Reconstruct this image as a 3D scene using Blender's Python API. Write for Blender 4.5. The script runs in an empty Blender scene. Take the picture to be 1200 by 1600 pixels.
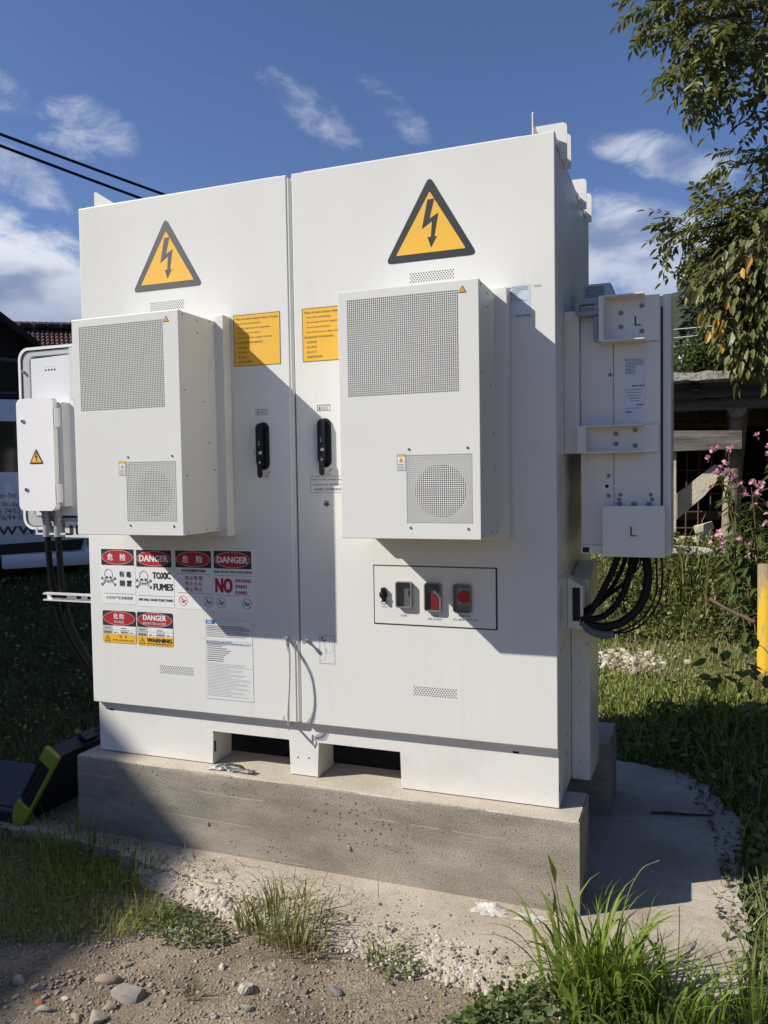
import bpy, bmesh, math, random
import numpy as np
from mathutils import Vector, Matrix

random.seed(7)
RNG = np.random.default_rng(7)
SC = bpy.context.scene
COL = SC.collection

# ------------------------------------------------------------------ camera
CAM = Vector((2.1879, -2.5204, 1.0689))
YAW, PIT, ROL, FPX = 0.3612, -0.0441, -0.0154, 1255.42
_cy, _sy, _cp, _sp = math.cos(YAW), math.sin(YAW), math.cos(PIT), math.sin(PIT)
FWD = Vector((-_sy * _cp, _cy * _cp, _sp))
_r = Vector((_cy, _sy, 0.0))
_u = _r.cross(FWD)
RGT = math.cos(ROL) * _r + math.sin(ROL) * _u
UPV = -math.sin(ROL) * _r + math.cos(ROL) * _u
cam_data = bpy.data.cameras.new('camera')
cam = bpy.data.objects.new('camera', cam_data)
COL.objects.link(cam)
m3 = Matrix((RGT, UPV, -FWD)).transposed()
cam.matrix_world = Matrix.Translation(CAM) @ m3.to_4x4()
cam_data.sensor_fit = 'VERTICAL'
cam_data.sensor_height = 36.0
cam_data.lens = 36.0 * FPX / 1600.0
cam_data.clip_start = 0.05
cam_data.clip_end = 3000.0
SC.camera = cam


def ray(px, py):
    return FWD + RGT * ((px - 600) / FPX) - UPV * ((py - 800) / FPX)


def atY(px, py, y=0.0):
    d = ray(px, py)
    return CAM + d * ((y - CAM.y) / d.y)


def atZ(px, py, z=-0.295):
    d = ray(px, py)
    return CAM + d * ((z - CAM.z) / d.z)


def atD(px, py, dist):
    return CAM + ray(px, py).normalized() * dist


# ------------------------------------------------------------------ light
SUNV = Vector((-1.612, -1.0, 1.455)).normalized()
sun_data = bpy.data.lights.new('sun', 'SUN')
sun_data.energy = 5.0
sun_data.angle = math.radians(0.5)
sun_data.color = (1.0, 0.955, 0.88)
sun = bpy.data.objects.new('sun', sun_data)
COL.objects.link(sun)
sun.rotation_euler = SUNV.to_track_quat('Z', 'Y').to_euler()
sun.location = (-20, -14, 20)

world = bpy.data.worlds.new("World")
SC.world = world
world.use_nodes = True
wnt = world.node_tree
wnt.nodes.clear()


def wn(t, **k):
    n = wnt.nodes.new(t)
    for a, b in k.items():
        setattr(n, a, b)
    return n


def wl(a, b):
    wnt.links.new(a, b)


def wmath(op, a, b=None, clamp=False):
    n = wn('ShaderNodeMath', operation=op, use_clamp=clamp)
    for i, q in enumerate((a, b)):
        if q is None:
            continue
        if isinstance(q, (int, float)):
            n.inputs[i].default_value = q
        else:
            wl(q, n.inputs[i])
    return n.outputs[0]


sky = wn('ShaderNodeTexSky', sky_type='NISHITA', sun_disc=False)
sky.sun_elevation = math.asin(SUNV.z)
sky.sun_rotation = math.atan2(SUNV.x, SUNV.y)
sky.altitude = 400
sky.air_density = 1.0
sky.dust_density = 0.6
sky.ozone_density = 1.6
SKY_STRENGTH = 0.080
tc = wn('ShaderNodeTexCoord')
DIRV = tc.outputs['Generated']


def wdot(v):
    n = wn('ShaderNodeVectorMath', operation='DOT_PRODUCT')
    wl(DIRV, n.inputs[0])
    n.inputs[1].default_value = v
    return n.outputs['Value']


def wnoise(scale, detail, rough, dist=0.0, sc=(1, 1, 1), off=(0, 0, 0)):
    mp = wn('ShaderNodeMapping')
    mp.inputs['Scale'].default_value = sc
    mp.inputs['Location'].default_value = off
    wl(DIRV, mp.inputs['Vector'])
    n = wn('ShaderNodeTexNoise')
    n.inputs['Scale'].default_value = scale
    n.inputs['Detail'].default_value = detail
    n.inputs['Roughness'].default_value = rough
    n.inputs['Distortion'].default_value = dist
    wl(mp.outputs[0], n.inputs['Vector'])
    return n.outputs['Fac']


def wramp(x, lo, hi):
    n = wn('ShaderNodeMapRange', interpolation_type='SMOOTHSTEP')
    n.inputs['From Min'].default_value = lo
    n.inputs['From Max'].default_value = hi
    wl(x, n.inputs['Value'])
    return n.outputs['Result']


nz_wisp = wnoise(15, 12, 0.64, 0.45, (1, 1, 1.7))
nz_puff = wnoise(7, 12, 0.62, 0.35, (1, 1, 1.6), (3.1, 0.4, 0.2))
nz_big = wnoise(2.2, 6, 0.55, 0.2, (1, 1, 2.6), (1.7, 2.2, 0.3))


def cloud_patch(px, py, hw, hh, ang, noise, lo, hi, amount):
    d0 = ray(px, py).normalized()
    t1 = (RGT - d0 * RGT.dot(d0)).normalized()
    t2 = d0.cross(t1)
    ca, sa = math.cos(ang), math.sin(ang)
    a1 = (t1 * ca + t2 * sa) / (hw / FPX)
    a2 = (t2 * ca - t1 * sa) / (hh / FPX)
    q1, q2 = wdot(a1), wdot(a2)
    q = wmath('ADD', wmath('MULTIPLY', q1, q1), wmath('MULTIPLY', q2, q2))
    mk = wramp(q, 1.0, 0.0)
    fr = wmath('GREATER_THAN', wdot(d0), 0.3)
    mk = wmath('MULTIPLY', mk, fr)
    # the noise threshold falls towards the middle of the patch
    dens = wramp(wmath('ADD', noise, wmath('MULTIPLY', mk, 0.42)), lo, hi)
    dens = wmath('MULTIPLY', dens, wramp(mk, 0.0, 0.35))
    return wmath('MULTIPLY', dens, amount)


patches = [
    cloud_patch(0, 465, 270, 150, 0.12, nz_puff, 0.60, 0.86, 1.0),
    cloud_patch(110, 205, 120, 62, 0.15, nz_wisp, 0.76, 1.18, 0.55),
    cloud_patch(0, 262, 130, 50, 0.5, nz_wisp, 0.72, 1.1, 0.7),
    cloud_patch(480, 170, 130, 44, 0.62, nz_wisp, 0.76, 1.18, 0.5),
    cloud_patch(625, 180, 105, 36, 0.70, nz_wisp, 0.8, 1.22, 0.36),
    cloud_patch(1040, 247, 130, 40, 0.22, nz_wisp, 0.62, 1.02, 0.6),
    cloud_patch(990, 400, 240, 100, 0.15, nz_wisp, 0.58, 0.95, 0.78),
    cloud_patch(335, 108, 70, 36, 0.6, nz_wisp, 0.88, 1.3, 0.25),
    cloud_patch(5, 145, 70, 40, 0.7, nz_wisp, 0.76, 1.15, 0.45),
]
# a broken belt of cumulus low in the sky, all the way round
zz = wdot(Vector((0, 0, 1)))
belt = wmath('MULTIPLY', wramp(zz, -0.02, 0.04), wramp(zz, 0.30, 0.12))
patches.append(wmath('MULTIPLY', wramp(wmath('ADD', nz_big, wmath('MULTIPLY', belt, 0.2)), 0.6, 0.8), wmath('MULTIPLY', belt, 0.3)))
acc = patches[0]
for p in patches[1:]:
    acc = wmath('MAXIMUM', acc, p)
acc = wmath('MULTIPLY', acc, 1.0, True)
tone = wn('ShaderNodeMix', data_type='RGBA')
tone.inputs[6].default_value = (2.6, 3.3, 5.2, 1)
tone.inputs[7].default_value = (9.2, 9.6, 10.4, 1)
nz_t = wnoise(7, 5, 0.5, 0.2, (1, 1, 2.2), (0.4, 5.2, 0.9))
wl(wmath('MULTIPLY', wramp(nz_t, 0.32, 0.56), wramp(zz, 0.12, 0.3)), tone.inputs[0])
mixs = wn('ShaderNodeMix', data_type='RGBA')
wl(acc, mixs.inputs[0])
# clear-sky colour: a camera-like blue
tint = wn('ShaderNodeMix', data_type='RGBA', blend_type='MULTIPLY')
tint.inputs[0].default_value = 1.0
tint.inputs[7].default_value = (0.86, 0.94, 1.24, 1)
wl(sky.outputs[0], tint.inputs[6])
wl(tint.outputs[2], mixs.inputs[6])
wl(tone.outputs[2], mixs.inputs[7])
bg = wn('ShaderNodeBackground')
bg.inputs['Strength'].default_value = SKY_STRENGTH
wl(mixs.outputs[2], bg.inputs['Color'])
wo = wn('ShaderNodeOutputWorld')
wl(bg.outputs[0], wo.inputs['Surface'])

SC.view_settings.view_transform = 'Standard'
SC.view_settings.look = 'None'
SC.view_settings.exposure = 0.23
SC.view_settings.gamma = 1.0
SC.view_settings.use_curve_mapping = False
SC.render.engine = 'CYCLES'
SC.cycles.max_bounces = 8
SC.cycles.transparent_max_bounces = 8

# ------------------------------------------------------------------ materials
MATS = {}


def new_mat(name):
    m = bpy.data.materials.new(name)
    m.use_nodes = True
    nt = m.node_tree
    return m, nt, nt.nodes['Principled BSDF']


def mat(name, col, rough=0.6, metal=0.0, var=0.0, vscale=6.0, bump=0.0, bscale=40.0, spec=0.5, col2=None,
        alpha=1.0, trans=0.0, stretch=(1, 1, 1), lo=0.35, hi=0.7, coat=0.0, bdist=0.01):
    if name in MATS:
        return MATS[name]
    m, nt, b = new_mat(name)
    L = nt.links.new
    b.inputs['Base Color'].default_value = (*col, 1)
    b.inputs['Roughness'].default_value = rough
    b.inputs['Metallic'].default_value = metal
    b.inputs['Specular IOR Level'].default_value = spec
    b.inputs['Alpha'].default_value = alpha
    b.inputs['Transmission Weight'].default_value = trans
    b.inputs['Coat Weight'].default_value = coat
    if var or bump or col2:
        t = nt.nodes.new('ShaderNodeTexCoord')
        mp = nt.nodes.new('ShaderNodeMapping')
        mp.inputs['Scale'].default_value = stretch
        L(t.outputs['Object'], mp.inputs['Vector'])
    if var or col2:
        n = nt.nodes.new('ShaderNodeTexNoise')
        n.inputs['Scale'].default_value = vscale
        n.inputs['Detail'].default_value = 7
        n.inputs['Roughness'].default_value = 0.6
        L(mp.outputs[0], n.inputs['Vector'])
        mr = nt.nodes.new('ShaderNodeMapRange')
        mr.inputs['From Min'].default_value = lo
        mr.inputs['From Max'].default_value = hi
        L(n.outputs['Fac'], mr.inputs['Value'])
        mx = nt.nodes.new('ShaderNodeMix')
        mx.data_type = 'RGBA'
        c2 = col2 or tuple(max(0, c * (1 - var)) for c in col)
        mx.inputs[6].default_value = (*c2, 1)
        mx.inputs[7].default_value = (*col, 1)
        L(mr.outputs[0], mx.inputs[0])
        L(mx.outputs[2], b.inputs['Base Color'])
    if bump:
        n2 = nt.nodes.new('ShaderNodeTexNoise')
        n2.inputs['Scale'].default_value = bscale
        n2.inputs['Detail'].default_value = 5
        L(mp.outputs[0], n2.inputs['Vector'])
        bp = nt.nodes.new('ShaderNodeBump')
        bp.inputs['Strength'].default_value = bump
        bp.inputs['Distance'].default_value = bdist
        L(n2.outputs['Fac'], bp.inputs['Height'])
        L(bp.outputs[0], b.inputs['Normal'])
    MATS[name] = m
    return m


def leaf_mat(name, cols, rough=0.45, transl=0.3, spec=0.35):
    """leaf colours picked per blade or leaflet, with light passing through"""
    m, nt, b = new_mat(name)
    L = nt.links.new
    g = nt.nodes.new('ShaderNodeNewGeometry')
    r = nt.nodes.new('ShaderNodeValToRGB')
    r.color_ramp.interpolation = 'LINEAR'
    e = r.color_ramp.elements
    e[0].position, e[0].color = 0.0, (*cols[0], 1)
    e[1].position, e[1].color = 1.0, (*cols[-1], 1)
    for i, c in enumerate(cols[1:-1]):
        q = e.new((i + 1) / (len(cols) - 1))
        q.color = (*c, 1)
    L(g.outputs['Random Per Island'], r.inputs[0])
    b.inputs['Roughness'].default_value = rough
    b.inputs['Specular IOR Level'].default_value = spec
    L(r.outputs[0], b.inputs['Base Color'])
    tr = nt.nodes.new('ShaderNodeBsdfTranslucent')
    hsv = nt.nodes.new('ShaderNodeHueSaturation')
    hsv.inputs['Value'].default_value = 1.5
    hsv.inputs['Hue'].default_value = 0.48
    L(r.outputs[0], hsv.inputs['Color'])
    L(hsv.outputs[0], tr.inputs['Color'])
    ms = nt.nodes.new('ShaderNodeMixShader')
    ms.inputs[0].default_value = transl
    L(b.outputs[0], ms.inputs[1])
    L(tr.outputs[0], ms.inputs[2])
    L(ms.outputs[0], nt.nodes['Material Output'].inputs['Surface'])
    MATS[name] = m
    return m


M_WHITE = mat('white_powder_coat', (0.755, 0.75, 0.70), 0.27, var=0.035, vscale=3.0, spec=0.3)


def grime(m, col, scale_z=0.25, amount=0.10, low=None):
    """faint vertical rain streaks, dust specks and, near the ground, splashed dirt"""
    nt = m.node_tree
    L = nt.links.new
    b = nt.nodes['Principled BSDF']
    src = b.inputs['Base Color'].links[0].from_socket
    t = nt.nodes.new('ShaderNodeTexCoord')
    def noise(scale, sc, detail=5):
        mp = nt.nodes.new('ShaderNodeMapping')
        mp.inputs['Scale'].default_value = sc
        L(t.outputs['Object'], mp.inputs['Vector'])
        n = nt.nodes.new('ShaderNodeTexNoise')
        n.inputs['Scale'].default_value = scale
        n.inputs['Detail'].default_value = detail
        L(mp.outputs[0], n.inputs['Vector'])
        return n.outputs['Fac']
    def rng(x, a, b_, c=0.0, d=1.0):
        q = nt.nodes.new('ShaderNodeMapRange')
        q.inputs['From Min'].default_value = a
        q.inputs['From Max'].default_value = b_
        q.inputs['To Min'].default_value = c
        q.inputs['To Max'].default_value = d
        L(x, q.inputs['Value'])
        return q.outputs[0]
    def mth(op, a, b_):
        q = nt.nodes.new('ShaderNodeMath')
        q.operation = op
        for i, w in enumerate((a, b_)):
            if isinstance(w, (int, float)):
                q.inputs[i].default_value = w
            else:
                L(w, q.inputs[i])
        return q.outputs[0]
    streak = mth('MULTIPLY', rng(noise(26, (1, 1, 0.05)), 0.52, 0.78), rng(noise(2.2, (1, 1, 0.8)), 0.42, 0.7))
    speck = mth('MULTIPLY', rng(noise(210, (1, 1, 1), 2), 0.68, 0.74), rng(noise(3.0, (1, 1, 1)), 0.4, 0.65))
    sp = nt.nodes.new('ShaderNodeSeparateXYZ')
    L(t.outputs['Object'], sp.inputs[0])
    splash = mth('MULTIPLY', rng(sp.outputs['Z'], 0.55, 0.0), rng(noise(240, (1, 1, 1), 3), 0.62, 0.72))
    tot = mth('MAXIMUM', mth('MAXIMUM', mth('MULTIPLY', streak, amount), mth('MULTIPLY', speck, amount * 2.2)), mth('MULTIPLY', splash, amount * 2.2))
    mx = nt.nodes.new('ShaderNodeMix')
    mx.data_type = 'RGBA'
    L(tot, mx.inputs[0])
    L(src, mx.inputs[6])
    mx.inputs[7].default_value = (*col, 1)
    L(mx.outputs[2], b.inputs['Base Color'])
    rough = b.inputs['Roughness'].default_value
    L(rng(noise(5, (1, 1, 0.6)), 0.3, 0.7, rough - 0.05, rough + 0.10), b.inputs['Roughness'])


grime(M_WHITE, (0.36, 0.31, 0.25), amount=0.13)
M_ACWHITE = mat('white_unit_coat', (0.75, 0.748, 0.70), 0.32, var=0.03, vscale=4.0, spec=0.25)
M_BASEWHITE = mat('dusty_white_coat', (0.765, 0.745, 0.685), 0.5, col2=(0.68, 0.65, 0.60), vscale=5, lo=0.22, hi=0.5)
grime(M_ACWHITE, (0.40, 0.37, 0.32), amount=0.09)
grime(M_BASEWHITE, (0.33, 0.26, 0.18), amount=0.16)
M_BOXWHITE = mat('gloss_white_plastic', (0.83, 0.815, 0.81), 0.25, spec=0.35)
M_PALEGREY = mat('pale_grey_coat', (0.60, 0.615, 0.61), 0.42)
M_BLUEGREY = mat('blue_grey_plastic', (0.27, 0.31, 0.37), 0.5)
M_BLACK = mat('black_plastic', (0.008, 0.009, 0.011), 0.38, spec=0.35)
M_RUBBER = mat('black_cable_sheath', (0.005, 0.005, 0.0055), 0.5, spec=0.3)
M_DARK = mat('dark_inside', (0.018, 0.018, 0.018), 0.8)
M_FANGREY = mat('fan_shroud', (0.74, 0.74, 0.71), 0.5)
M_STEEL = mat('zinc_steel', (0.62, 0.62, 0.60), 0.3, metal=1.0)
M_BOLT = mat('dull_bolt_steel', (0.20, 0.20, 0.20), 0.45, metal=0.6)
M_GALV = mat('galvanised_steel', (0.66, 0.67, 0.66), 0.38, metal=0.7, var=0.2, vscale=30)
M_YELLOW = mat('warning_yellow', (0.83, 0.46, 0.035), 0.5)
M_SIGNBLACK = mat('sign_black', (0.028, 0.028, 0.030), 0.45)
M_SIGNBLACK2 = mat('faded_sign_grey', (0.075, 0.076, 0.08), 0.5)
M_SIGNRED = mat('sign_red', (0.42, 0.022, 0.030), 0.45)
M_SIGNWHITE = mat('sign_white', (0.80, 0.80, 0.785), 0.4)
M_SIGNGREY = mat('sign_table_grey', (0.52, 0.53, 0.54), 0.45)
M_PAPER = mat('document_film', (0.74, 0.735, 0.71), 0.35)
M_INK = mat('print_ink', (0.075, 0.08, 0.09), 0.6)
M_INKBLUE = mat('blue_print', (0.02, 0.13, 0.42), 0.5)
M_INKLIGHT = mat('pale_print', (0.34, 0.36, 0.37), 0.6)
M_SILVER = mat('silver_label', (0.60, 0.66, 0.73), 0.35)
M_RED = mat('red_plastic', (0.52, 0.010, 0.016), 0.35)
M_CLEAR = mat('clear_cover', (0.14, 0.14, 0.14), 0.06, alpha=0.08, spec=0.6)
M_SLEEVE = mat('clear_sleeve', (0.80, 0.78, 0.74), 0.12, alpha=0.38, spec=0.7)
M_FILM = mat('crumpled_plastic_film', (0.86, 0.86, 0.84), 0.15, alpha=0.42, spec=0.8)
M_FOIL = mat('silver_foil', (0.75, 0.76, 0.77), 0.22, metal=0.9)
M_LIME = mat('lime_rubber', (0.24, 0.29, 0.03), 0.6)
M_CASE = mat('black_case_shell', (0.014, 0.015, 0.02), 0.45)
M_CASETOP = mat('dark_case_lining', (0.020, 0.023, 0.034), 0.6)
M_CABLE = mat('black_overhead_cable', (0.006, 0.006, 0.008), 0.6)
M_BARK = mat('bark', (0.16, 0.125, 0.09), 0.9, var=0.5, vscale=14, bump=0.8, bscale=30, stretch=(1, 1, 0.25))
M_STEM = mat('green_stem', (0.16, 0.15, 0.06), 0.6)
M_REDSTEM = mat('reddish_stem', (0.14, 0.085, 0.04), 0.6)
M_PLANK = mat('bleached_plank', (0.56, 0.50, 0.38), 0.85, col2=(0.30, 0.25, 0.18), vscale=11, bump=0.4, bscale=50, lo=0.22, hi=0.48)
M_BEAM = mat('weathered_beam', (0.22, 0.20, 0.175), 0.9, var=0.6, vscale=8, bump=0.6, bscale=30, stretch=(0.35, 1, 3))
M_FASCIA = mat('grey_fascia', (0.13, 0.125, 0.115), 0.9, var=0.5, vscale=7, bump=0.5, bscale=25, stretch=(0.3, 1, 3))
M_LOG = mat('grey_log', (0.34, 0.29, 0.22), 0.9, col2=(0.14, 0.11, 0.08), vscale=10, bump=0.7, bscale=22, stretch=(1, 1, 0.2))
M_LOGEND = mat('log_end_grain', (0.40, 0.33, 0.25), 0.9, var=0.5, vscale=20)
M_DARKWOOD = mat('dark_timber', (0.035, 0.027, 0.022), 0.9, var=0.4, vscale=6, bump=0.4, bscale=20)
M_BROWNWOOD = mat('brown_timber', (0.15, 0.085, 0.05), 0.85, var=0.5, vscale=7, stretch=(0.3, 1, 2))
M_RUST = mat('rusty_rod', (0.13, 0.07, 0.045), 0.85, var=0.4, vscale=30)
M_ROOFEDGE = mat('lichen_roof_edge', (0.42, 0.40, 0.36), 0.95, col2=(0.16, 0.155, 0.15), vscale=26, bump=0.6, bscale=60, lo=0.38, hi=0.56)
M_TILE = mat('brown_roof_tile', (0.19, 0.098, 0.078), 0.8, var=0.45, vscale=3.0)
M_METALROOF = mat('red_brown_sheet', (0.125, 0.055, 0.05), 0.6, var=0.25, vscale=1.0)
M_GREYROOF = mat('grey_shingle_roof', (0.30, 0.265, 0.245), 0.9, var=0.35, vscale=1.6)
M_WALLWHITE = mat('house_render', (0.55, 0.52, 0.47), 0.9, var=0.15, vscale=1.0)
M_VAN = mat('white_van_paint', (0.72, 0.74, 0.77), 0.22, coat=0.6)
M_VANGLASS = mat('dark_window_glass', (0.006, 0.007, 0.009), 0.08, spec=0.6)
M_VANTEXT = mat('van_lettering', (0.045, 0.055, 0.075), 0.5)
M_TYRE = mat('tyre_rubber', (0.02, 0.02, 0.02), 0.8)
M_TWIG = mat('dry_twig', (0.07, 0.05, 0.035), 0.9)
M_ORANGE = mat('brick_fragment', (0.42, 0.15, 0.07), 0.9, var=0.3, vscale=40)
M_WIREPALE = mat('pale_overhead_wire', (0.42, 0.43, 0.44), 0.5)


def concrete_mat(name, c1, c2, pits=True, lines=False):
    m, nt, b = new_mat(name)
    L = nt.links.new
    t = nt.nodes.new('ShaderNodeTexCoord')
    n1 = nt.nodes.new('ShaderNodeTexNoise')
    n1.inputs['Scale'].default_value = 3.5
    n1.inputs['Detail'].default_value = 9
    n1.inputs['Roughness'].default_value = 0.65
    mp = nt.nodes.new('ShaderNodeMapping')
    mp.inputs['Scale'].default_value = (0.8, 1, 2.2)
    L(t.outputs['Object'], mp.inputs['Vector'])
    L(mp.outputs[0], n1.inputs['Vector'])
    mr = nt.nodes.new('ShaderNodeMapRange')
    mr.inputs['From Min'].default_value = 0.33
    mr.inputs['From Max'].default_value = 0.68
    L(n1.outputs['Fac'], mr.inputs['Value'])
    mx = nt.nodes.new('ShaderNodeMix')
    mx.data_type = 'RGBA'
    mx.inputs[6].default_value = (*c2, 1)
    mx.inputs[7].default_value = (*c1, 1)
    L(mr.outputs[0], mx.inputs[0])
    # fine sand grain
    n2 = nt.nodes.new('ShaderNodeTexNoise')
    n2.inputs['Scale'].default_value = 160
    n2.inputs['Detail'].default_value = 4
    L(t.outputs['Object'], n2.inputs['Vector'])
    mr2 = nt.nodes.new('ShaderNodeMapRange')
    mr2.inputs['From Min'].default_value = 0.3
    mr2.inputs['From Max'].default_value = 0.7
    mr2.inputs['To Min'].default_value = 0.78
    mr2.inputs['To Max'].default_value = 1.15
    L(n2.outputs['Fac'], mr2.inputs['Value'])
    mu = nt.nodes.new('ShaderNodeMix')
    mu.data_type = 'RGBA'
    mu.blend_type = 'MULTIPLY'
    mu.inputs[0].default_value = 1.0
    L(mx.outputs[2], mu.inputs[6])
    L(mr2.outputs[0], mu.inputs[7])
    last = mu.outputs[2]
    hgt = n2.outputs['Fac']
    add = nt.nodes.new('ShaderNodeMath')
    add.operation = 'ADD'
    L(hgt, add.inputs[0])
    if pits:
        mp2 = nt.nodes.new('ShaderNodeMapping')
        L(t.outputs['Object'], mp2.inputs['Vector'])
        vo = nt.nodes.new('ShaderNodeTexVoronoi')
        vo.inputs['Scale'].default_value = 52
        L(mp2.outputs[0], vo.inputs['Vector'])
        wn_ = nt.nodes.new('ShaderNodeTexNoise')
        wn_.inputs['Scale'].default_value = 5
        wn_.inputs['Detail'].default_value = 3
        L(t.outputs['Object'], wn_.inputs['Vector'])
        thr = nt.nodes.new('ShaderNodeMapRange')
        thr.inputs['From Min'].default_value = 0.38
        thr.inputs['From Max'].default_value = 0.75
        thr.inputs['To Min'].default_value = 0.06
        thr.inputs['To Max'].default_value = 0.26
        L(wn_.outputs['Fac'], thr.inputs['Value'])
        lt = nt.nodes.new('ShaderNodeMath')
        lt.operation = 'LESS_THAN'
        L(vo.outputs['Distance'], lt.inputs[0])
        L(thr.outputs[0], lt.inputs[1])
        neg = nt.nodes.new('ShaderNodeMath')
        neg.operation = 'MULTIPLY'
        neg.inputs[1].default_value = -1.6
        L(lt.outputs[0], neg.inputs[0])
        L(neg.outputs[0], add.inputs[1])
        dm = nt.nodes.new('ShaderNodeMix')
        dm.data_type = 'RGBA'
        dm.inputs[7].default_value = (c2[0] * 0.55, c2[1] * 0.52, c2[2] * 0.5, 1)
        L(lt.outputs[0], dm.inputs[0])
        L(last, dm.inputs[6])
        last = dm.outputs[2]
    if pits:
        # faint pale seams left by the formwork boards
        sp = nt.nodes.new('ShaderNodeSeparateXYZ')
        L(t.outputs['Object'], sp.inputs[0])
        nn = nt.nodes.new('ShaderNodeTexNoise')
        nn.inputs['Scale'].default_value = 2.3
        nn.inputs['Detail'].default_value = 6
        L(t.outputs['Object'], nn.inputs['Vector'])
        def M_(op, a, b=None, c=None):
            q = nt.nodes.new('ShaderNodeMath')
            q.operation = op
            for i, w in enumerate((a, b, c)):
                if w is None:
                    continue
                if isinstance(w, (int, float)):
                    q.inputs[i].default_value = w
                else:
                    L(w, q.inputs[i])
            return q.outputs[0]
        wob = M_('MULTIPLY_ADD', nn.outputs['Fac'], 0.03, sp.outputs['Z'])
        wob = M_('MULTIPLY_ADD', sp.outputs['X'], 0.012, wob)
        fr_ = M_('FRACT', M_('MULTIPLY', wob, 9.7))
        ln = M_('LESS_THAN', M_('ABSOLUTE', M_('SUBTRACT', fr_, 0.5)), 0.012)
        ln = M_('MULTIPLY', ln, M_('GREATER_THAN', nn.outputs['Fac'], 0.53))
        lm = nt.nodes.new('ShaderNodeMix')
        lm.data_type = 'RGBA'
        lm.inputs[7].default_value = (c1[0] * 1.3, c1[1] * 1.3, c1[2] * 1.3, 1)
        L(M_('MULTIPLY', ln, 0.6), lm.inputs[0])
        L(last, lm.inputs[6])
        last = lm.outputs[2]
    b.inputs['Roughness'].default_value = 0.92
    b.inputs['Specular IOR Level'].default_value = 0.2
    L(last, b.inputs['Base Color'])
    bp = nt.nodes.new('ShaderNodeBump')
    bp.inputs['Strength'].default_value = 0.45
    bp.inputs['Distance'].default_value = 0.004
    L(add.outputs[0], bp.inputs['Height'])
    L(bp.outputs[0], b.inputs['Normal'])
    MATS[name] = m
    return m


M_CONC = concrete_mat('plinth_concrete', (0.395, 0.355, 0.29), (0.22, 0.192, 0.152))
M_CONCTOP = concrete_mat('trowelled_concrete', (0.54, 0.485, 0.395), (0.42, 0.37, 0.295), pits=False)
M_SLAB = concrete_mat('slab_concrete', (0.54, 0.48, 0.38), (0.36, 0.305, 0.23), pits=False)


def soil_stain(m):
    nt = m.node_tree
    L = nt.links.new
    b = nt.nodes['Principled BSDF']
    src = b.inputs['Base Color'].links[0].from_socket
    t = nt.nodes.new('ShaderNodeTexCoord')
    out = []
    for sc, lo, hi in ((2.6, 0.52, 0.70), (38, 0.55, 0.66)):
        n = nt.nodes.new('ShaderNodeTexNoise')
        n.inputs['Scale'].default_value = sc
        n.inputs['Detail'].default_value = 8
        n.inputs['Roughness'].default_value = 0.68
        L(t.outputs['Object'], n.inputs['Vector'])
        q = nt.nodes.new('ShaderNodeMapRange')
        q.inputs['From Min'].default_value = lo
        q.inputs['From Max'].default_value = hi
        L(n.outputs['Fac'], q.inputs['Value'])
        out.append(q.outputs[0])
    mu = nt.nodes.new('ShaderNodeMath')
    mu.operation = 'MULTIPLY_ADD'
    mu.inputs[1].default_value = 0.45
    L(out[1], mu.inputs[0])
    m2 = nt.nodes.new('ShaderNodeMath')
    m2.operation = 'MULTIPLY'
    m2.inputs[1].default_value = 0.55
    L(out[0], m2.inputs[0])
    L(m2.outputs[0], mu.inputs[2])
    m3 = nt.nodes.new('ShaderNodeMath')
    m3.operation = 'MULTIPLY'
    m3.use_clamp = True
    L(mu.outputs[0], m3.inputs[0])
    m3.inputs[1].default_value = 0.85
    mx = nt.nodes.new('ShaderNodeMix')
    mx.data_type = 'RGBA'
    L(m3.outputs[0], mx.inputs[0])
    L(src, mx.inputs[6])
    mx.inputs[7].default_value = (0.24, 0.185, 0.13, 1)
    L(mx.outputs[2], b.inputs['Base Color'])


soil_stain(M_SLAB)
M_PEBBLE = leaf_mat('pale_aggregate', [(0.29, 0.255, 0.205), (0.41, 0.365, 0.295), (0.52, 0.465, 0.385)], 0.9, 0.0, 0.2)
M_GRAVEL = leaf_mat('mixed_gravel', [(0.17, 0.148, 0.122), (0.27, 0.232, 0.182), (0.38, 0.33, 0.265), (0.23, 0.21, 0.182)], 0.9, 0.0, 0.2)
M_ROCK = mat('grey_rock', (0.36, 0.325, 0.275), 0.9, col2=(0.22, 0.195, 0.165), vscale=14, bump=0.5, bscale=60, bdist=0.004)
M_ROCKBROWN = mat('brown_rock', (0.34, 0.265, 0.19), 0.9, col2=(0.20, 0.155, 0.115), vscale=14, bump=0.5, bscale=60, bdist=0.004)
M_ROCKPALE = mat('pale_limestone', (0.60, 0.54, 0.45), 0.9, col2=(0.40, 0.36, 0.30), vscale=9, bump=0.6, bscale=30, bdist=0.006)


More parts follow.
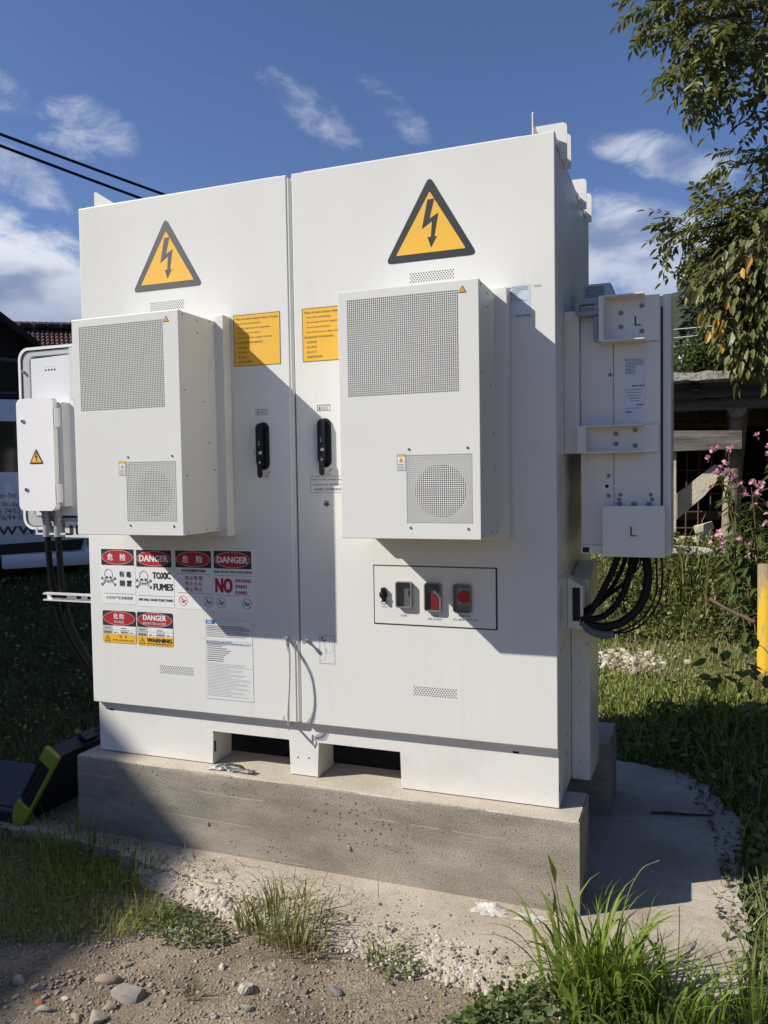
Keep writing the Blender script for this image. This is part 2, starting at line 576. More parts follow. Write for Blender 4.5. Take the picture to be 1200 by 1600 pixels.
def ground_mat():
    m, nt, b = new_mat('ground_soil')
    L = nt.links.new
    t = nt.nodes.new('ShaderNodeTexCoord')
    n1 = nt.nodes.new('ShaderNodeTexNoise')
    n1.inputs['Scale'].default_value = 3.0
    n1.inputs['Detail'].default_value = 10
    n1.inputs['Roughness'].default_value = 0.7
    L(t.outputs['Object'], n1.inputs['Vector'])
    r = nt.nodes.new('ShaderNodeValToRGB')
    e = r.color_ramp.elements
    e[0].position, e[0].color = 0.3, (0.115, 0.09, 0.064, 1)
    e[1].position, e[1].color = 0.72, (0.36, 0.295, 0.215, 1)
    q = e.new(0.5)
    q.color = (0.24, 0.19, 0.135, 1)
    L(n1.outputs['Fac'], r.inputs[0])
    n2 = nt.nodes.new('ShaderNodeTexNoise')
    n2.inputs['Scale'].default_value = 130
    n2.inputs['Detail'].default_value = 5
    L(t.outputs['Object'], n2.inputs['Vector'])
    mr = nt.nodes.new('ShaderNodeMapRange')
    mr.inputs['From Min'].default_value = 0.3
    mr.inputs['From Max'].default_value = 0.7
    mr.inputs['To Min'].default_value = 0.6
    mr.inputs['To Max'].default_value = 1.3
    L(n2.outputs['Fac'], mr.inputs['Value'])
    mu = nt.nodes.new('ShaderNodeMix')
    mu.data_type = 'RGBA'
    mu.blend_type = 'MULTIPLY'
    mu.inputs[0].default_value = 1.0
    L(r.outputs[0], mu.inputs[6])
    L(mr.outputs[0], mu.inputs[7])
    # turf away from the dirt track
    sp = nt.nodes.new('ShaderNodeSeparateXYZ')
    L(t.outputs['Object'], sp.inputs[0])
    n3 = nt.nodes.new('ShaderNodeTexNoise')
    n3.inputs['Scale'].default_value = 1.6
    n3.inputs['Detail'].default_value = 6
    L(t.outputs['Object'], n3.inputs['Vector'])
    ad = nt.nodes.new('ShaderNodeMath')
    ad.operation = 'MULTIPLY_ADD'
    ad.inputs[1].default_value = 0.9
    L(n3.outputs['Fac'], ad.inputs[0])
    L(sp.outputs['Y'], ad.inputs[2])
    ms = nt.nodes.new('ShaderNodeMapRange')
    ms.inputs['From Min'].default_value = 0.15
    ms.inputs['From Max'].default_value = 0.75
    L(ad.outputs[0], ms.inputs['Value'])
    gm = nt.nodes.new('ShaderNodeMix')
    gm.data_type = 'RGBA'
    gr = nt.nodes.new('ShaderNodeValToRGB')
    e = gr.color_ramp.elements
    e[0].position, e[0].color = 0.35, (0.030, 0.034, 0.012, 1)
    e[1].position, e[1].color = 0.65, (0.085, 0.088, 0.034, 1)
    L(n1.outputs['Fac'], gr.inputs[0])
    L(ms.outputs[0], gm.inputs[0])
    L(mu.outputs[2], gm.inputs[6])
    L(gr.outputs[0], gm.inputs[7])
    L(gm.outputs[2], b.inputs['Base Color'])
    b.inputs['Roughness'].default_value = 0.95
    b.inputs['Specular IOR Level'].default_value = 0.15
    bp = nt.nodes.new('ShaderNodeBump')
    bp.inputs['Strength'].default_value = 0.7
    bp.inputs['Distance'].default_value = 0.008
    L(n2.outputs['Fac'], bp.inputs['Height'])
    L(bp.outputs[0], b.inputs['Normal'])
    return m


M_GROUND = ground_mat()
M_GRASS = leaf_mat('lawn_grass', [(0.09, 0.145, 0.02), (0.20, 0.26, 0.045), (0.30, 0.33, 0.075), (0.40, 0.36, 0.15)], 0.5, 0.3)
M_TALLGRASS = leaf_mat('tall_grass', [(0.075, 0.135, 0.014), (0.14, 0.22, 0.028), (0.21, 0.285, 0.05), (0.27, 0.30, 0.08)], 0.5, 0.4, 0.2)
M_STRAW = leaf_mat('straw_grass', [(0.13, 0.145, 0.04), (0.26, 0.235, 0.10), (0.42, 0.36, 0.20)], 0.6, 0.2)
M_CLOVER = leaf_mat('clover_leaf', [(0.065, 0.10, 0.025), (0.11, 0.155, 0.045), (0.165, 0.20, 0.07)], 0.45, 0.3)
M_WEED = leaf_mat('weed_leaf', [(0.036, 0.062, 0.016), (0.075, 0.105, 0.026), (0.18, 0.215, 0.055), (0.28, 0.27, 0.09)], 0.45, 0.28)
M_ASH = leaf_mat('ash_leaflet', [(0.065, 0.085, 0.02), (0.12, 0.14, 0.034), (0.18, 0.19, 0.055)], 0.4, 0.4)
M_CHERRY = leaf_mat('cherry_leaf', [(0.07, 0.09, 0.02), (0.13, 0.14, 0.036), (0.19, 0.19, 0.06)], 0.42, 0.28)
M_AUTUMN = leaf_mat('autumn_leaf', [(0.62, 0.25, 0.03), (0.62, 0.36, 0.05), (0.40, 0.16, 0.03)], 0.5, 0.35)
M_BALSAM = leaf_mat('balsam_leaf', [(0.05, 0.085, 0.022), (0.085, 0.12, 0.032), (0.12, 0.15, 0.05)], 0.35, 0.28, 0.5)
M_PINK = leaf_mat('pink_petal', [(0.50, 0.16, 0.24), (0.62, 0.28, 0.36), (0.68, 0.42, 0.48)], 0.5, 0.3)
M_BUSH = leaf_mat('bush_leaf', [(0.035, 0.06, 0.014), (0.065, 0.095, 0.022), (0.10, 0.125, 0.03)], 0.5, 0.3)
M_CONIFER = leaf_mat('conifer_needles', [(0.016, 0.026, 0.013), (0.028, 0.040, 0.018), (0.045, 0.055, 0.024)], 0.7, 0.1)
M_BRAMBLE = leaf_mat('bramble_leaf', [(0.10, 0.155, 0.045), (0.14, 0.20, 0.06)], 0.45, 0.3)
M_HILL = mat('wooded_hill', (0.045, 0.055, 0.022), 0.95, var=0.5, vscale=0.2)
M_HILLWEED = leaf_mat('dry_hill_growth', [(0.10, 0.085, 0.035), (0.075, 0.075, 0.03), (0.13, 0.10, 0.045)], 0.7, 0.1)

# ------------------------------------------------------------------ mesh helpers


def link(name, me, m=None, parent=None, label=None, cat=None, group=None, kind=None, angle=35.0):
    if m is not None:
        me.materials.append(m)
    if angle:
        me.shade_smooth()
        try:
            me.set_sharp_from_angle(angle=math.radians(angle))
        except Exception:
            pass
    o = bpy.data.objects.new(name, me)
    COL.objects.link(o)
    if angle and angle < 100 and len(me.polygons) < 6000:
        # keep the flat faces flat-shaded right up to their rounded edges
        wm = o.modifiers.new('weighted_normals', 'WEIGHTED_NORMAL')
        wm.keep_sharp = True
        wm.weight = 90
    if parent is not None:
        o.parent = parent
        root = parent
        while root.parent is not None:
            root = root.parent
        if parent is root and root.type == 'EMPTY':
            o.matrix_parent_inverse = Matrix.Translation(Vector(root.location)).inverted()
    tag(o, label, cat, group, kind)
    return o


def tag(o, label=None, cat=None, group=None, kind=None):
    if label:
        o['label'] = label
    if cat:
        o['category'] = cat
    if group:
        o['group'] = group
    if kind:
        o['kind'] = kind


def thing(name, loc, label, cat, group=None, rotz=0.0):
    o = bpy.data.objects.new(name, None)
    COL.objects.link(o)
    o.location = loc
    o.rotation_euler = (0, 0, rotz)
    o.empty_display_size = 0.1
    tag(o, label, cat, group)
    return o


def copy_tree(o, parent=None):
    c = o.copy()
    COL.objects.link(c)
    if parent is not None:
        c.parent = parent
        c.matrix_parent_inverse = o.matrix_parent_inverse.copy()
    for ch in list(o.children):
        copy_tree(ch, c)
    return c


def fin(bm, name, m=None, parent=None, **k):
    me = bpy.data.meshes.new(name)
    bmesh.ops.recalc_face_normals(bm, faces=bm.faces)
    bm.to_mesh(me)
    bm.free()
    return link(name, me, m, parent, **k)


def B():
    return bmesh.new()


def box(bm, x0, x1, y0, y1, z0, z1, bev=0.0, seg=2):
    t = bmesh.new() if bev else bm
    v = [t.verts.new(p) for p in ((x0, y0, z0), (x1, y0, z0), (x1, y1, z0), (x0, y1, z0),
                                  (x0, y0, z1), (x1, y0, z1), (x1, y1, z1), (x0, y1, z1))]
    for f in ((0, 1, 5, 4), (1, 2, 6, 5), (2, 3, 7, 6), (3, 0, 4, 7), (4, 5, 6, 7), (3, 2, 1, 0)):
        t.faces.new([v[i] for i in f])
    if bev:
        bmesh.ops.bevel(t, geom=list(t.edges), offset=bev, segments=seg, affect='EDGES', profile=0.5)
        merge(bm, t)


def merge(bm, t, M=None):
    mp = {}
    for v in t.verts:
        mp[v] = bm.verts.new(M @ v.co if M else v.co)
    for f in t.faces:
        try:
            bm.faces.new([mp[v] for v in f.verts])
        except ValueError:
            pass
    t.free()


def boxm(bm, M, sx, sy, sz, bev=0.0):
    t = bmesh.new()
    box(t, -sx / 2, sx / 2, -sy / 2, sy / 2, -sz / 2, sz / 2, bev)
    merge(bm, t, M)


def prism(bm, pts, y0, y1, bev=0.0):
    """polygon in the XZ plane (list of (x, z)) extruded from y0 (front) to y1"""
    t = bmesh.new()
    a = [t.verts.new((x, y0, z)) for x, z in pts]
    b = [t.verts.new((x, y1, z)) for x, z in pts]
    n = len(pts)
    t.faces.new(a)
    t.faces.new(list(reversed(b)))
    for i in range(n):
        t.faces.new([a[i], b[i], b[(i + 1) % n], a[(i + 1) % n]])
    if bev:
        ed = [e for e in t.edges if abs(e.verts[0].co.y - e.verts[1].co.y) < 1e-7 and abs(e.verts[0].co.y - y0) < 1e-7]
        bmesh.ops.bevel(t, geom=ed, offset=bev, segments=2, affect='EDGES', profile=0.5)
    merge(bm, t)


def poly(bm, pts, y):
    bm.faces.new([bm.verts.new((x, y, z)) for x, z in pts])


def rrect(x0, x1, z0, z1, r, n=5):
    p = []
    for cx, cz, a0 in ((x1 - r, z1 - r, 0), (x0 + r, z1 - r, 90), (x0 + r, z0 + r, 180), (x1 - r, z0 + r, 270)):
        for i in range(n + 1):
            a = math.radians(a0 + 90 * i / n)
            p.append((cx + r * math.cos(a), cz + r * math.sin(a)))
    return p


def ellipse(cx, cz, rx, rz, n=32):
    return [(cx + rx * math.cos(2 * math.pi * i / n), cz + rz * math.sin(2 * math.pi * i / n)) for i in range(n)]


def ring(bm, po, pi, y0, y1):
    """frame between two outlines with the same number of points, extruded in Y"""
    n = len(po)
    V = [[bm.verts.new((x, y, z)) for x, z in q] for q, y in ((po, y0), (pi, y0), (po, y1), (pi, y1))]
    for i in range(n):
        j = (i + 1) % n
        bm.faces.new((V[0][i], V[0][j], V[1][j], V[1][i]))
        bm.faces.new((V[2][i], V[3][i], V[3][j], V[2][j]))
        bm.faces.new((V[0][i], V[2][i], V[2][j], V[0][j]))
        bm.faces.new((V[1][i], V[1][j], V[3][j], V[3][i]))


def tube(bm, pts, r, n=8, cap=True):
    """r: number or a list per point"""
    pts = [Vector(p) for p in pts]
    k = len(pts)
    rs = r if hasattr(r, '__len__') else [r] * k
    rings = []
    prev = None
    for i, p in enumerate(pts):
        d = (pts[min(i + 1, k - 1)] - pts[max(i - 1, 0)])
        d = d.normalized() if d.length > 1e-9 else Vector((0, 0, 1))
        if prev is None:
            a = d.orthogonal().normalized()
        else:
            a = (prev - d * prev.dot(d))
            a = a.normalized() if a.length > 1e-6 else d.orthogonal().normalized()
        prev = a
        bb = d.cross(a)
        rings.append([bm.verts.new(p + (a * math.cos(2 * math.pi * j / n) + bb * math.sin(2 * math.pi * j / n)) * rs[i]) for j in range(n)])
    for i in range(k - 1):
        for j in range(n):
            bm.faces.new((rings[i][j], rings[i][(j + 1) % n], rings[i + 1][(j + 1) % n], rings[i + 1][j]))
    if cap and n > 2:
        bm.faces.new(list(reversed(rings[0])))
        bm.faces.new(rings[-1])


def spline(pts, n=8):
    """Catmull-Rom through the points"""
    P = [Vector(p) for p in pts]
    P = [P[0] * 2 - P[1]] + P + [P[-1] * 2 - P[-2]]
    out = []
    for i in range(1, len(P) - 2):
        a, b, c, d = P[i - 1], P[i], P[i + 1], P[i + 2]
        for j in range(n):
            t = j / n
            out.append(0.5 * ((2 * b) + (c - a) * t + (2 * a - 5 * b + 4 * c - d) * t * t + (3 * b - a - 3 * c + d) * t ** 3))
    out.append(P[-2])
    return out


def ribbed(pts, r, amp, per, n=10):
    """points and radii for a corrugated hose"""
    sp = spline(pts, 14)
    L = [0.0]
    for a, b in zip(sp, sp[1:]):
        L.append(L[-1] + (b - a).length)
    N = max(4, int(L[-1] / per) * 2)
    out, rs = [], []
    j = 0
    for i in range(N + 1):
        s = L[-1] * i / N
        while j < len(L) - 2 and L[j + 1] < s:
            j += 1
        f = (s - L[j]) / max(1e-9, L[j + 1] - L[j])
        out.append(sp[j].lerp(sp[j + 1], f))
        rs.append(r + (amp if i % 2 else -amp))
    return out, rs


def screw(bm, x, y, z, r=0.004, face='-y', h=0.002):
    n = 8
    t = bmesh.new()
    a = [t.verts.new((r * math.cos(2 * math.pi * i / n), 0, r * math.sin(2 * math.pi * i / n))) for i in range(n)]
    b = [t.verts.new((r * .8 * math.cos(2 * math.pi * i / n), -h, r * .8 * math.sin(2 * math.pi * i / n))) for i in range(n)]
    t.faces.new(b)
    for i in range(n):
        t.faces.new((a[i], a[(i + 1) % n], b[(i + 1) % n], b[i]))
    M = Matrix.Translation((x, y, z))
    if face == '+x':
        M = M @ Matrix.Rotation(math.radians(90), 4, 'Z')
    if face == '-x':
        M = M @ Matrix.Rotation(math.radians(-90), 4, 'Z')
    merge(bm, t, M)


_txt = {}


def text_mesh(s, bold):
    key = (s, bold)
    if key not in _txt:
        cu = bpy.data.curves.new('lettering', 'FONT')
        cu.body = s
        cu.size = 1.0
        cu.resolution_u = 2
        cu.offset = bold
        o = bpy.data.objects.new('lettering', cu)
        COL.objects.link(o)
        dg = bpy.context.evaluated_depsgraph_get()
        me = bpy.data.meshes.new_from_object(o.evaluated_get(dg))
        vs = np.empty(len(me.vertices) * 3)
        me.vertices.foreach_get('co', vs)
        vs = vs.reshape(-1, 3)
        fs = [tuple(p.vertices) for p in me.polygons]
        bpy.data.objects.remove(o)
        bpy.data.curves.remove(cu)
        bpy.data.meshes.remove(me)
        _txt[key] = (vs, fs)
    return _txt[key]


def text(bm, s, x0, x1, z0, z1, y, bold=0.0, fit=True):
    """print s into the box x0..x1, z0..z1 on the plane y, facing -Y.  x1=None keeps the natural width"""
    vs, fs = text_mesh(s, 0.0)
    if not len(vs):
        return
    mn, mx = vs.min(0), vs.max(0)
    wb = 1.9 * bold * (z1 - z0) if bold else 0.0
    sz = (z1 - z0 - wb * 0.6) / max(1e-6, mx[1] - mn[1])
    sx = sz if x1 is None else (x1 - x0 - wb) / max(1e-6, mx[0] - mn[0])
    # heavier weights are printed several times with a small shift
    for k, (dx, dz) in enumerate(((0, 0),) if not bold else ((0, 0), (wb, 0), (wb * 0.5, wb * 0.6), (0, wb * 0.6), (wb, wb * 0.6))):
        V = [bm.verts.new((x0 + dx + (v[0] - mn[0]) * sx, y - 0.00008 * k, z0 + dz + (v[1] - mn[1]) * sz)) for v in vs]
        for f in fs:
            try:
                bm.faces.new([V[i] for i in f])
            except ValueError:
                pass


def rect(bm, x0, x1, z0, z1, y):
    poly(bm, [(x0, z0), (x1, z0), (x1, z1), (x0, z1)], y)


def frame_line(bm, x0, x1, z0, z1, w, y):
    rect(bm, x0, x1, z1 - w, z1, y)
    rect(bm, x0, x1, z0, z0 + w, y)
    rect(bm, x0, x0 + w, z0 + w, z1 - w, y)
    rect(bm, x1 - w, x1, z0 + w, z1 - w, y)


def seg2(bm, p, q, w, y):
    a, b = Vector(p), Vector(q)
    d = (b - a).normalized() * (w / 2)
    nrm = Vector((-d.y, d.x))
    poly(bm, [tuple(a + nrm), tuple(a - nrm), tuple(b - nrm), tuple(b + nrm)], y)


def circ_line(bm, cx, cz, r, w, y, n=28, a0=0, a1=360, rz=None):
    rz = rz or r
    po, pi = [], []
    for i in range(n + 1):
        a = math.radians(a0 + (a1 - a0) * i / n)
        po.append((cx + r * math.cos(a), cz + rz * math.sin(a)))
        pi.append((cx + (r - w) * math.cos(a), cz + (rz - w) * math.sin(a)))
    for i in range(n):
        poly(bm, [po[i], po[i + 1], pi[i + 1], pi[i]], y)


def round_poly(pts, r, n=5):
    out = []
    k = len(pts)
    for i in range(k):
        p, a, b = Vector(pts[i]), Vector(pts[i - 1]), Vector(pts[(i + 1) % k])
        da, db = (a - p).normalized(), (b - p).normalized()
        half = da.angle(db) / 2
        t = r / math.tan(half)
        s, e = p + da * t, p + db * t
        for j in range(n + 1):
            f = j / n
            out.append(tuple((1 - f) ** 2 * s + 2 * f * (1 - f) * p + f * f * e))
    return out


def np_mesh(name, V, F, m, parent=None, **k):
    """V (N,3) floats, F (M,k) quads or tris, index arrays"""
    me = bpy.data.meshes.new(name)
    V = np.asarray(V, dtype=np.float32)
    F = np.asarray(F, dtype=np.int32)
    me.vertices.add(len(V))
    me.vertices.foreach_set('co', V.ravel())
    nf, w = F.shape
    me.loops.add(nf * w)
    me.loops.foreach_set('vertex_index', F.ravel())
    me.polygons.add(nf)
    me.polygons.foreach_set('loop_start', np.arange(nf, dtype=np.int32) * w)
    me.update(calc_edges=True)
    me.validate()
    k.setdefault('angle', 0)
    return link(name, me, m, parent, **k)


# ------------------------------------------------------------------ ground and setting


def ss(x):
    x = np.clip(x, 0, 1)
    return x * x * (3 - 2 * x)


def hz(x, y):
    """height of the ground"""
    x = np.asarray(x, float)
    y = np.asarray(y, float)
    z = -0.325 + 0.0 * x
    z = z + 0.012 * np.sin(2.1 * x + 0.7) * np.cos(1.7 * y) + 0.006 * np.sin(7.3 * x + 1.1 * y) + 0.005 * np.cos(6.1 * y - 2.3 * x)
    left = ss((0.6 - x) / 2.0)
    z = z + left * 0.42 * ss((y - 0.6) / 5.0)
    right = ss((x + 0.5) / 1.5)
    z = z + right * 0.66 * ss((y - 4.15) / 1.1) + right * 0.02 * ss((y - 1.2) / 1.0)
    # keep it flat under the slab
    under = ss((x + 0.6) / 0.5) * ss((2.5 - x) / 0.2) * ss((y + 0.5) / 0.2) * ss((1.5 - y) / 0.3)
    z = z * (1 - under) + (-0.335) * under
    z = z + 3.5 * ss((np.hypot(x, y) - 20) / 120.0) * 0
    return z


def gx(a, b, fine, far, n):
    g = np.arange(a, b + 1e-6, fine)
    ext = np.geomspace(fine, far, n)
    lo = a - np.cumsum(ext)
    hi = b + np.cumsum(ext)
    return np.concatenate([lo[::-1], g, hi])


xs = gx(-2.0, 4.0, 0.04, 120, 34)
ys = gx(-2.0, 6.5, 0.05, 120, 34)
XX, YY = np.meshgrid(xs, ys)
ZZ = hz(XX, YY)
near = np.exp(-((XX - 1) ** 2 + (YY + 0.8) ** 2) / 3.0)
ZZ = ZZ + near * 0.006 * (RNG.random(XX.shape) - 0.5)
V = np.stack([XX.ravel(), YY.ravel(), ZZ.ravel()], 1)
nx, ny = len(xs), len(ys)
ii = (np.arange(ny - 1)[:, None] * nx + np.arange(nx - 1)[None, :]).ravel()
F = np.stack([ii, ii + 1, ii + 1 + nx, ii + nx], 1)
np_mesh('ground', V, F, M_GROUND, kind='structure', label='bare stony dirt with turf beyond', angle=180)


def wobbly(pts, n, amp, seed):
    r = random.Random(seed)
    out = []
    for i in range(len(pts)):
        a, b = Vector(pts[i]), Vector(pts[(i + 1) % len(pts)])
        k = max(1, int((b - a).length / n))
        for j in range(k):
            p = a.lerp(b, j / k)
            out.append((p.x + r.uniform(-amp, amp), p.y + r.uniform(-amp, amp)))
    return out


# concrete slab under the plinths: smooth screed with a broken front edge
slab_pts = [(-0.75, -0.17), (-0.3, -0.13), (0.01, -0.13), (0.22, -0.17), (0.45, -0.21), (0.70, -0.23), (0.95, -0.25),
            (1.2, -0.28), (1.45, -0.30), (1.68, -0.34), (1.9, -0.38), (2.12, -0.37), (2.32, -0.30), (2.35, -0.08), (2.35, 0.15), (2.35, 0.42),
            (2.40, 0.78), (2.30, 1.1), (2.2, 1.32), (1.8, 1.40), (0.5, 1.45), (-0.7, 1.4)]
sp_ = wobbly(slab_pts, 0.035, 0.016, 3)
bm = B()
a = [bm.verts.new((x, y, -0.295)) for x, y in sp_]
b_ = [bm.verts.new((x, y, -0.37)) for x, y in sp_]
bm.faces.new(a)
for i in range(len(a)):
    bm.faces.new([a[i], b_[i], b_[(i + 1) % len(a)], a[(i + 1) % len(a)]])
fin(bm, 'concrete_slab', M_SLAB, kind='structure', label='pale concrete slab under the plinths', angle=30)

# rough aggregate spilling along its front edge
ICO = None


def ico(sub=1):
    t = bmesh.new()
    bmesh.ops.create_icosphere(t, subdivisions=sub, radius=1.0)
    v = np.array([list(q.co) for q in t.verts])
    f = np.array([[q.index for q in p.verts] for p in t.faces])
    t.free()
    return v, f


ICOV, ICOF = ico(1)


def pebbles(name, P, R, m, flat=0.65, **k):
    """many rough stones in one mesh"""
    n = len(P)
    base = ICOV[None] * (1 + 0.28 * (RNG.random((n, len(ICOV), 1)) - 0.5) * 2)
    sc = np.stack([R * RNG.uniform(0.8, 1.35, n), R * RNG.uniform(0.7, 1.1, n), R * flat * RNG.uniform(0.7, 1.2, n)], 1)
    base = base * sc[:, None, :]
    th = RNG.uniform(0, 2 * np.pi, n)
    c, s = np.cos(th)[:, None], np.sin(th)[:, None]
    x = base[..., 0] * c - base[..., 1] * s
    y = base[..., 0] * s + base[..., 1] * c
    V = np.stack([x, y, base[..., 2]], -1) + P[:, None, :]
    F = ICOF[None] + (np.arange(n) * len(ICOV))[:, None, None]
    return np_mesh(name, V.reshape(-1, 3), F.reshape(-1, 3), m, **k)


edge = [(0.40, -0.22), (0.60, -0.27), (0.84, -0.33), (1.05, -0.36), (1.2, -0.39), (1.35, -0.37), (1.6, -0.40), (1.75, -0.43), (1.95, -0.44), (2.1, -0.40), (2.26, -0.33)]
ex = np.array([p[0] for p in edge])
ey = np.array([p[1] for p in edge])
n = 11000
px_ = RNG.uniform(0.38, 2.25, n)
cy_ = np.interp(px_, ex, ey)
off = RNG.normal(0, 1, n) * 0.034 + 0.022
py_ = cy_ + off
keep = (py_ > cy_ - 0.11) & (py_ < cy_ + 0.10) & (RNG.random(n) < np.clip(0.55 + 0.5 * np.sin(px_ * 9 + 1), 0.25, 1))
px_, py_, cy_ = px_[keep], py_[keep], cy_[keep]
pz_ = np.where(py_ > np.interp(px_, [q[0] for q in slab_pts[1:12]], [q[1] for q in slab_pts[1:12]]), -0.297, np.maximum(hz(px_, py_) + 0.002, -0.318 + 0.18 * (py_ - cy_)))
pebbles('rough_aggregate', np.stack([px_, py_, pz_ - 0.002], 1), RNG.gamma(2.2, 0.0016, len(px_)) + 0.0022, M_PEBBLE, kind='stuff', label='pale cemented pebbles along the broken front edge of the slab', flat=0.8)

# broken cement bed that holds the aggregate
bm = B()
rows_ = []
rb = random.Random(21)
for i in range(161):
    x = 0.36 + 1.92 * i / 160
    c_ = float(np.interp(x, ex, ey))
    row = []
    for k in range(9):
        f = k / 8
        y = c_ + 0.10 - 0.155 * f + rb.uniform(-0.006, 0.006)
        row.append(bm.verts.new((x + rb.uniform(-0.004, 0.004), y, -0.2962 - 0.036 * f ** 1.4 + (rb.uniform(-0.004, 0.004) if k > 1 else -0.0006))))
    rows_.append(row)
for i in range(160):
    for k in range(8):
        bm.faces.new((rows_[i][k + 1], rows_[i + 1][k + 1], rows_[i + 1][k], rows_[i][k]))
fin(bm, 'broken_slab_edge', M_SLAB, kind='structure', label='crumbling cement edge of the slab', angle=180)

# loose gravel on the dirt
n = 24000
px_ = RNG.uniform(0.2, 2.4, n)
py_ = RNG.uniform(-1.35, -0.34, n)
kk = RNG.random(n) < np.clip((np.interp(px_, ex, ey) - py_) * 4, 0.05, 1) * np.clip(1.25 - 0.42 * px_, 0.28, 1)
px_, py_ = px_[kk], py_[kk]
R_ = RNG.gamma(1.25, 0.0014, len(px_)) + 0.0011
R_ = np.minimum(R_, 0.010)
pebbles('gravel', np.stack([px_, py_, hz(px_, py_) + R_ * 0.05], 1), R_, M_GRAVEL, kind='stuff', label='loose mixed gravel scattered over the dirt')


n = 1500
dx_ = RNG.uniform(0.1, 2.3, n)
dy_ = np.interp(dx_, ex, ey) + np.abs(RNG.normal(0.03, 0.10, n))
ok_ = (dy_ < -0.06) | (dx_ > 1.93)
dx_, dy_ = dx_[ok_], dy_[ok_]
pebbles('slab_crumbs', np.stack([dx_, dy_, np.full(len(dx_), -0.2945)], 1), RNG.gamma(1.6, 0.0011, len(dx_)) + 0.0009, M_GRAVEL, kind='stuff', label='soil crumbs and grit scattered on the slab')


def rock(px, py, wpx, hpx, m, label, seed, z=-0.322, deep=0.7, cat='stone', name='rock', group=None):
    """one stone; wpx, hpx its extent in the photograph"""
    c = atZ(px, py, z)
    c.z = float(hz(c.x, c.y))
    d = (c - CAM).length
    sx, sz = wpx / FPX * d / 2, hpx / FPX * d / 2
    r = random.Random(seed)
    t = bmesh.new()
    bmesh.ops.create_icosphere(t, subdivisions=3, radius=1.0)
    ax = [Vector((r.gauss(0, 1), r.gauss(0, 1), r.gauss(0, 1))).normalized() for _ in range(12)]
    ct = [r.uniform(0.50, 0.90) for _ in ax]
    for v in t.verts:
        for q, k in zip(ax, ct):
            e = v.co.dot(q)
            if e > k:
                v.co -= q * (e - k)
        v.co *= 1 + r.uniform(-0.018, 0.018)
    M = Matrix.Translation((c.x, c.y, c.z + sz * 0.12)) @ Matrix.Rotation(r.uniform(-.5, .5), 4, 'Z') @ Matrix.Diagonal((sx * 1.12, sz * 1.5 * deep, sz * 0.95, 1))
    t.transform(M)
    return fin(t, name, m, label=label, cat=cat, group=group, angle=28)


rock(202, 1556, 46, 30, M_ROCK, 'largest grey slab-like stone lying on the bottom left dirt', 1)
rock(170, 1532, 34, 18, M_ROCKBROWN, 'flat tan stone half buried just behind the largest grey stone', 12)
rock(386, 1554, 22, 24, M_ROCKPALE, 'rounded pale stone standing alone below the grass tuft', 3)
rock(386, 1580, 20, 12, M_ROCK, 'small smooth oval stone in front of the rounded pale stone', 4)
rock(152, 1590, 30, 22, M_ROCK, 'blocky pale grey stone cut by the bottom edge below the largest stone', 5)
rock(120, 1588, 24, 12, M_ROCKBROWN, 'long tan pebble lying beside the blocky grey stone', 6)
rock(70, 1578, 26, 12, M_ROCK, 'oval grey pebble under the orange brick chip', 7)
rock(172, 1572, 20, 14, M_ROCKBROWN, 'small brown stone tucked against the front of the largest stone', 8)
rock(347, 1515, 16, 12, M_ROCKPALE, 'small cream pebble up the slope towards the slab', 9)
rock(198, 1508, 14, 12, M_ROCK, 'small grey stone at the edge of the shaded grass', 10)
rock(290, 1565, 12, 7, M_ROCKBROWN, 'little flat brown pebble between the large and the rounded stones', 11)
rock(30, 1538, 24, 16, M_ROCK, 'dull grey stone in the shade near the left border', 13)
rock(58, 1548, 20, 14, M_ROCK, 'shaded grey stone beside the dull one near the left border', 14)
rock(100, 1562, 14, 8, M_ROCKPALE, 'tiny cream stone right of the orange brick chip', 15)
rock(298, 1455, 20, 9, M_ROCKPALE, 'flat pale stone at the foot of the small grass tuft', 16)
rock(335, 1590, 14, 10, M_ROCK, 'grey pebble at the bottom border below the tan dirt', 17)
rock(525, 1552, 24, 12, mat('slate_grey_rock', (0.16, 0.165, 0.175), 0.85, var=0.3, vscale=30), 'dark slate coloured stone on the bare soil in the middle', 18)
rock(62, 1568, 19, 8, M_ORANGE, 'orange brick chip lying on the shaded gravel', 19, name='brick_chip', cat='brick chip')

# pale rubble in the sunlit field
rub = [(945, 1023, 30, 14), (975, 1030, 34, 14), (1003, 1027, 24, 12), (1018, 1040, 26, 12), (962, 1040, 30, 12), (1040, 1035, 20, 10), (992, 1042, 22, 10), (930, 1038, 26, 12)]
rub_lab = ['pale limestone block nearest the cabinet edge in the far rubble row', 'broad cream limestone block second in the far rubble row', 'squat limestone lump right of the broad cream block',
           'low limestone slab at the front right of the rubble patch', 'flat limestone slab in front of the broad cream block', 'small limestone piece at the right end of the rubble patch',
           'little limestone wedge in the middle front of the rubble patch', 'limestone slab half hidden by the cabinet edge']
for i, (a0, b0, w0, h0) in enumerate(rub):
    rock(a0, b0 + 2, w0 * 0.8, h0 * 0.5, M_ROCKPALE, rub_lab[i], 40 + i, z=-0.285, deep=1.0, name='limestone_block', group='limestone rubble in the field')
rub2 = []
for i in range(420):
    q = atZ(random.gauss(1050, 26), random.gauss(946, 5), -0.24)
    rub2.append((q.x, q.y, float(hz(q.x, q.y)) + 0.055))
for i in range(420):
    q = atZ(random.gauss(975, 34), random.gauss(1031, 8), -0.28)
    rub2.append((q.x, q.y, float(hz(q.x, q.y)) + 0.03 + random.uniform(-0.012, 0.014)))
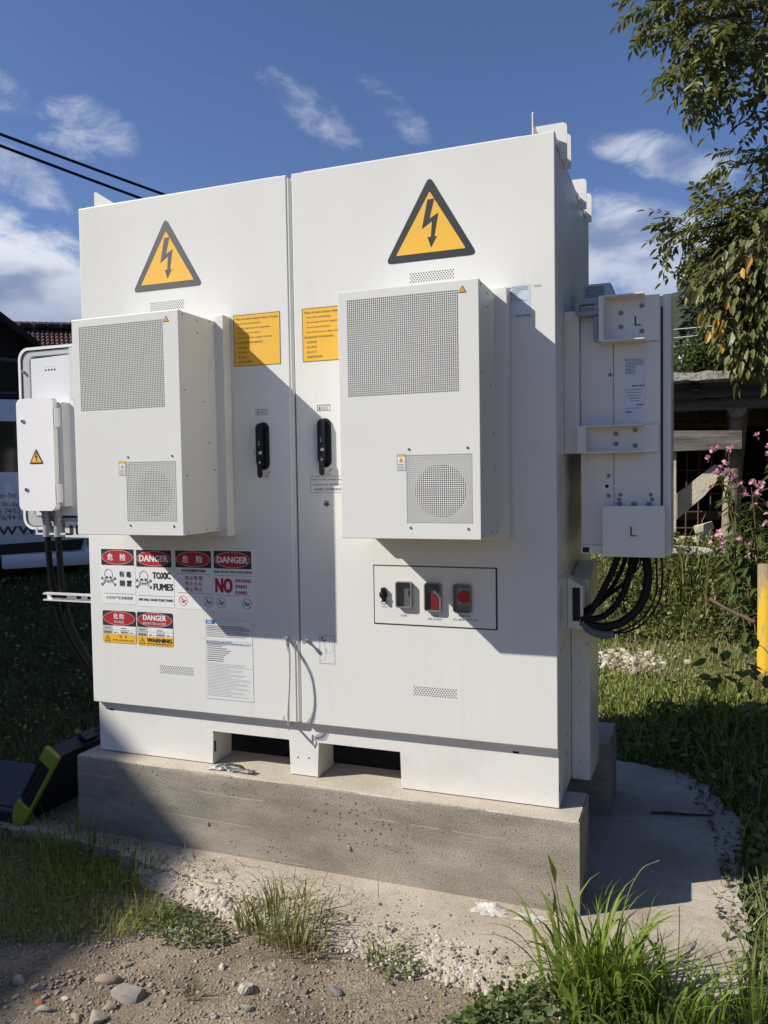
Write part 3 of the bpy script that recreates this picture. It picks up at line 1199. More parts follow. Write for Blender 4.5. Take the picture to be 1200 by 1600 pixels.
pebbles('rubble', np.array(rub2), RNG.gamma(1.6, 0.008, len(rub2)) + 0.006, leaf_mat('rubble_stone', [(0.30, 0.265, 0.21), (0.48, 0.43, 0.34), (0.60, 0.54, 0.44)], 0.95, 0.0, 0.1), kind='stuff', label='heap of pale broken stone in the sunny grass')

# ------------------------------------------------------------------ concrete plinths
PX0, PX1, PY0, PY1, PZ = -0.0451, 1.8798, -0.05, 0.19, -0.2946


def plinth(x0, x1, y0, y1, label, rough=True, seed=2):
    t = thing('concrete_plinth', ((x0 + x1) / 2, (y0 + y1) / 2, PZ), label, 'plinth', 'concrete plinths carrying the cabinet')
    r = random.Random(seed)
    bm = B()
    # body with slightly uneven arrises
    N = 70
    rows = []
    prof = [(y0, PZ - 0.05), (y0, -0.02), (y0 + 0.0015, -0.006), (y0 + 0.006, -0.0012)]
    for i in range(N + 1):
        x = x0 + (x1 - x0) * i / N
        row = []
        for k, (yy, z) in enumerate(prof):
            j = r.uniform(-1, 1)
            row.append(bm.verts.new((x, yy + (0.0010 * j if k >= 1 else 0), z - (0.0012 * abs(j) if k >= 2 else 0) - (0.0015 if k == 3 else 0))))
        row.append(bm.verts.new((x, y1, -0.003)))
        row.append(bm.verts.new((x, y1, PZ - 0.05)))
        rows.append(row)
    for i in range(N):
        for k in range(5):
            bm.faces.new((rows[i][k], rows[i + 1][k], rows[i + 1][k + 1], rows[i][k + 1]))
    bm.faces.new(list(reversed(rows[0])))
    bm.faces.new(rows[-1])
    fin(bm, 'block', M_CONC, t, angle=40)
    bm = B()
    pts = []
    for i in range(N + 1):
        x = x0 + 0.004 + (x1 - x0 - 0.008) * i / N
        pts.append((x, y0 + 0.0075 + 0.002 * math.sin(i * 0.37) + r.uniform(-0.0012, 0.0012)))
    lo = [bm.verts.new((x, y, 0.0)) for x, y in pts]
    up = [bm.verts.new((x, y1 - 0.004, 0.0)) for x, y in pts]
    l2 = [bm.verts.new((x, y - 0.0045, -0.006)) for x, y in pts]
    for i in range(N):
        bm.faces.new((lo[i], lo[i + 1], up[i + 1], up[i]))
        bm.faces.new((l2[i], l2[i + 1], lo[i + 1], lo[i]))
    fin(bm, 'top_screed', M_CONCTOP, t, angle=40)
    return t


pl = plinth(PX0, PX1, PY0, PY1, 'long low concrete plinth under the front of the cabinet')
bm = B()
for X_, Z_, R_ in ((0.545, -0.19, 0.008), (1.108, -0.196, 0.009), (0.02, -0.03, 0.004)):
    screw(bm, X_, PY0 + 0.001, Z_, R_, h=0.006)
fin(bm, 'form_tie_stub', M_ROCK, pl)
plinth(-0.04, 1.905, 0.72, 1.0, 'shaded concrete plinth behind, under the back of the cabinet', seed=5)

# ------------------------------------------------------------------ battery cabinet
H0, H1, D = 0.201, 2.1127, 0.9312
cab = thing('battery_cabinet', (0.905, 0.46, 0.0), 'tall white two-door battery cabinet covered in warning stickers on a concrete plinth', 'battery cabinet')
bm = B()
box(bm, 0.004, 1.806, 0.030, D, H0 + 0.004, H1 - 0.008, 0.004)
fin(bm, 'housing', M_WHITE, cab)
# side seam and raised side panel frame on the shaded side
bm = B()
box(bm, 1.806, 1.809, 0.045, 0.90, 0.75, H1 - 0.04, 0.001, 1)
box(bm, 1.806, 1.8085, 0.045, 0.315, 0.20, 0.74, 0.001, 1)
fin(bm, 'side_panel', M_WHITE, cab, label='plain side panel in shade')
bm = B()
for z in (1.66, 1.60, 1.0, 0.5):
    screw(bm, 1.809, 0.07, z, 0.007, '+x', 0.003)
for z in (0.19, 0.13):
    screw(bm, 1.8085, 0.20, z, 0.007, '+x', 0.004)
fin(bm, 'side_bolts', M_GALV, cab, label='bolts on the shaded side', kind='stuff')


def door(x0, x1, rolled):
    bm = B()
    pts = [(x0, H0), (x1, H0), (x1, H1), (x0, H1)]
    box(bm, x0, x1, 0.0, 0.027, H0, H1, 0.0045, 3)
    if rolled:
        tube(bm, [(x1 + 0.0035, 0.012, H0 + 0.004), (x1 + 0.0035, 0.012, H1 - 0.012)], 0.0095, 14)
    return fin(bm, 'door', M_WHITE, cab)


door_a = door(0.0, 0.894, True)
door_a['label'] = 'left cabinet door'
door_b = door(0.913, 1.81, False)
door_b['label'] = 'right cabinet door'
bm = B()
box(bm, 0.890, 0.918, 0.0272, 0.0296, H0 + 0.01, H1 - 0.01)
fin(bm, 'door_seal', M_DARK, cab, label='dark gap between the doors')
bm = B()
box(bm, 0.03, 0.86, 0.01, 0.03, H1 - 0.001, H1 + 0.004, 0.001, 1)
box(bm, 0.95, 1.70, 0.01, 0.03, H1 - 0.001, H1 + 0.004, 0.001, 1)
fin(bm, 'drip_edge', M_WHITE, cab)

# base with fork-lift pockets
bm = B()
FR = 0.027
outer = [(0.003, 0.0025), (0.526, 0.0025), (0.526, 0.130), (0.850, 0.130), (0.850, 0.0025), (0.961, 0.0025), (0.961, 0.131), (1.274, 0.131), (1.274, 0.0025), (1.807, 0.0025), (1.807, H0 + 0.003), (0.003, H0 + 0.003)]
prism(bm, outer, FR, FR + 0.13, 0.003)
box(bm, 0.003, 1.807, FR + 0.131, 0.70, 0.132, H0 + 0.003)
box(bm, 0.003, 0.03, FR + 0.131, 0.78, 0.0025, 0.131)
box(bm, 1.78, 1.807, FR + 0.131, 0.78, 0.0025, 0.131)
prism(bm, outer, 0.80, 0.92, 0.003)
fin(bm, 'base_frame', M_BASEWHITE, cab, label='dusty white base with fork pockets')
bm = B()
for x, z in ((0.055, 0.165), (1.66, 0.166)):
    box(bm, x, x + 0.02, FR - 0.0008, FR + 0.002, z, z + 0.007)
box(bm, 0.5262, 0.5268, FR + 0.008, FR + 0.02, 0.045, 0.085)
box(bm, 1.8072, 1.8078, FR + 0.003, FR + 0.012, 0.055, 0.075)
for x, z in ((0.881, 0.066), (0.925, 0.068), (0.530, 0.122)):
    screw(bm, x, FR + 0.0002, z, 0.0035, h=0.0008)
fin(bm, 'base_slots', M_DARK, cab)
# rust and dirt specks are left to the material

# lifting lugs on top


def lug(x, y, s, tall=True):
    """angle-iron lug: upright plate facing the front with a triangular gusset"""
    bm = B()
    z0 = H1 - 0.006
    x0, x1 = (x, x + 0.098) if s > 0 else (x - 0.098, x)
    pts = [(x0, z0), (1.8095, z0), (1.8095, z0 - 0.045), (x1, z0 - 0.045), (x1, z0 + 0.055), (x1 - 0.004, z0 + 0.064), (x1 - 0.012, z0 + 0.068), (x0, z0 + 0.068)]
    prism(bm, pts, y + 0.06, y + 0.064)
    gxx = x0 if s > 0 else x1 - 0.004
    t = bmesh.new()
    tri = [(y - 0.01, z0), (y + 0.06, z0), (y + 0.06, z0 + 0.05), (y - 0.002, z0 + (0.088 if tall else 0.06)), (y - 0.01, z0 + 0.08 if tall else z0 + 0.05)]
    aa = [t.verts.new((gxx, q, z)) for q, z in tri]
    bb = [t.verts.new((gxx + 0.004, q, z)) for q, z in tri]
    t.faces.new(aa)
    t.faces.new(list(reversed(bb)))
    for i in range(len(tri)):
        t.faces.new((aa[i], bb[i], bb[(i + 1) % len(tri)], aa[(i + 1) % len(tri)]))
    merge(bm, t)
    box(bm, x0, 1.804, y - 0.01, y + 0.10, z0 + 0.0002, z0 + 0.0042)
    box(bm, 1.8092, 1.8110, y - 0.02, y + 0.09, z0 - 0.030, z0 - 0.006)
    return fin(bm, 'lifting_lug', M_WHITE, cab)


for yy, tl in ((0.04, True), (0.13, False), (0.56, False), (0.73, False)):
    lug(1.735, yy, 1, tl)
# the left lugs: plate standing along the cabinet edge
for yy in (0.04, 0.60):
    bm = B()
    prism(bm, [(0.028, H1 - 0.006), (0.14, H1 - 0.006), (0.14, H1 + 0.012), (0.036, H1 + 0.078), (0.028, H1 + 0.075)], yy + 0.02, yy + 0.024)
    box(bm, 0.028, 0.032, yy + 0.0242, yy + 0.13, H1 - 0.006, H1 + 0.075)
    fin(bm, 'lifting_lug', M_WHITE, cab)

# lower side cover and cable entry on the shaded side
bm = B()
t = bmesh.new()
prof = [(0.315, -0.004), (0.60, -0.030), (0.60, 0.74), (0.47, 0.74), (0.315, 0.70)]
aa = [t.verts.new((1.8092, y, z)) for y, z in prof]
bb = [t.verts.new((1.872, y, z)) for y, z in prof]
t.faces.new(aa)
t.faces.new(list(reversed(bb)))
for i in range(len(prof)):
    t.faces.new((aa[i], bb[i], bb[(i + 1) % len(prof)], aa[(i + 1) % len(prof)]))
bmesh.ops.bevel(t, geom=list(t.edges), offset=0.002, segments=2, affect='EDGES')
merge(bm, t)
cov = fin(bm, 'side_cover', M_WHITE, cab, label='lower cover on the shaded side')
bm = B()
for z in (0.06, 0.2, 0.34, 0.44):
    screw(bm, 1.838, 0.3148, z, 0.005, h=0.0015)
screw(bm, 1.863, 0.3148, 0.67, 0.006, h=0.003)
screw(bm, 1.863, 0.3148, 0.475, 0.006, h=0.003)
fin(bm, 'cover_screws', M_GALV, cov)
bm = B()
prism(bm, [(1.8092, 0.545), (1.861, 0.545), (1.861, 0.60), (1.861, 0.69), (1.8092, 0.72)], 0.225, 0.313, 0.002)
ent = fin(bm, 'cable_entry', M_WHITE, cab, label='cable entry box on the shaded side')
bm = B()
box(bm, 1.826, 1.851, 0.2235, 0.2246, 0.572, 0.685)
fin(bm, 'entry_opening', M_DARK, ent)

# vent dots on the doors


def vent(x0, x1, z0, z1):
    bm = B()
    n = 17
    for j in range(5):
        z = z0 + (z1 - z0) * j / 4
        for i in range(n - (j % 2)):
            x = x0 + (x1 - x0) * (i + 0.5 * (j % 2)) / (n - 1)
            poly(bm, ellipse(x, z, 0.0021, 0.0021, 7), -0.0005)
    fin(bm, 'vent_holes', M_DARK, cab, angle=0)


for q in ((0.322, 0.466, 1.698, 1.724), (1.341, 1.486, 1.702, 1.728), (0.321, 0.465, 0.340, 0.366), (1.334, 1.479, 0.339, 0.365)):
    vent(*q)

# ------------------------------------------------------------------ stickers


def bolt(bm, cx, zb, zt, y, s):
    """lightning arrow; box height zt-zb"""
    h = zt - zb
    P = [(-0.044, 1.0), (0.088, 1.0), (-0.010, 0.60), (0.165, 0.70), (0.083, 0.225), (0.135, 0.225), (0.013, 0.0), (-0.050, 0.225), (0.015, 0.225), (0.040, 0.545), (-0.160, 0.405)]
    pts = [(cx + x * h * s * 1.8, zb + z * h) for x, z in P]
    poly(bm, pts, y)


def warning_triangle(cx, zb, zt, hw, y, parent, black=None, edge=0.075, rad=0.013, label=None, name='warning_triangle'):
    black = black or M_SIGNBLACK
    h = zt - zb
    big = [(cx - hw, zb), (cx + hw, zb), (cx, zt)]
    big = round_poly([(cx - hw * 1.06, zb), (cx + hw * 1.06, zb), (cx, zt + h * 0.05)], rad)
    bm = B()
    prism(bm, big, y - 0.0008, y)
    t = fin(bm, name, black, parent, label=label, angle=0)
    bm = B()
    e = h * edge
    inner = round_poly([(cx - hw * 0.80, zb + e), (cx + hw * 0.80, zb + e), (cx, zt - 1.55 * e)], rad * 0.18)
    poly(bm, inner, y - 0.0013)
    fin(bm, 'yellow_field', M_YELLOW, t, angle=0)
    bm = B()
    bolt(bm, cx, zb + h * 0.15, zt - h * 0.245, y - 0.0018, 0.62)
    fin(bm, 'lightning_bolt', black, t, angle=0)
    return t


warning_triangle(0.3975, 1.770, 2.017, 0.1445, 0, cab, M_SIGNBLACK2, 0.095, 0.014, 'high-voltage triangle on the left door')
warning_triangle(1.410, 1.767, 2.022, 0.147, 0, cab, M_SIGNBLACK, 0.095, 0.014, 'high-voltage triangle on the right door')


def alarm_sign(x0, label):
    w, z0, z1 = 0.186, 1.468, 1.650
    bm = B()
    prism(bm, [(x0, z0), (x0 + w, z0), (x0 + w, z1), (x0, z1)], -0.0006, 0)
    t = fin(bm, 'alarm_notice', M_YELLOW, cab, label=label, angle=0)
    bm = B()
    frame_line(bm, x0, x0 + w, z0, z1, 0.0018, -0.0011)
    rows = ['When the alarm indicator blinks or buzzes', '· Stay away immediately.', '· Do not approach the equipment.', '· Do not open the doors.', '· Cut off the power supply remotely.',
            '当设备告警灯闪烁或蜂鸣时：', '· 立即远离', '· 禁止靠近', '· 禁止开门', '· 远程切断电源']
    wd = [0.170, 0.097, 0.134, 0.096, 0.142, 0.112, 0.042, 0.042, 0.042, 0.062]
    for i, (s, ww) in enumerate(zip(rows, wd)):
        zt = z1 - 0.011 - i * 0.0168
        xx = x0 + 0.008 + (0.004 if s[0] == '·' else 0)
        text(bm, s, xx, xx + ww, zt - 0.0080, zt, -0.0011)
    fin(bm, 'lettering', mat('brown_print', (0.13, 0.085, 0.03), 0.6), t, angle=0)


alarm_sign(0.673, 'yellow alarm notice on the left door, half in shade')
alarm_sign(0.945, 'yellow alarm notice on the right door, partly behind the air conditioner')


def skull(bm, cx, cz, s, y):
    """outlined skull over crossed bones; s = overall width"""
    w = s * 0.028
    circ_line(bm, cx, cz + s * 0.20, s * 0.29, w, y, 30, -35, 215, s * 0.33)
    for sg in (-1, 1):
        poly(bm, ellipse(cx + sg * s * 0.12, cz + s * 0.04, s * 0.075, s * 0.07, 14), y)
        seg2(bm, (cx + sg * s * 0.235, cz + s * 0.02), (cx + sg * s * 0.20, cz - s * 0.10), w, y)
        seg2(bm, (cx + sg * s * 0.20, cz - s * 0.10), (cx + sg * s * 0.12, cz - s * 0.13), w, y)
        seg2(bm, (cx + sg * s * 0.13, cz - s * 0.13), (cx + sg * s * 0.10, cz - s * 0.26), w, y)
        # bones: two strokes and two knobs at each end
        for e in (-1, 1):
            a = Vector((cx + sg * s * 0.20, cz - s * 0.16 + e * s * 0.01 - (s * 0.02)))
            q = Vector((cx + sg * s * 0.47, cz - s * 0.20 + e * s * 0.19))
            d = (q - a).normalized()
            nn = Vector((-d.y, d.x)) * s * 0.035
            seg2(bm, a + nn, q + nn, w, y)
            seg2(bm, a - nn, q - nn, w, y)
            circ_line(bm, q.x + nn.x * 1.2, q.y + nn.y * 1.2, s * 0.05, w, y, 10)
            circ_line(bm, q.x - nn.x * 1.2, q.y - nn.y * 1.2, s * 0.05, w, y, 10)
    poly(bm, [(cx - s * 0.03, cz - s * 0.06), (cx + s * 0.03, cz - s * 0.06), (cx, cz + s * 0.015)], y)
    seg2(bm, (cx - s * 0.10, cz - s * 0.26), (cx + s * 0.10, cz - s * 0.26), w, y)
    for k in range(-2, 3):
        seg2(bm, (cx + k * s * 0.04, cz - s * 0.14), (cx + k * s * 0.04, cz - s * 0.20), w * 0.8, y)
    seg2(bm, (cx - s * 0.12, cz - s * 0.17), (cx + s * 0.12, cz - s * 0.17), w * 0.8, y)


def danger_head(t, x0, x1, z0, z1, txt, zh, ell=0.92, y=-0.0006, second=None, cjk=False):
    bm = B()
    rect(bm, x0, x1, z0, z1, y - 0.0006)
    fin(bm, 'black_field', M_SIGNBLACK, t, angle=0)
    cx, cz = (x0 + x1) / 2, (z0 + z1) / 2
    bm = B()
    poly(bm, ellipse(cx, cz, (x1 - x0) * 0.475, (z1 - z0) * 0.45, 40), y - 0.0011)
    fin(bm, 'red_oval', M_SIGNRED, t, angle=0)
    bm = B()
    circ_line(bm, cx, cz, (x1 - x0) * 0.475, 0.0011, y - 0.0014, 40, rz=(z1 - z0) * 0.45)
    W_ = (x1 - x0)
    if cjk:
        if second is None:
            text(bm, '危', cx - W_ * 0.30, cx - W_ * 0.125, cz - zh / 2, cz + zh / 2, y - 0.0016, 0.03)
            text(bm, '险', cx + W_ * 0.09, cx + W_ * 0.265, cz - zh / 2, cz + zh / 2, y - 0.0016, 0.03)
        else:
            text(bm, '危', cx - W_ * 0.17, cx - W_ * 0.02, cz - zh * 0.2, cz + zh * 0.9, y - 0.0016, 0.03)
            text(bm, '险', cx + W_ * 0.03, cx + W_ * 0.18, cz - zh * 0.2, cz + zh * 0.9, y - 0.0016, 0.03)
            text(bm, second, cx - W_ * 0.16, cx + W_ * 0.16, cz - zh * 0.85, cz - zh * 0.38, y - 0.0016)
    else:
        if second is None:
            text(bm, txt, cx - W_ * 0.41, cx + W_ * 0.41, cz - zh / 2, cz + zh / 2, y - 0.0016, 0.06)
        else:
            text(bm, txt, cx - W_ * 0.34, cx + W_ * 0.34, cz - zh * 0.10, cz + zh * 0.85, y - 0.0016, 0.022)
            text(bm, second, cx - W_ * 0.34, cx + W_ * 0.34, cz - zh * 0.85, cz - zh * 0.38, y - 0.0016, 0.03)
    fin(bm, 'lettering', M_SIGNWHITE, t, angle=0)


def sign_plate(x0, x1, z0, z1, label, r=0.004, m=None, name='danger_sign'):
    bm = B()
    prism(bm, rrect(x0, x1, z0, z1, r, 3), -0.0006, 0)
    return fin(bm, name, m or M_SIGNWHITE, cab, label=label, angle=0)


YL = -0.0012
# toxic fumes, Chinese
t = sign_plate(0.056, 0.217, 0.594, 0.809, 'toxic fumes sticker in Chinese, upper row')
danger_head(t, 0.060, 0.212, 0.744, 0.806, '', 0.027, cjk=True)
bm = B()
skull(bm, 0.092, 0.693, 0.066, YL)
for s, xx, zz_ in (('有', 0.142, 0.698), ('毒', 0.174, 0.697), ('烟', 0.143, 0.663), ('雾', 0.176, 0.662)):
    text(bm, s, xx, xx + 0.025, zz_, zz_ + 0.024, YL, 0.03)
rect(bm, 0.068, 0.211, 0.6335, 0.6345, YL)
text(bm, '火灾会产生有毒烟雾', 0.078, 0.203, 0.612, 0.624, YL)
fin(bm, 'lettering', M_SIGNBLACK, t, angle=0)
# toxic fumes, English
t = sign_plate(0.2205, 0.391, 0.590, 0.808, 'toxic fumes sticker in English, upper row')
danger_head(t, 0.224, 0.383, 0.741, 0.805, 'DANGER', 0.025)
bm = B()
skull(bm, 0.256, 0.689, 0.068, YL)
text(bm, 'TOXIC', 0.296, 0.378, 0.696, 0.722, YL, 0.055)
text(bm, 'FUMES', 0.299, 0.388, 0.653, 0.679, YL, 0.055)
rect(bm, 0.231, 0.384, 0.6305, 0.6315, YL)
text(bm, 'FIRE WILL CAUSE TOXIC FUMES', 0.231, 0.386, 0.611, 0.6205, YL, 0.03)
fin(bm, 'lettering', M_SIGNBLACK, t, angle=0)
# battery explosion, Chinese
t = sign_plate(0.397, 0.5625, 0.588, 0.809, 'no fire sticker in Chinese, upper row')
danger_head(t, 0.401, 0.556, 0.743, 0.806, '', 0.027, cjk=True)
bm = B()
text(bm, '存在电池爆炸的危险', 0.426, 0.532, 0.726, 0.737, YL, 0.03)
rect(bm, 0.405, 0.554, 0.7195, 0.7205, YL)
rect(bm, 0.408, 0.555, 0.6475, 0.6485, YL)


def no_symbol(bm, x, z, r, kind):
    circ_line(bm, x, z, r, 0.0014, YL, 22)
    seg2(bm, (x - r * .7, z + r * .7), (x + r * .7, z - r * .7), 0.0014, YL)
    if kind:
        seg2(bm, (x - r * .1, z - r * .35), (x + r * .6, z + r * .15), 0.004, YL)
        seg2(bm, (x - r * .5, z - r * .5), (x - r * .35, z + r * .3), 0.003, YL)
        seg2(bm, (x - r * .35, z + r * .3), (x - r * .05, z - r * .1), 0.003, YL)
    else:
        seg2(bm, (x - r * .15, z - r * .4), (x + r * .55, z + r * .2), 0.004, YL)
        seg2(bm, (x - r * .25, z + r * .55), (x - r * .05, z - r * .1), 0.003, YL)
        seg2(bm, (x - r * .6, z - r * .05), (x - r * .1, z - r * .15), 0.002, YL)


no_symbol(bm, 0.542, 0.618, 0.0195, 1)
fin(bm, 'lettering', M_SIGNBLACK, t, angle=0)
bm = B()
for i, s in enumerate(('禁止吸烟', '禁止火花', '禁止明火')):
    for k, ch in enumerate(s):
        xx = 0.442 + k * 0.0195
        text(bm, ch, xx, xx + 0.0155, 0.697 - i * 0.0212, 0.7125 - i * 0.0212, YL, 0.01)
no_symbol(bm, 0.431, 0.618, 0.0185, 0)
fin(bm, 'red_lettering', M_SIGNRED, t, angle=0)
# battery explosion, English
t = sign_plate(0.5635, 0.736, 0.588, 0.812, 'no smoking sparks flames sticker in English, upper row')
danger_head(t, 0.567, 0.724, 0.743, 0.808, 'DANGER', 0.024)
bm = B()
text(bm, 'RISK OF BATTERY EXPLOSION', 0.568, 0.725, 0.7265, 0.7355, YL, 0.04)
rect(bm, 0.570, 0.724, 0.7175, 0.7185, YL)
rect(bm, 0.573, 0.724, 0.6455, 0.6465, YL)
no_symbol(bm, 0.595, 0.617, 0.0195, 0)
no_symbol(bm, 0.703, 0.617, 0.0195, 1)
fin(bm, 'lettering', M_SIGNBLACK, t, angle=0)
bm = B()
text(bm, 'NO', 0.571, 0.645, 0.6535, 0.7085, YL, 0.055)
for i, (s, ww) in enumerate((('SMOKING', 0.067), ('SPARKS', 0.050), ('FLAMES', 0.050))):
    text(bm, s, 0.655, 0.655 + ww, 0.694 - i * 0.0215, 0.7065 - i * 0.0215, YL, 0.045)
fin(bm, 'red_lettering', M_SIGNRED, t, angle=0)

# restricted access pair
for (x0, x1, z0, z1, cjk) in ((0.0575, 0.2145, 0.4405, 0.5665, True), (0.2195, 0.3825, 0.4390, 0.5675, False)):
    t = sign_plate(x0, x1, z0, z1, 'restricted access sticker in Chinese, lower row' if cjk else 'restricted access sticker in English, lower row', 0.008, M_SIGNBLACK)
    w = x1 - x0
    zc = z1 - 0.058
    bm = B()
    poly(bm, ellipse((x0 + x1) / 2, (z1 + zc) / 2, w * 0.475, (z1 - zc) * 0.46, 40), -0.0011)
    fin(bm, 'red_oval', M_SIGNRED, t, angle=0)
    bm = B()
    cx, cz = (x0 + x1) / 2, (z1 + zc) / 2
    circ_line(bm, cx, cz, w * 0.475, 0.001, -0.0014, 40, rz=(z1 - zc) * 0.46)
    if cjk:
        text(bm, '危', cx - 0.026, cx - 0.004, cz - 0.003, cz + 0.019, -0.0016, 0.03)
        text(bm, '险', cx + 0.003, cx + 0.025, cz - 0.003, cz + 0.019, -0.0016, 0.03)
        text(bm, '闲人免进', cx - 0.024, cx + 0.022, cz - 0.019, cz - 0.008, -0.0016)
    else:
        text(bm, 'DANGER', cx - 0.053, cx + 0.052, cz - 0.002, cz + 0.019, -0.0016, 0.06)
        text(bm, 'RESTRICTED ACCESS', cx - 0.054, cx + 0.051, cz - 0.018, cz - 0.009, -0.0016, 0.008)
    fin(bm, 'lettering', M_SIGNWHITE, t, angle=0)
    zy = z0 + 0.0365
    bm = B()
    rect(bm, x0 + 0.0012, x1 - 0.0012, zy, zc, -0.0011)
    fin(bm, 'table_field', M_SIGNWHITE, t, angle=0)
    bm = B()
    zm = (zy + zc) / 2
    rect(bm, x0 + 0.0012, x0 + w * 0.29, zm + 0.0005, zc, -0.0015)
    rect(bm, x0 + 0.0012, x0 + w * 0.29, zy, zm - 0.0005, -0.0015)
    rect(bm, x0 + w * 0.53, x0 + w * 0.77, zy, zm - 0.0005, -0.0015)
    fin(bm, 'table_cells', M_SIGNGREY, t, angle=0, kind='stuff')
    bm = B()
    rect(bm, x0 + 0.0012, x1 - 0.0012, zm - 0.0004, zm + 0.0004, -0.0013)
    for a0, b0, zz_ in ((0.06, 0.23, zm + 0.006), (0.55, 0.72, zm + 0.005), (0.03, 0.27, zy + 0.006), (0.03, 0.27, zy + 0.002), (0.33, 0.42, zy + 0.004), (0.55, 0.75, zy + 0.005), (0.81, 0.91, zy + 0.004), (0.95, 0.975, zy + 0.003), (0.46, 0.485, zy + 0.003)):
        k = int((b0 - a0) / 0.022)
        for i in range(max(1, k)):
            xa_ = x0 + w * (a0 + (b0 - a0) * i / max(1, k))
            rect(bm, xa_, xa_ + w * 0.017, zz_, zz_ + (0.004 if (i * 7) % 3 else 0.003), -0.0018)
    fin(bm, 'table_print', M_INK, t, angle=0)
    bm = B()
    pts = [(x0 + 0.0012, zy), (x1 - 0.0012, zy), (x1 - 0.0012, z0 + 0.008)]
    pts += [(x1 - 0.008 + 0.0068 * math.cos(a), z0 + 0.008 - 0.0068 * math.sin(a)) for a in (0.4, 0.8, 1.2, 1.57)]
    pts += [(x0 + 0.008 - 0.0068 * math.sin(a), z0 + 0.008 - 0.0068 * math.cos(a)) for a in (0.0, 0.4, 0.8, 1.2)] + [(x0 + 0.0012, z0 + 0.008)]
    poly(bm, pts, -0.0011)
    fin(bm, 'yellow_field', M_YELLOW, t, angle=0)
    bm = B()
    tx, tz, th = x0 + 0.022, z0 + 0.0065, 0.026
    for p, q in (((-.55, 0), (.55, 0)), ((.55, 0), (0, 1)), ((0, 1), (-.55, 0)), ((-.42, .08), (.42, .08)), ((.42, .08), (0, .84)), ((0, .84), (-.42, .08))):
        seg2(bm, (tx + p[0] * th, tz + p[1] * th), (tx + q[0] * th, tz + q[1] * th), 0.0008, -0.0018)
    bolt(bm, tx, tz + 0.005, tz + 0.016, -0.0018, 0.6)
    if cjk:
        text(bm, '警', x0 + w * 0.50, x0 + w * 0.565, z0 + 0.021, z0 + 0.031, -0.0018)
        text(bm, '告', x0 + w * 0.66, x0 + w * 0.72, z0 + 0.021, z0 + 0.031, -0.0018)
        text(bm, '非专业人员请勿靠近设备', x0 + w * 0.29, x0 + w * 0.92, z0 + 0.009, z0 + 0.0155, -0.0018)
    else:
        text(bm, 'WARNING', x0 + w * 0.265, x0 + w * 0.965, z0 + 0.0145, z0 + 0.0305, -0.0018, 0.065)
        for i in range(26):
            xa_ = x0 + w * (0.27 + 0.68 * i / 26)
            rect(bm, xa_, xa_ + w * 0.018, z0 + 0.007, z0 + 0.0105, -0.0018)
    fin(bm, 'lettering', M_SIGNBLACK, t, angle=0)

# the instruction sheet: dense small print shown as ragged rows of words
DX0, DX1, DZ0, DZ1 = 0.5235, 0.7215, 0.2585, 0.5545
bm = B()
prism(bm, [(DX0, DZ0), (DX1, DZ0), (DX1, DZ1), (DX0, DZ1)], -0.0005, 0)
t = fin(bm, 'instruction_sheet', M_PAPER, cab, label='dense instruction sheet on the left door', angle=0)
bm = B()
frame_line(bm, DX0, DX1, DZ0, DZ1, 0.0005, -0.0009)
r = random.Random(11)


def words(bm, xa_, xb_, z, h, y=-0.001, lo=0.004, hi=0.013, gap=0.0016):
    x = xa_
    while x < xb_ - 0.002:
        w = min(r.uniform(lo, hi), xb_ - x)
        rect(bm, x, x + w, z, z + h, y)
        x += w + gap


zz_ = DZ1 - 0.026
for k in range(7):
    words(bm, DX0 + 0.006, DX1 - (0.012 if k % 3 else 0.03), zz_, 0.0026 if k < 3 else 0.0018)
    zz_ -= 0.0062
zz_ -= 0.018
for k in range(2):
    words(bm, DX0 + 0.006, DX1 - (0.008 if k == 0 else 0.11), zz_, 0.0022, lo=0.003, hi=0.009, gap=0.005 if k == 0 else 0.0014)
    zz_ -= 0.0064
for k in range(8):
    words(bm, DX0 + 0.006, DX0 + r.uniform(0.062, 0.125), zz_, 0.0024, gap=0.0009)
    zz_ -= 0.0078
fin(bm, 'bold_print', M_INK, t, angle=0)
bm = B()
zz_ -= 0.002
for k in range(23):
    if zz_ < DZ0 + 0.012:
        break
    words(bm, DX0 + 0.006, DX1 - (r.uniform(0.006, 0.05) if k % 3 else r.uniform(0.02, 0.1)), zz_, 0.0014, gap=0.0012, hi=0.009)
    zz_ -= 0.0054
fin(bm, 'fine_print', M_INKLIGHT, t, angle=0)
bm = B()
rect(bm, DX0 + 0.004, DX0 + 0.042, DZ1 - 0.0175, DZ1 - 0.003, -0.0009)
words(bm, DX0 + 0.006, DX1 - 0.085, DZ1 - 0.0835, 0.0024, -0.0011)
words(bm, DX0 + 0.006, DX1 - 0.012, DZ1 - 0.0895, 0.0016, -0.0011)
frame_line(bm, DX0 + 0.004, DX1 - 0.006, DZ1 - 0.0925, DZ1 - 0.0785, 0.0006, -0.0009)
fin(bm, 'blue_print', M_INKBLUE, t, angle=0)
bm = B()
words(bm, DX0 + 0.010, DX0 + 0.026, DZ1 - 0.0085, 0.003, -0.0013)
words(bm, DX0 + 0.010, DX0 + 0.030, DZ1 - 0.0145, 0.003, -0.0013)
fin(bm, 'white_print', M_SIGNWHITE, t, angle=0)

# name plate of the cabinet, upper right
bm = B()
rect(bm, 1.662, 1.733, 1.555, 1.658, -0.0004)
t = fin(bm, 'name_plate', M_SILVER, cab, label='silver name plate right of the air conditioner', angle=0)


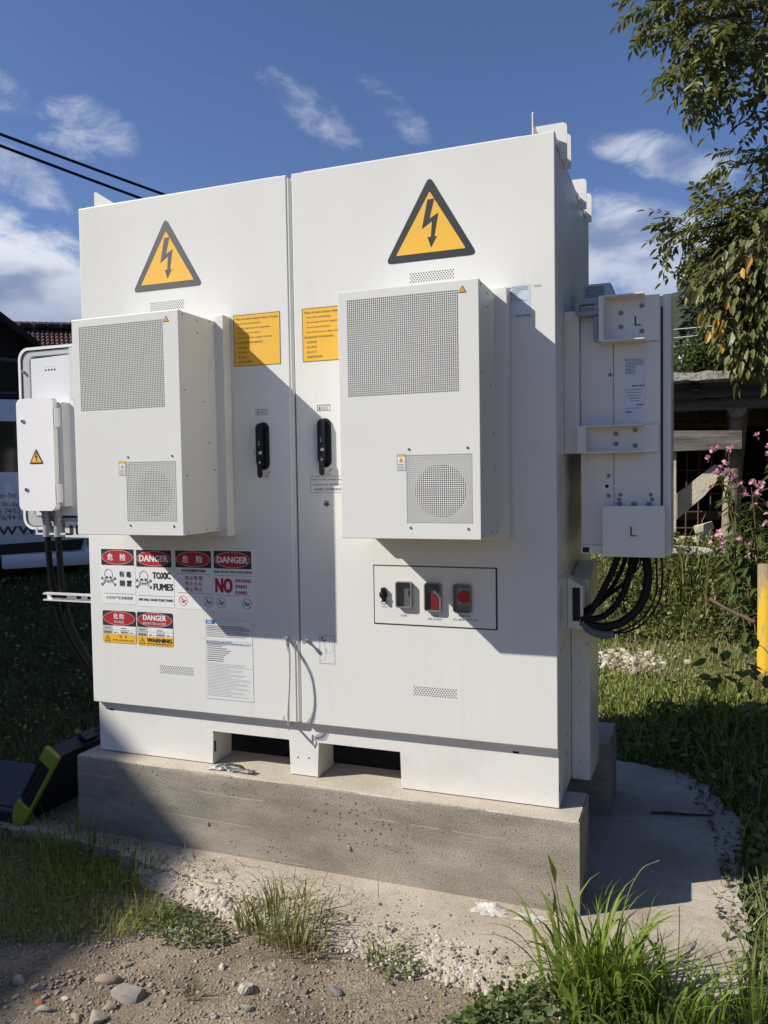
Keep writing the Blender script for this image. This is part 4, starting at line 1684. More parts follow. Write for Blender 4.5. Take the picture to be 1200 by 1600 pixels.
def petals(bm, cx, cz, r_, y):
    for k in range(8):
        a = math.radians(12 + 22.3 * k)
        ux, uz = math.cos(a), math.sin(a)
        wx, wz = -uz, ux
        b0, b1, hw_ = r_ * 0.25, r_, r_ * 0.17
        poly(bm, [(cx + ux * b0, cz + uz * b0), (cx + ux * b1 * .7 + wx * hw_, cz + uz * b1 * .7 + wz * hw_), (cx + ux * b1, cz + uz * b1), (cx + ux * b1 * .7 - wx * hw_, cz + uz * b1 * .7 - wz * hw_)], y)


bm = B()
petals(bm, 1.667, 1.647, 0.006, -0.0008)
for k in range(10):
    words(bm, 1.676 if k < 3 else 1.665, 1.676 + (0.05 if k < 3 else r.uniform(0.01, 0.05)), 1.652 - k * 0.0048, 0.0014, -0.0008, gap=0.001, hi=0.006)
text(bm, '⚠CE', 1.690, 1.728, 1.560, 1.568, -0.0008) if False else words(bm, 1.690, 1.730, 1.560, 0.006, -0.0008, 0.003, 0.006, 0.003)
for k in range(2):
    words(bm, 1.744, 1.765, 1.652 - k * 0.004, 0.0012, -0.0005, gap=0.001, hi=0.005)
fin(bm, 'lettering', M_INK, t, angle=0, kind='stuff')

# small label above each handle, handles


def handle_set(x0, z1):
    """swing handle; x0 left side, z1 top of escutcheon"""
    xc = x0 + 0.0225
    zb = z1 - 0.168
    bm = B()
    prism(bm, rrect(x0, x0 + 0.045, zb, z1, 0.0223, 8), -0.007, -0.0002, 0.003)
    hnd = fin(bm, 'handle', M_BLACK, cab, angle=50)
    bm = B()
    prism(bm, rrect(x0 + 0.001, x0 + 0.029, zb + 0.012, z1 - 0.004, 0.0138, 6), -0.021, -0.0072, 0.004)
    # loose end of the lever below the escutcheon
    prism(bm, rrect(x0 + 0.008, x0 + 0.027, zb - 0.028, zb + 0.036, 0.009, 5), -0.026, -0.0212, 0.002)
    fin(bm, 'lever', M_BLACK, hnd, angle=50)
    bm = B()
    screw(bm, x0 + 0.019, -0.0212, zb + 0.060, 0.0072, h=0.003)
    screw(bm, x0 + 0.019, -0.0262, zb + 0.026, 0.0042, h=0.002)
    seg2(bm, (x0 + 0.013, z1 - 0.074), (x0 + 0.016, z1 - 0.082), 0.0022, -0.0214)
    seg2(bm, (x0 + 0.016, z1 - 0.068), (x0 + 0.011, z1 - 0.071), 0.0022, -0.0214)
    fin(bm, 'lock_cylinder', M_STEEL, hnd)
    bm = B()
    circ_line(bm, x0 + 0.030, zb - 0.006, 0.011, 0.0018, -0.0004, 8, -80, -10)
    poly(bm, [(x0 + 0.0385, zb - 0.012), (x0 + 0.0455, zb - 0.009), (x0 + 0.040, zb - 0.004)], -0.0004)
    text(bm, 'OPEN', x0 + 0.023, x0 + 0.041, zb - 0.026, zb - 0.0215, -0.0004)
    fin(bm, 'turn_arrow', M_INK, hnd, angle=0)
    bm = B()
    lx, lz = x0 - 0.007, z1 + 0.026
    rect(bm, lx, lx + 0.049, lz, lz + 0.0205, -0.0004)
    tg = fin(bm, 'caution_tag', M_SIGNWHITE, cab, angle=0)
    bm = B()
    frame_line(bm, lx, lx + 0.049, lz, lz + 0.0205, 0.001, -0.0008)
    frame_line(bm, lx + 0.002, lx + 0.015, lz + 0.002, lz + 0.0185, 0.0008, -0.0008)
    poly(bm, ellipse(lx + 0.0095, lz + 0.009, 0.003, 0.006, 10), -0.0008)
    for k in range(3):
        words(bm, lx + 0.018, lx + 0.044, lz + 0.003 + k * 0.004, 0.0016, -0.0008, gap=0.001, hi=0.006)
    fin(bm, 'tag_print', M_INK, tg, angle=0)
    bm = B()
    rect(bm, lx + 0.0175, lx + 0.0475, lz + 0.0148, lz + 0.0190, -0.0007)
    fin(bm, 'tag_band', mat('dull_yellow_band', (0.62, 0.48, 0.12), 0.5), tg, angle=0)


handle_set(0.7625, 1.267)
handle_set(1.0025, 1.272)
# little clear lock cover on the left handle
bm = B()
box(bm, 0.760, 0.778, -0.034, -0.022, 1.150, 1.172, 0.002, 1)
fin(bm, 'lock_guard', M_CLEAR, cab)

# safety rope notice, arrow, rope diagram
bm = B()
frame_line(bm, 0.9645, 1.125, 1.016, 1.0735, 0.0011, -0.0005)
text(bm, 'Secure the safety rope after', 0.971, 1.118, 1.0575, 1.0665, -0.0005)
text(bm, 'closing the cabinet door', 0.977, 1.103, 1.0395, 1.0485, -0.0005)
text(bm, '关闭柜门后请固定安全绳', 0.979, 1.105, 1.0235, 1.033, -0.0005)
poly(bm, [(1.0165, 0.983), (1.0335, 0.983), (1.0335, 0.977), (1.039, 0.977), (1.025, 0.967), (1.011, 0.977), (1.0165, 0.977)], -0.0005)
rect(bm, 1.0165, 1.0335, 0.9845, 0.9865, -0.0005)
rect(bm, 1.0165, 1.0335, 0.9878, 0.9890, -0.0005)
fin(bm, 'rope_notice', M_INK, cab, angle=0)
bm = B()
frame_line(bm, 0.988, 1.046, 0.421, 0.521, 0.0009, -0.0005)
circ_line(bm, 1.002, 0.507, 0.008, 0.004, -0.0005, 10, 60, 260)
poly(bm, ellipse(1.008, 0.502, 0.0045, 0.0035, 10), -0.0006)
fin(bm, 'rope_diagram', M_INK, cab, angle=0)
bm = B()
for p, q in (((1.001, 0.50), (1.014, 0.468)), ((1.014, 0.468), (1.027, 0.457)), ((1.027, 0.457), (1.040, 0.468)), ((1.040, 0.468), (1.037, 0.495)), ((1.009, 0.475), (1.009, 0.458)), ((1.014, 0.475), (1.014, 0.458)), ((1.009, 0.458), (1.014, 0.458)), ((1.012, 0.458), (1.008, 0.437)), ((1.008, 0.437), (0.994, 0.429))):
    seg2(bm, p, q, 0.0008, -0.0005)
fin(bm, 'diagram_lines', M_INKLIGHT, cab, angle=0)

# access panel with three windows
AX0, AX1, AZ0, AZ1 = 1.194, 1.620, 0.570, 0.772
bm = B()
ring(bm, [(AX0, AZ0), (AX1, AZ0), (AX1, AZ1), (AX0, AZ1)], [(AX0 + .0035, AZ0 + .0045), (AX1 - .006, AZ0 + .0045), (AX1 - .006, AZ1 - .004), (AX0 + .0035, AZ1 - .004)], -0.0006, 0.002)
for zc_ in (AZ0 + 0.0045, AZ1 - 0.010):
    box(bm, AX1 - 0.026, AX1 - 0.006, -0.0009, 0.0005, zc_, zc_ + 0.0055)
ap = fin(bm, 'control_panel', M_SIGNBLACK, cab, label='recessed control panel with fire alarm windows', angle=0)
bm = B()
prism(bm, [(AX0 + .0035, AZ0 + .0045), (AX1 - .006, AZ0 + .0045), (AX1 - .006, AZ1 - .004), (AX0 + .0035, AZ1 - .004)], -0.0012, 0.001)
fin(bm, 'panel_plate', M_WHITE, ap, angle=0)
bm = B()
kx, kz = 1.231, 0.672
prism(bm, ellipse(kx, kz, 0.0135, 0.0145, 18), -0.012, -0.0013, 0.002)
prism(bm, rrect(kx - 0.006, kx + 0.008, kz + 0.010, kz + 0.024, 0.003, 2), -0.016, -0.0013, 0.002)
prism(bm, rrect(kx - 0.003, kx + 0.008, kz - 0.024, kz - 0.008, 0.003, 2), -0.016, -0.0013, 0.002)
prism(bm, ellipse(kx, kz, 0.008, 0.008, 14), -0.018, -0.0122, 0.002)
kn = fin(bm, 'latch_knob', M_BLACK, ap, angle=45)
bm = B()
circ_line(bm, kx + 0.001, kz - 0.022, 0.0125, 0.0022, -0.0016, 14, 190, 345)
fin(bm, 'knob_arrow', M_INK, ap, angle=0)
bm = B()
text(bm, 'OPEN', kx - 0.008, kx + 0.011, kz - 0.044, kz - 0.0395, -0.0016)
text(bm, 'USB', 1.290, 1.312, 0.6005, 0.6065, -0.0016)
text(bm, '声光告警', 1.397, 1.422, 0.6055, 0.6120, -0.0016)
text(bm, 'FIRE ALARM', 1.386, 1.434, 0.5935, 0.5995, -0.0016)
text(bm, '储能紧急停机', 1.492, 1.532, 0.6085, 0.6150, -0.0016)
text(bm, 'ESS ABORT BUTTON', 1.473, 1.555, 0.5960, 0.6020, -0.0016)
fin(bm, 'panel_lettering', M_INK, ap, angle=0)
for k, (wx0, wx1, wz0, wz1) in enumerate(((1.277, 1.334, 0.631, 0.7195), (1.377, 1.4345, 0.6235, 0.718), (1.4755, 1.536, 0.623, 0.717))):
    bm = B()
    o_ = rrect(wx0, wx1, wz0, wz1, 0.009, 5)
    i_ = rrect(wx0 + 0.004, wx1 - 0.004, wz0 + 0.004, wz1 - 0.004, 0.006, 5)
    ring(bm, o_, i_, -0.016, -0.0013)
    wf = fin(bm, 'window_frame', mat('grey_window_rim', (0.21, 0.205, 0.19), 0.25), ap, angle=30)
    bm = B()
    poly(bm, i_, -0.0017)
    fin(bm, 'window_back', mat('window_back_grey', (0.10, 0.105, 0.105), 0.6) if k < 2 else mat('window_back_pale', (0.28, 0.26, 0.24), 0.6), ap, angle=0)
    bm = B()
    poly(bm, i_, -0.0145)
    fin(bm, 'window_cover', M_CLEAR, ap, angle=0)
    if k == 0:
        bm = B()
        prism(bm, ellipse(wx1 - 0.008, 0.680, 0.0065, 0.013, 12), -0.005, -0.002)
        fin(bm, 'usb_cap', M_BLACK, ap)
    if k == 1:
        bm = B()
        prism(bm, [(1.398, 0.629), (1.430, 0.629), (1.430, 0.662), (1.418, 0.668), (1.410, 0.680), (1.398, 0.685)], -0.008, -0.002, 0.002)
        fin(bm, 'fire_alarm', mat('shade_toned_red_plastic', (0.20, 0.006, 0.010), 0.35), ap)  # partial shade on the alarm put into a darker red
        bm = B()
        box(bm, 1.384, 1.397, -0.007, -0.002, 0.634, 0.68)
        fin(bm, 'alarm_base', M_BLACK, ap)
    if k == 2:
        bm = B()
        box(bm, 1.490, 1.530, -0.004, -0.0022, 0.651, 0.703)
        fin(bm, 'button_plate', mat('button_plate_grey', (0.40, 0.38, 0.34), 0.5), ap)
        bm = B()
        prism(bm, ellipse(1.511, 0.675, 0.0205, 0.0205, 22), -0.011, -0.0042, 0.003)
        fin(bm, 'abort_button', M_RED, ap)

# ------------------------------------------------------------------ safety rope with its clips
rope = thing('safety_rope', (0.864, -0.01, 0.2), 'clear sleeved safety rope hanging down between the two doors', 'safety rope')
bm = B()
zt, zb = 0.503, 0.198
pts = [(0.867, -0.012, 0.494), (0.880, -0.026, 0.470), (0.890, -0.040, 0.430), (0.892, -0.046, 0.37), (0.888, -0.046, 0.31), (0.880, -0.038, 0.25), (0.872, -0.022, 0.212)]
tube(bm, spline(pts, 6), 0.0020, 8)
fin(bm, 'wire', M_BOLT, rope)
bm = B()
sp = spline(pts, 8)
rr = []
for i in range(len(sp)):
    f = i / (len(sp) - 1)
    rr.append(0.0032 + 0.0026 * math.exp(-((f - 0.25) / 0.12) ** 2) + 0.0040 * math.exp(-((f - 0.86) / 0.12) ** 2) + 0.0005 * math.sin(i * 1.9))
tube(bm, sp[7:-1], rr[7:-1], 10)
fin(bm, 'sleeve', M_SLEEVE, rope)
bm = B()
tube(bm, [sp[0], sp[4]], [0.005, 0.006], 8)
tube(bm, [sp[4], sp[10]], 0.0052, 8)
fin(bm, 'crimp', M_STEEL, rope)
bm = B()
tube(bm, [(0.865, 0.0, zt), (0.865, -0.012, zt)], 0.009, 10)
tube(bm, [(0.865, -0.012, zt), (0.865, -0.018, zt)], 0.0055, 10)
tube(bm, [(0.862, 0.024, 0.192), (0.862, -0.022, 0.192)], 0.0045, 8)
tube(bm, spline([(0.862, -0.022, 0.215), (0.873, -0.024, 0.205), (0.874, -0.022, 0.188), (0.872, -0.02, 0.176)], 4), 0.0018, 6)
tube(bm, spline([(0.857, -0.026, 0.23), (0.855, -0.026, 0.205), (0.861, -0.026, 0.192)], 4), 0.0022, 6)
fin(bm, 'bolt_and_hook', M_GALV, rope)
bm = B()
tube(bm, [(0.943, 0.0, 0.4985), (0.943, -0.022, 0.4985)], 0.0048, 10)
tube(bm, [(0.943, -0.022, 0.4985), (0.943, -0.030, 0.4985)], 0.0075, 10)
tube(bm, [(0.943, -0.002, 0.4985), (0.943, -0.007, 0.4985)], 0.0085, 6)
stud = fin(bm, 'rope_stud', M_GALV, cab)

# ------------------------------------------------------------------ air conditioners
XA, WA, ZA, HA, PA = 0.1877, 0.4379, 0.8822, 0.7448, 0.2668
XB = 1.1964


def perforated(bm, x0, x1, z0, z1, nx, nz, y0, y1, fill=0.66):
    """plate with a grid of square holes, real depth"""
    px, pz = (x1 - x0) / nx, (z1 - z0) / nz
    X = [x0]
    for i in range(nx):
        a = x0 + (i + 0.5) * px
        X += [a - px * fill / 2, a + px * fill / 2]
    X.append(x1)
    Zs = [z0]
    for i in range(nz):
        a = z0 + (i + 0.5) * pz
        Zs += [a - pz * fill / 2, a + pz * fill / 2]
    Zs.append(z1)
    F_ = [[bm.verts.new((x, y0, z)) for x in X] for z in Zs]
    K_ = [[bm.verts.new((x, y1, z)) for x in X] for z in Zs]
    nX, nZ = len(X) - 1, len(Zs) - 1
    for j in range(nZ):
        for i in range(nX):
            if i % 2 == 1 and j % 2 == 1:
                a, b, c, d = F_[j][i], F_[j][i + 1], F_[j + 1][i + 1], F_[j + 1][i]
                e, f, g, h = K_[j][i], K_[j][i + 1], K_[j + 1][i + 1], K_[j + 1][i]
                bm.faces.new((a, b, f, e))
                bm.faces.new((b, c, g, f))
                bm.faces.new((c, d, h, g))
                bm.faces.new((d, a, e, h))
            else:
                bm.faces.new((F_[j][i], F_[j][i + 1], F_[j + 1][i + 1], F_[j + 1][i]))


def small_warning(parent, cx, zb, h, y, black=None):
    bm = B()
    poly(bm, round_poly([(cx - h * .58, zb), (cx + h * .58, zb), (cx, zb + h)], h * .07, 3), y)
    t = fin(bm, 'warning_triangle', mat('brown_black_edge', (0.12, 0.07, 0.02), 0.5), parent, angle=0)
    bm = B()
    poly(bm, [(cx - h * .42, zb + h * .10), (cx + h * .42, zb + h * .10), (cx, zb + h * .82)], y - 0.0004)
    return t, bm


ac = thing('air_conditioner', (XA + WA / 2, -0.15, ZA), 'white air conditioner on the left door, right above the row of danger stickers', 'air conditioner', 'air conditioners hung on the doors')
x0, x1, z0, z1 = XA, XA + WA, ZA, ZA + HA
yf, yb = -PA, -0.05
GT = (x0 + 0.0296, x0 + 0.3776, z0 + 0.428, z0 + 0.7185)
GB = (x0 + 0.2120, x0 + 0.4150, z0 + 0.0465, z0 + 0.2500)
# shell: sides, back, top, bottom as one folded sheet
bm = B()
TH = 0.0016
box(bm, x0 + 0.0012, x0 + 0.0012 + TH, yf + 0.014, yb, z0 + 0.002, z1 - 0.002)
box(bm, x1 - 0.0012 - TH, x1 - 0.0012, yf + 0.014, yb, z0 + 0.002, z1 - 0.002)
box(bm, x0 + 0.003, x1 - 0.003, yf + 0.014, yb, z1 - 0.0036, z1 - 0.002)
box(bm, x0 + 0.003, x1 - 0.003, yf + 0.014, yb, z0 + 0.002, z0 + 0.0036)
fin(bm, 'casing', M_ACWHITE, ac)
# front cover: folded pan; the face is cut out round the two grilles
bm = B()
tpan = bmesh.new()
for (a0, a1, c0, c1) in ((x0 + .002, x1 - .002, GT[3], z1 - .002), (x0 + .002, GT[0], GT[2], GT[3]), (GT[1], x1 - .002, GT[2], GT[3]), (x0 + .002, x1 - .002, GB[3], GT[2]),
                         (x0 + .002, GB[0], GB[2], GB[3]), (GB[1], x1 - .002, GB[2], GB[3]), (x0 + .002, x1 - .002, z0 + .002, GB[2])):
    rect(tpan, a0, a1, c0, c1, yf)
merge(bm, tpan)
# rounded fold to the side flanges
o0 = rrect(x0 + .002, x1 - .002, z0 + .002, z1 - .002, 0.0005, 1)
o1 = rrect(x0 + .0006, x1 - .0006, z0 + .0006, z1 - .0006, 0.001, 1)
o2 = rrect(x0, x1, z0, z1, 0.0015, 1)
lay = [[bm.verts.new((px, y, pz)) for px, pz in q] for q, y in ((o0, yf), (o1, yf + 0.0006), (o2, yf + 0.002), (o2, yf + 0.0145))]
for a, b in zip(lay, lay[1:]):
    for i in range(len(a)):
        bm.faces.new((a[i], a[(i + 1) % len(a)], b[(i + 1) % len(b)], b[i]))
fin(bm, 'front_cover', M_ACWHITE, ac, angle=40)
bm = B()
perforated(bm, *GT, 54, 46, yf + 0.00005, yf + 0.0014)
fin(bm, 'upper_grille', M_ACWHITE, ac, angle=20)
bm = B()
perforated(bm, *GB, 32, 33, yf + 0.00005, yf + 0.0014)
fin(bm, 'fan_grille', M_ACWHITE, ac, angle=20)
# condenser behind the upper grille
bm = B()
box(bm, GT[0] - 0.01, GT[1] + 0.01, yf + 0.020, yf + 0.024, GT[2] - 0.01, GT[3] + 0.01)
for k in range(26):
    xx = GT[0] + (GT[1] - GT[0]) * k / 25
    box(bm, xx - 0.001, xx + 0.001, yf + 0.017, yf + 0.0201, GT[2] - 0.008, GT[3] + 0.008)
fin(bm, 'condenser', mat('condenser_fins', (0.05, 0.054, 0.06), 0.6), ac)
# fan: shroud plate with a round mouth, ring, hub and blades
fx, fz, fr = (GB[0] + GB[1]) / 2 + 0.004, (GB[2] + GB[3]) / 2 - 0.006, 0.079
bm = B()
nseg = 32
sq = []
ci = []
for i in range(nseg):
    a = 2 * math.pi * i / nseg
    c_, s_ = math.cos(a), math.sin(a)
    k = 0.118 / max(abs(c_), abs(s_))
    sq.append((fx + c_ * k, fz + s_ * k))
    ci.append((fx + c_ * fr, fz + s_ * fr))
ring(bm, sq, ci, yf + 0.0075, yf + 0.011)
c2 = [(fx + math.cos(2 * math.pi * i / nseg) * (fr + 0.006), fz + math.sin(2 * math.pi * i / nseg) * (fr + 0.006)) for i in range(nseg)]
ring(bm, c2, ci, yf + 0.0022, yf + 0.0076)
ring(bm, c2, ci, yf + 0.0111, yf + 0.03)
fin(bm, 'fan_shroud', M_FANGREY, ac)
bm = B()
box(bm, GB[0] - 0.02, GB[1] + 0.005, yf + 0.065, yf + 0.069, GB[2] - 0.02, GB[3] + 0.02)
fin(bm, 'fan_backplate', M_DARK, ac)
bm = B()
prism(bm, ellipse(fx, fz, 0.026, 0.026, 18), yf + 0.036, yf + 0.058, 0.003)
for k in range(7):
    a = 2 * math.pi * k / 7
    M = Matrix.Translation((fx, yf + 0.046, fz)) @ Matrix.Rotation(-a, 4, 'Y') @ Matrix.Translation((0.050, 0, 0)) @ Matrix.Rotation(0.5, 4, 'X')
    boxm(bm, M, 0.052, 0.0016, 0.036)
fin(bm, 'fan', mat('fan_blade_grey', (0.02, 0.02, 0.022), 0.6), ac)
# mounting frame against the door
bm = B()
fx0, fx1, fz0, fz1 = x0 + 0.0, x1 + 0.0345, z0 - 0.018, z1 + 0.019
box(bm, fx0, fx1, -0.050, -0.0005, fz0, fz1, 0.003)
fin(bm, 'mounting_frame', M_ACWHITE, ac)
bm = B()
for q in ((GB[0] + 0.010, GB[3] + 0.016), (GB[1] - 0.015, GB[3] + 0.016), (GB[0] + 0.012, GB[2] - 0.013), (GB[1] - 0.015, GB[2] - 0.015)):
    screw(bm, q[0], yf, q[1], 0.0042)
for (yy, zz_) in ((yf + 0.025, z1 - 0.012), (yb - 0.03, z1 - 0.008), (yf + 0.11, z1 - 0.02), (yf + 0.11, z1 - 0.06), (yf + 0.03, z1 - 0.26), (yb - 0.08, z1 - 0.29), (yb - 0.05, z1 - 0.43),
                  (yb - 0.02, z0 + 0.22), (yf + 0.03, z0 + 0.2), (yf + 0.03, z0 + 0.01), (yb - 0.08, z0 + 0.012), (yb - 0.012, z0 + 0.012)):
    screw(bm, x1 - 0.0012, yy, zz_, 0.0032, '+x', 0.0018)
fin(bm, 'screws', M_BOLT, ac, kind='stuff')
wt, bmi = small_warning(ac, GT[1] + 0.0125, GT[3] - 0.011, 0.022, yf - 0.0004)
fin(bmi, 'yellow_field', mat('orange_label', (0.72, 0.30, 0.02), 0.5), wt, angle=0)
bm = B()
lx0, lx1, lz0, lz1 = x0 + 0.184, x0 + 0.210, z0 + 0.204, z0 + 0.252
rect(bm, lx0, lx1, lz0, lz1, yf - 0.0004)
lab = fin(bm, 'caution_label', M_SIGNWHITE, ac, angle=0)
bm = B()
rect(bm, lx0, lx1, lz1 - 0.007, lz1, yf - 0.0008)
fin(bm, 'label_band', M_YELLOW, lab, angle=0)
bm = B()
poly(bm, [((lx0 + lx1) / 2 - .008, lz0 + .024), ((lx0 + lx1) / 2 + .008, lz0 + .024), ((lx0 + lx1) / 2, lz0 + .039)], yf - 0.0008)
fin(bm, 'label_triangle', M_YELLOW, lab, angle=0)
bm = B()
frame_line(bm, lx0, lx1, lz0, lz1, 0.0008, yf - 0.0010)
for k in range(4):
    words(bm, lx0 + 0.003, lx1 - 0.003, lz0 + 0.004 + k * 0.0045, 0.0016, yf - 0.0010, hi=0.006)
seg2(bm, ((lx0 + lx1) / 2, lz0 + .026), ((lx0 + lx1) / 2, lz0 + .035), 0.0022, yf - 0.0012)
fin(bm, 'label_print', mat('label_violet_ink', (0.16, 0.16, 0.24), 0.5), lab, angle=0)
ac2 = copy_tree(ac)
ac2.location.x += XB - XA
ac2['label'] = 'white air conditioner on the right door, right above the fire alarm control panel'

# ------------------------------------------------------------------ converter unit on the shaded side ("L")
U = thing('converter_unit', (1.97, 0.45, 0.80), 'white converter unit lettered L twice, hung on the shaded side above looping cables', 'converter unit')
bm = B()
box(bm, 1.858, 2.108, 0.20, 0.70, 0.803, 1.612, 0.004)
fin(bm, 'body', M_WHITE, U)
bm = B()
box(bm, 2.1135, 2.140, 0.236, 0.72, 0.797, 1.640, 0.004)
fin(bm, 'front_cover', M_WHITE, U)
bm = B()
box(bm, 2.1075, 2.114, 0.24, 0.69, 0.81, 1.60)
fin(bm, 'cover_seal', M_DARK, U)
bm = B()
box(bm, 1.8095, 1.8575, 0.172, 0.176, 1.135, 1.597, 0.001, 1)
box(bm, 1.8095, 1.814, 0.176, 0.60, 1.135, 1.597)
box(bm, 1.853, 1.8576, 0.176, 0.60, 1.135, 1.597)
fin(bm, 'wall_bracket', M_WHITE, U)
bm = B()
box(bm, 1.8142, 1.8180, 0.1765, 0.18, 1.20, 1.55)
fin(bm, 'bracket_gap', M_DARK, U)


def tray(x0, x1, z0, z1, xl, name='bracket'):
    bm = B()
    box(bm, x0, x1, 0.190, 0.1935, z0, z1, 0.001, 1)
    box(bm, x0 + 0.012, x1 - 0.045, 0.140, 0.1898, z1 - 0.0035, z1)
    box(bm, x0 + 0.012, x1 - 0.045, 0.140, 0.1898, z0, z0 + 0.0035)
    box(bm, xl, x0 + 0.0118, 0.140, 0.1437, z0, z1, 0.001, 1)
    o = fin(bm, name, M_WHITE, U)
    zc, xc = (z0 + z1) / 2, x0 + (x1 - x0) * 0.52
    for dx, dz in ((-0.052, 0.022), (0.012, 0.040), (-0.052, -0.022), (0.012, -0.040)) if name == 'bracket' and z1 - z0 > 0.1 else ((-0.04, 0.018), (0.02, 0.028), (-0.04, -0.014), (0.02, -0.022)):
        bm = B()
        screw(bm, xc + dx + 0.02, 0.1898, zc + dz, 0.0078, h=0.005)
        fin(bm, 'bolt', M_BOLT, o)
    return o


tray(1.927, 2.106, 1.488, 1.632, 1.923)
tray(1.870, 2.103, 1.134, 1.222, 1.853)
bm = B()
box(bm, 1.931, 2.123, 0.150, 0.199, 0.799, 0.963, 0.003)
lc = fin(bm, 'terminal_cover', M_WHITE, U)
bm = B()
text(bm, 'L', 2.018, 2.038, 0.866, 0.897, 0.1496, 0.0)
fin(bm, 'lettering', M_SIGNBLACK, lc, angle=0)
bm = B()
text(bm, 'L', 2.030, 2.049, 1.538, 1.568, 0.1893, 0.0)
fin(bm, 'lettering', M_SIGNBLACK, U, angle=0)
bm = B()
box(bm, 1.9635, 1.9650, 0.1992, 0.2005, 0.81, 1.49)
fin(bm, 'seam', M_DARK, U)
bm = B()
box(bm, 1.858, 1.932, 0.193, 0.1998, 0.803, 0.832, 0.002, 1)
fin(bm, 'foot_strip', M_WHITE, U)
bm = B()
box(bm, 1.864, 1.885, 0.192, 0.1932, 0.808, 0.825)
fin(bm, 'strip_slot', M_DARK, U)
bm = B()
for x, z in ((1.953, 1.388), (1.947, 1.06), (1.947, 0.995), (1.984, 0.998), (2.078, 0.998), (1.98, 0.982), (2.082, 0.982)):
    screw(bm, x, 0.1998, z, 0.0065, h=0.004)
for x in (1.981, 2.027, 2.073):
    box(bm, x - 0.008, x + 0.008, 0.188, 0.1997, 0.964, 0.974, 0.001, 1)
fin(bm, 'body_bolts', M_BOLT, U, kind='stuff')
bm = B()
poly(bm, ellipse(1.942, 1.026, 0.006, 0.006, 12), 0.1994)
fin(bm, 'drain_hole', M_DARK, U, angle=0)
# blue grey carrying handle
bm = B()
ring(bm, rrect(1.850, 1.922, 1.575, 1.627, 0.010, 4), rrect(1.860, 1.912, 1.588, 1.612, 0.006, 4), 0.150, 0.185)
box(bm, 1.906, 1.921, 0.155, 0.185, 1.492, 1.574, 0.003)
fin(bm, 'carry_handle', M_BLUEGREY, U)
# hooded vent on top
bm = B()
t = bmesh.new()
V_ = [(1.848, 0.33, 1.612), (1.958, 0.33, 1.612), (1.958, 0.55, 1.612), (1.848, 0.55, 1.612), (1.848, 0.345, 1.718), (1.945, 0.345, 1.718), (1.945, 0.53, 1.718), (1.848, 0.53, 1.718)]
vv = [t.verts.new(p) for p in V_]
for f in ((0, 1, 5, 4), (1, 2, 6, 5), (2, 3, 7, 6), (3, 0, 4, 7), (4, 5, 6, 7)):
    t.faces.new([vv[i] for i in f])
bmesh.ops.bevel(t, geom=list(t.edges), offset=0.004, segments=2, affect='EDGES')
merge(bm, t)
hood = fin(bm, 'vent_hood', M_PALEGREY, U)
bm = B()
for j in range(7):
    for i in range(12):
        xx = 1.858 + i * 0.0055 + (0.00275 if j % 2 else 0)
        zz_ = 1.672 + j * 0.0058
        yy = 0.33 + 0.015 * (zz_ - 1.612) / 0.106 - 0.0008
        poly(bm, ellipse(xx, zz_, 0.0021, 0.0023, 6), yy)
fin(bm, 'hood_holes', M_DARK, hood, angle=0)
# data sheet sticker on the body
bm = B()
rect(bm, 1.998, 2.062, 1.255, 1.440, 0.1992)
st = fin(bm, 'rating_label', mat('pale_blue_label', (0.66, 0.70, 0.76), 0.35), U, angle=0)
bm = B()
petals(bm, 2.004, 1.429, 0.006, 0.1988)
for k in range(11):
    words(bm, 2.012 if k < 2 else 2.001, 2.012 + (0.045 if k < 5 else 0.02), 1.432 - k * 0.0045, 0.0016, 0.1988, gap=0.001, hi=0.007)
words(bm, 2.022, 2.058, 1.345, 0.006, 0.1988, 0.003, 0.006, 0.003)
for k in range(5):
    words(bm, 2.001 + 0.004 * k, 2.055 - 0.003 * k, 1.335 - k * 0.009, 0.002, 0.1988, gap=0.0016, hi=0.007)
words(bm, 2.036, 2.056, 1.285, 0.004, 0.1988, hi=0.006)
words(bm, 2.001, 2.052, 1.276, 0.002, 0.1988, hi=0.006)
words(bm, 2.001, 2.020, 1.263, 0.004, 0.1988, hi=0.004, gap=0.0008)
fin(bm, 'label_print', M_INK, st, angle=0)


# cables looping from the unit into the entry box
def cable(name, pts, r, label, m=M_RUBBER, rib=None, group='cables looping under the converter unit'):
    bm = B()
    if rib:
        p, rs = ribbed(pts, r, rib, r * 1.1)
        tube(bm, p, rs, 10)
    else:
        tube(bm, spline(pts, 10), r, 10)
    return fin(bm, name, m, None, label=label, cat='cable', group=group)


E0 = (1.840, 0.235, 0.595)
cable('power_cable', [(1.974, 0.30, 0.81), (1.955, 0.27, 0.745), (1.918, 0.245, 0.665), (1.885, 0.235, 0.605), (1.853, 0.232, 0.577)], 0.0108, 'thick ribbed black cable hanging nearest the cabinet, leaving the unit first', rib=0.0012)
cable('power_cable', [(1.993, 0.36, 0.81), (1.985, 0.34, 0.76), (1.955, 0.31, 0.69), (1.915, 0.28, 0.645), (1.868, 0.245, 0.610), E0], 0.0075, 'slimmer ribbed cable second from the cabinet, behind the first thick one', rib=0.001)
cable('power_cable', [(2.013, 0.31, 0.81), (2.010, 0.29, 0.745), (1.985, 0.265, 0.66), (1.940, 0.25, 0.60), (1.895, 0.24, 0.580), (1.850, 0.236, 0.583)], 0.0108, 'thick ribbed cable in the middle of the bundle making a medium loop', rib=0.0012)
cable('power_cable', [(2.030, 0.40, 0.81), (2.022, 0.38, 0.755), (1.995, 0.34, 0.70), (1.945, 0.30, 0.66), (1.890, 0.26, 0.615), (1.845, 0.24, 0.60)], 0.0075, 'slimmer cable at the back of the bundle, right of the middle loop', rib=0.001)
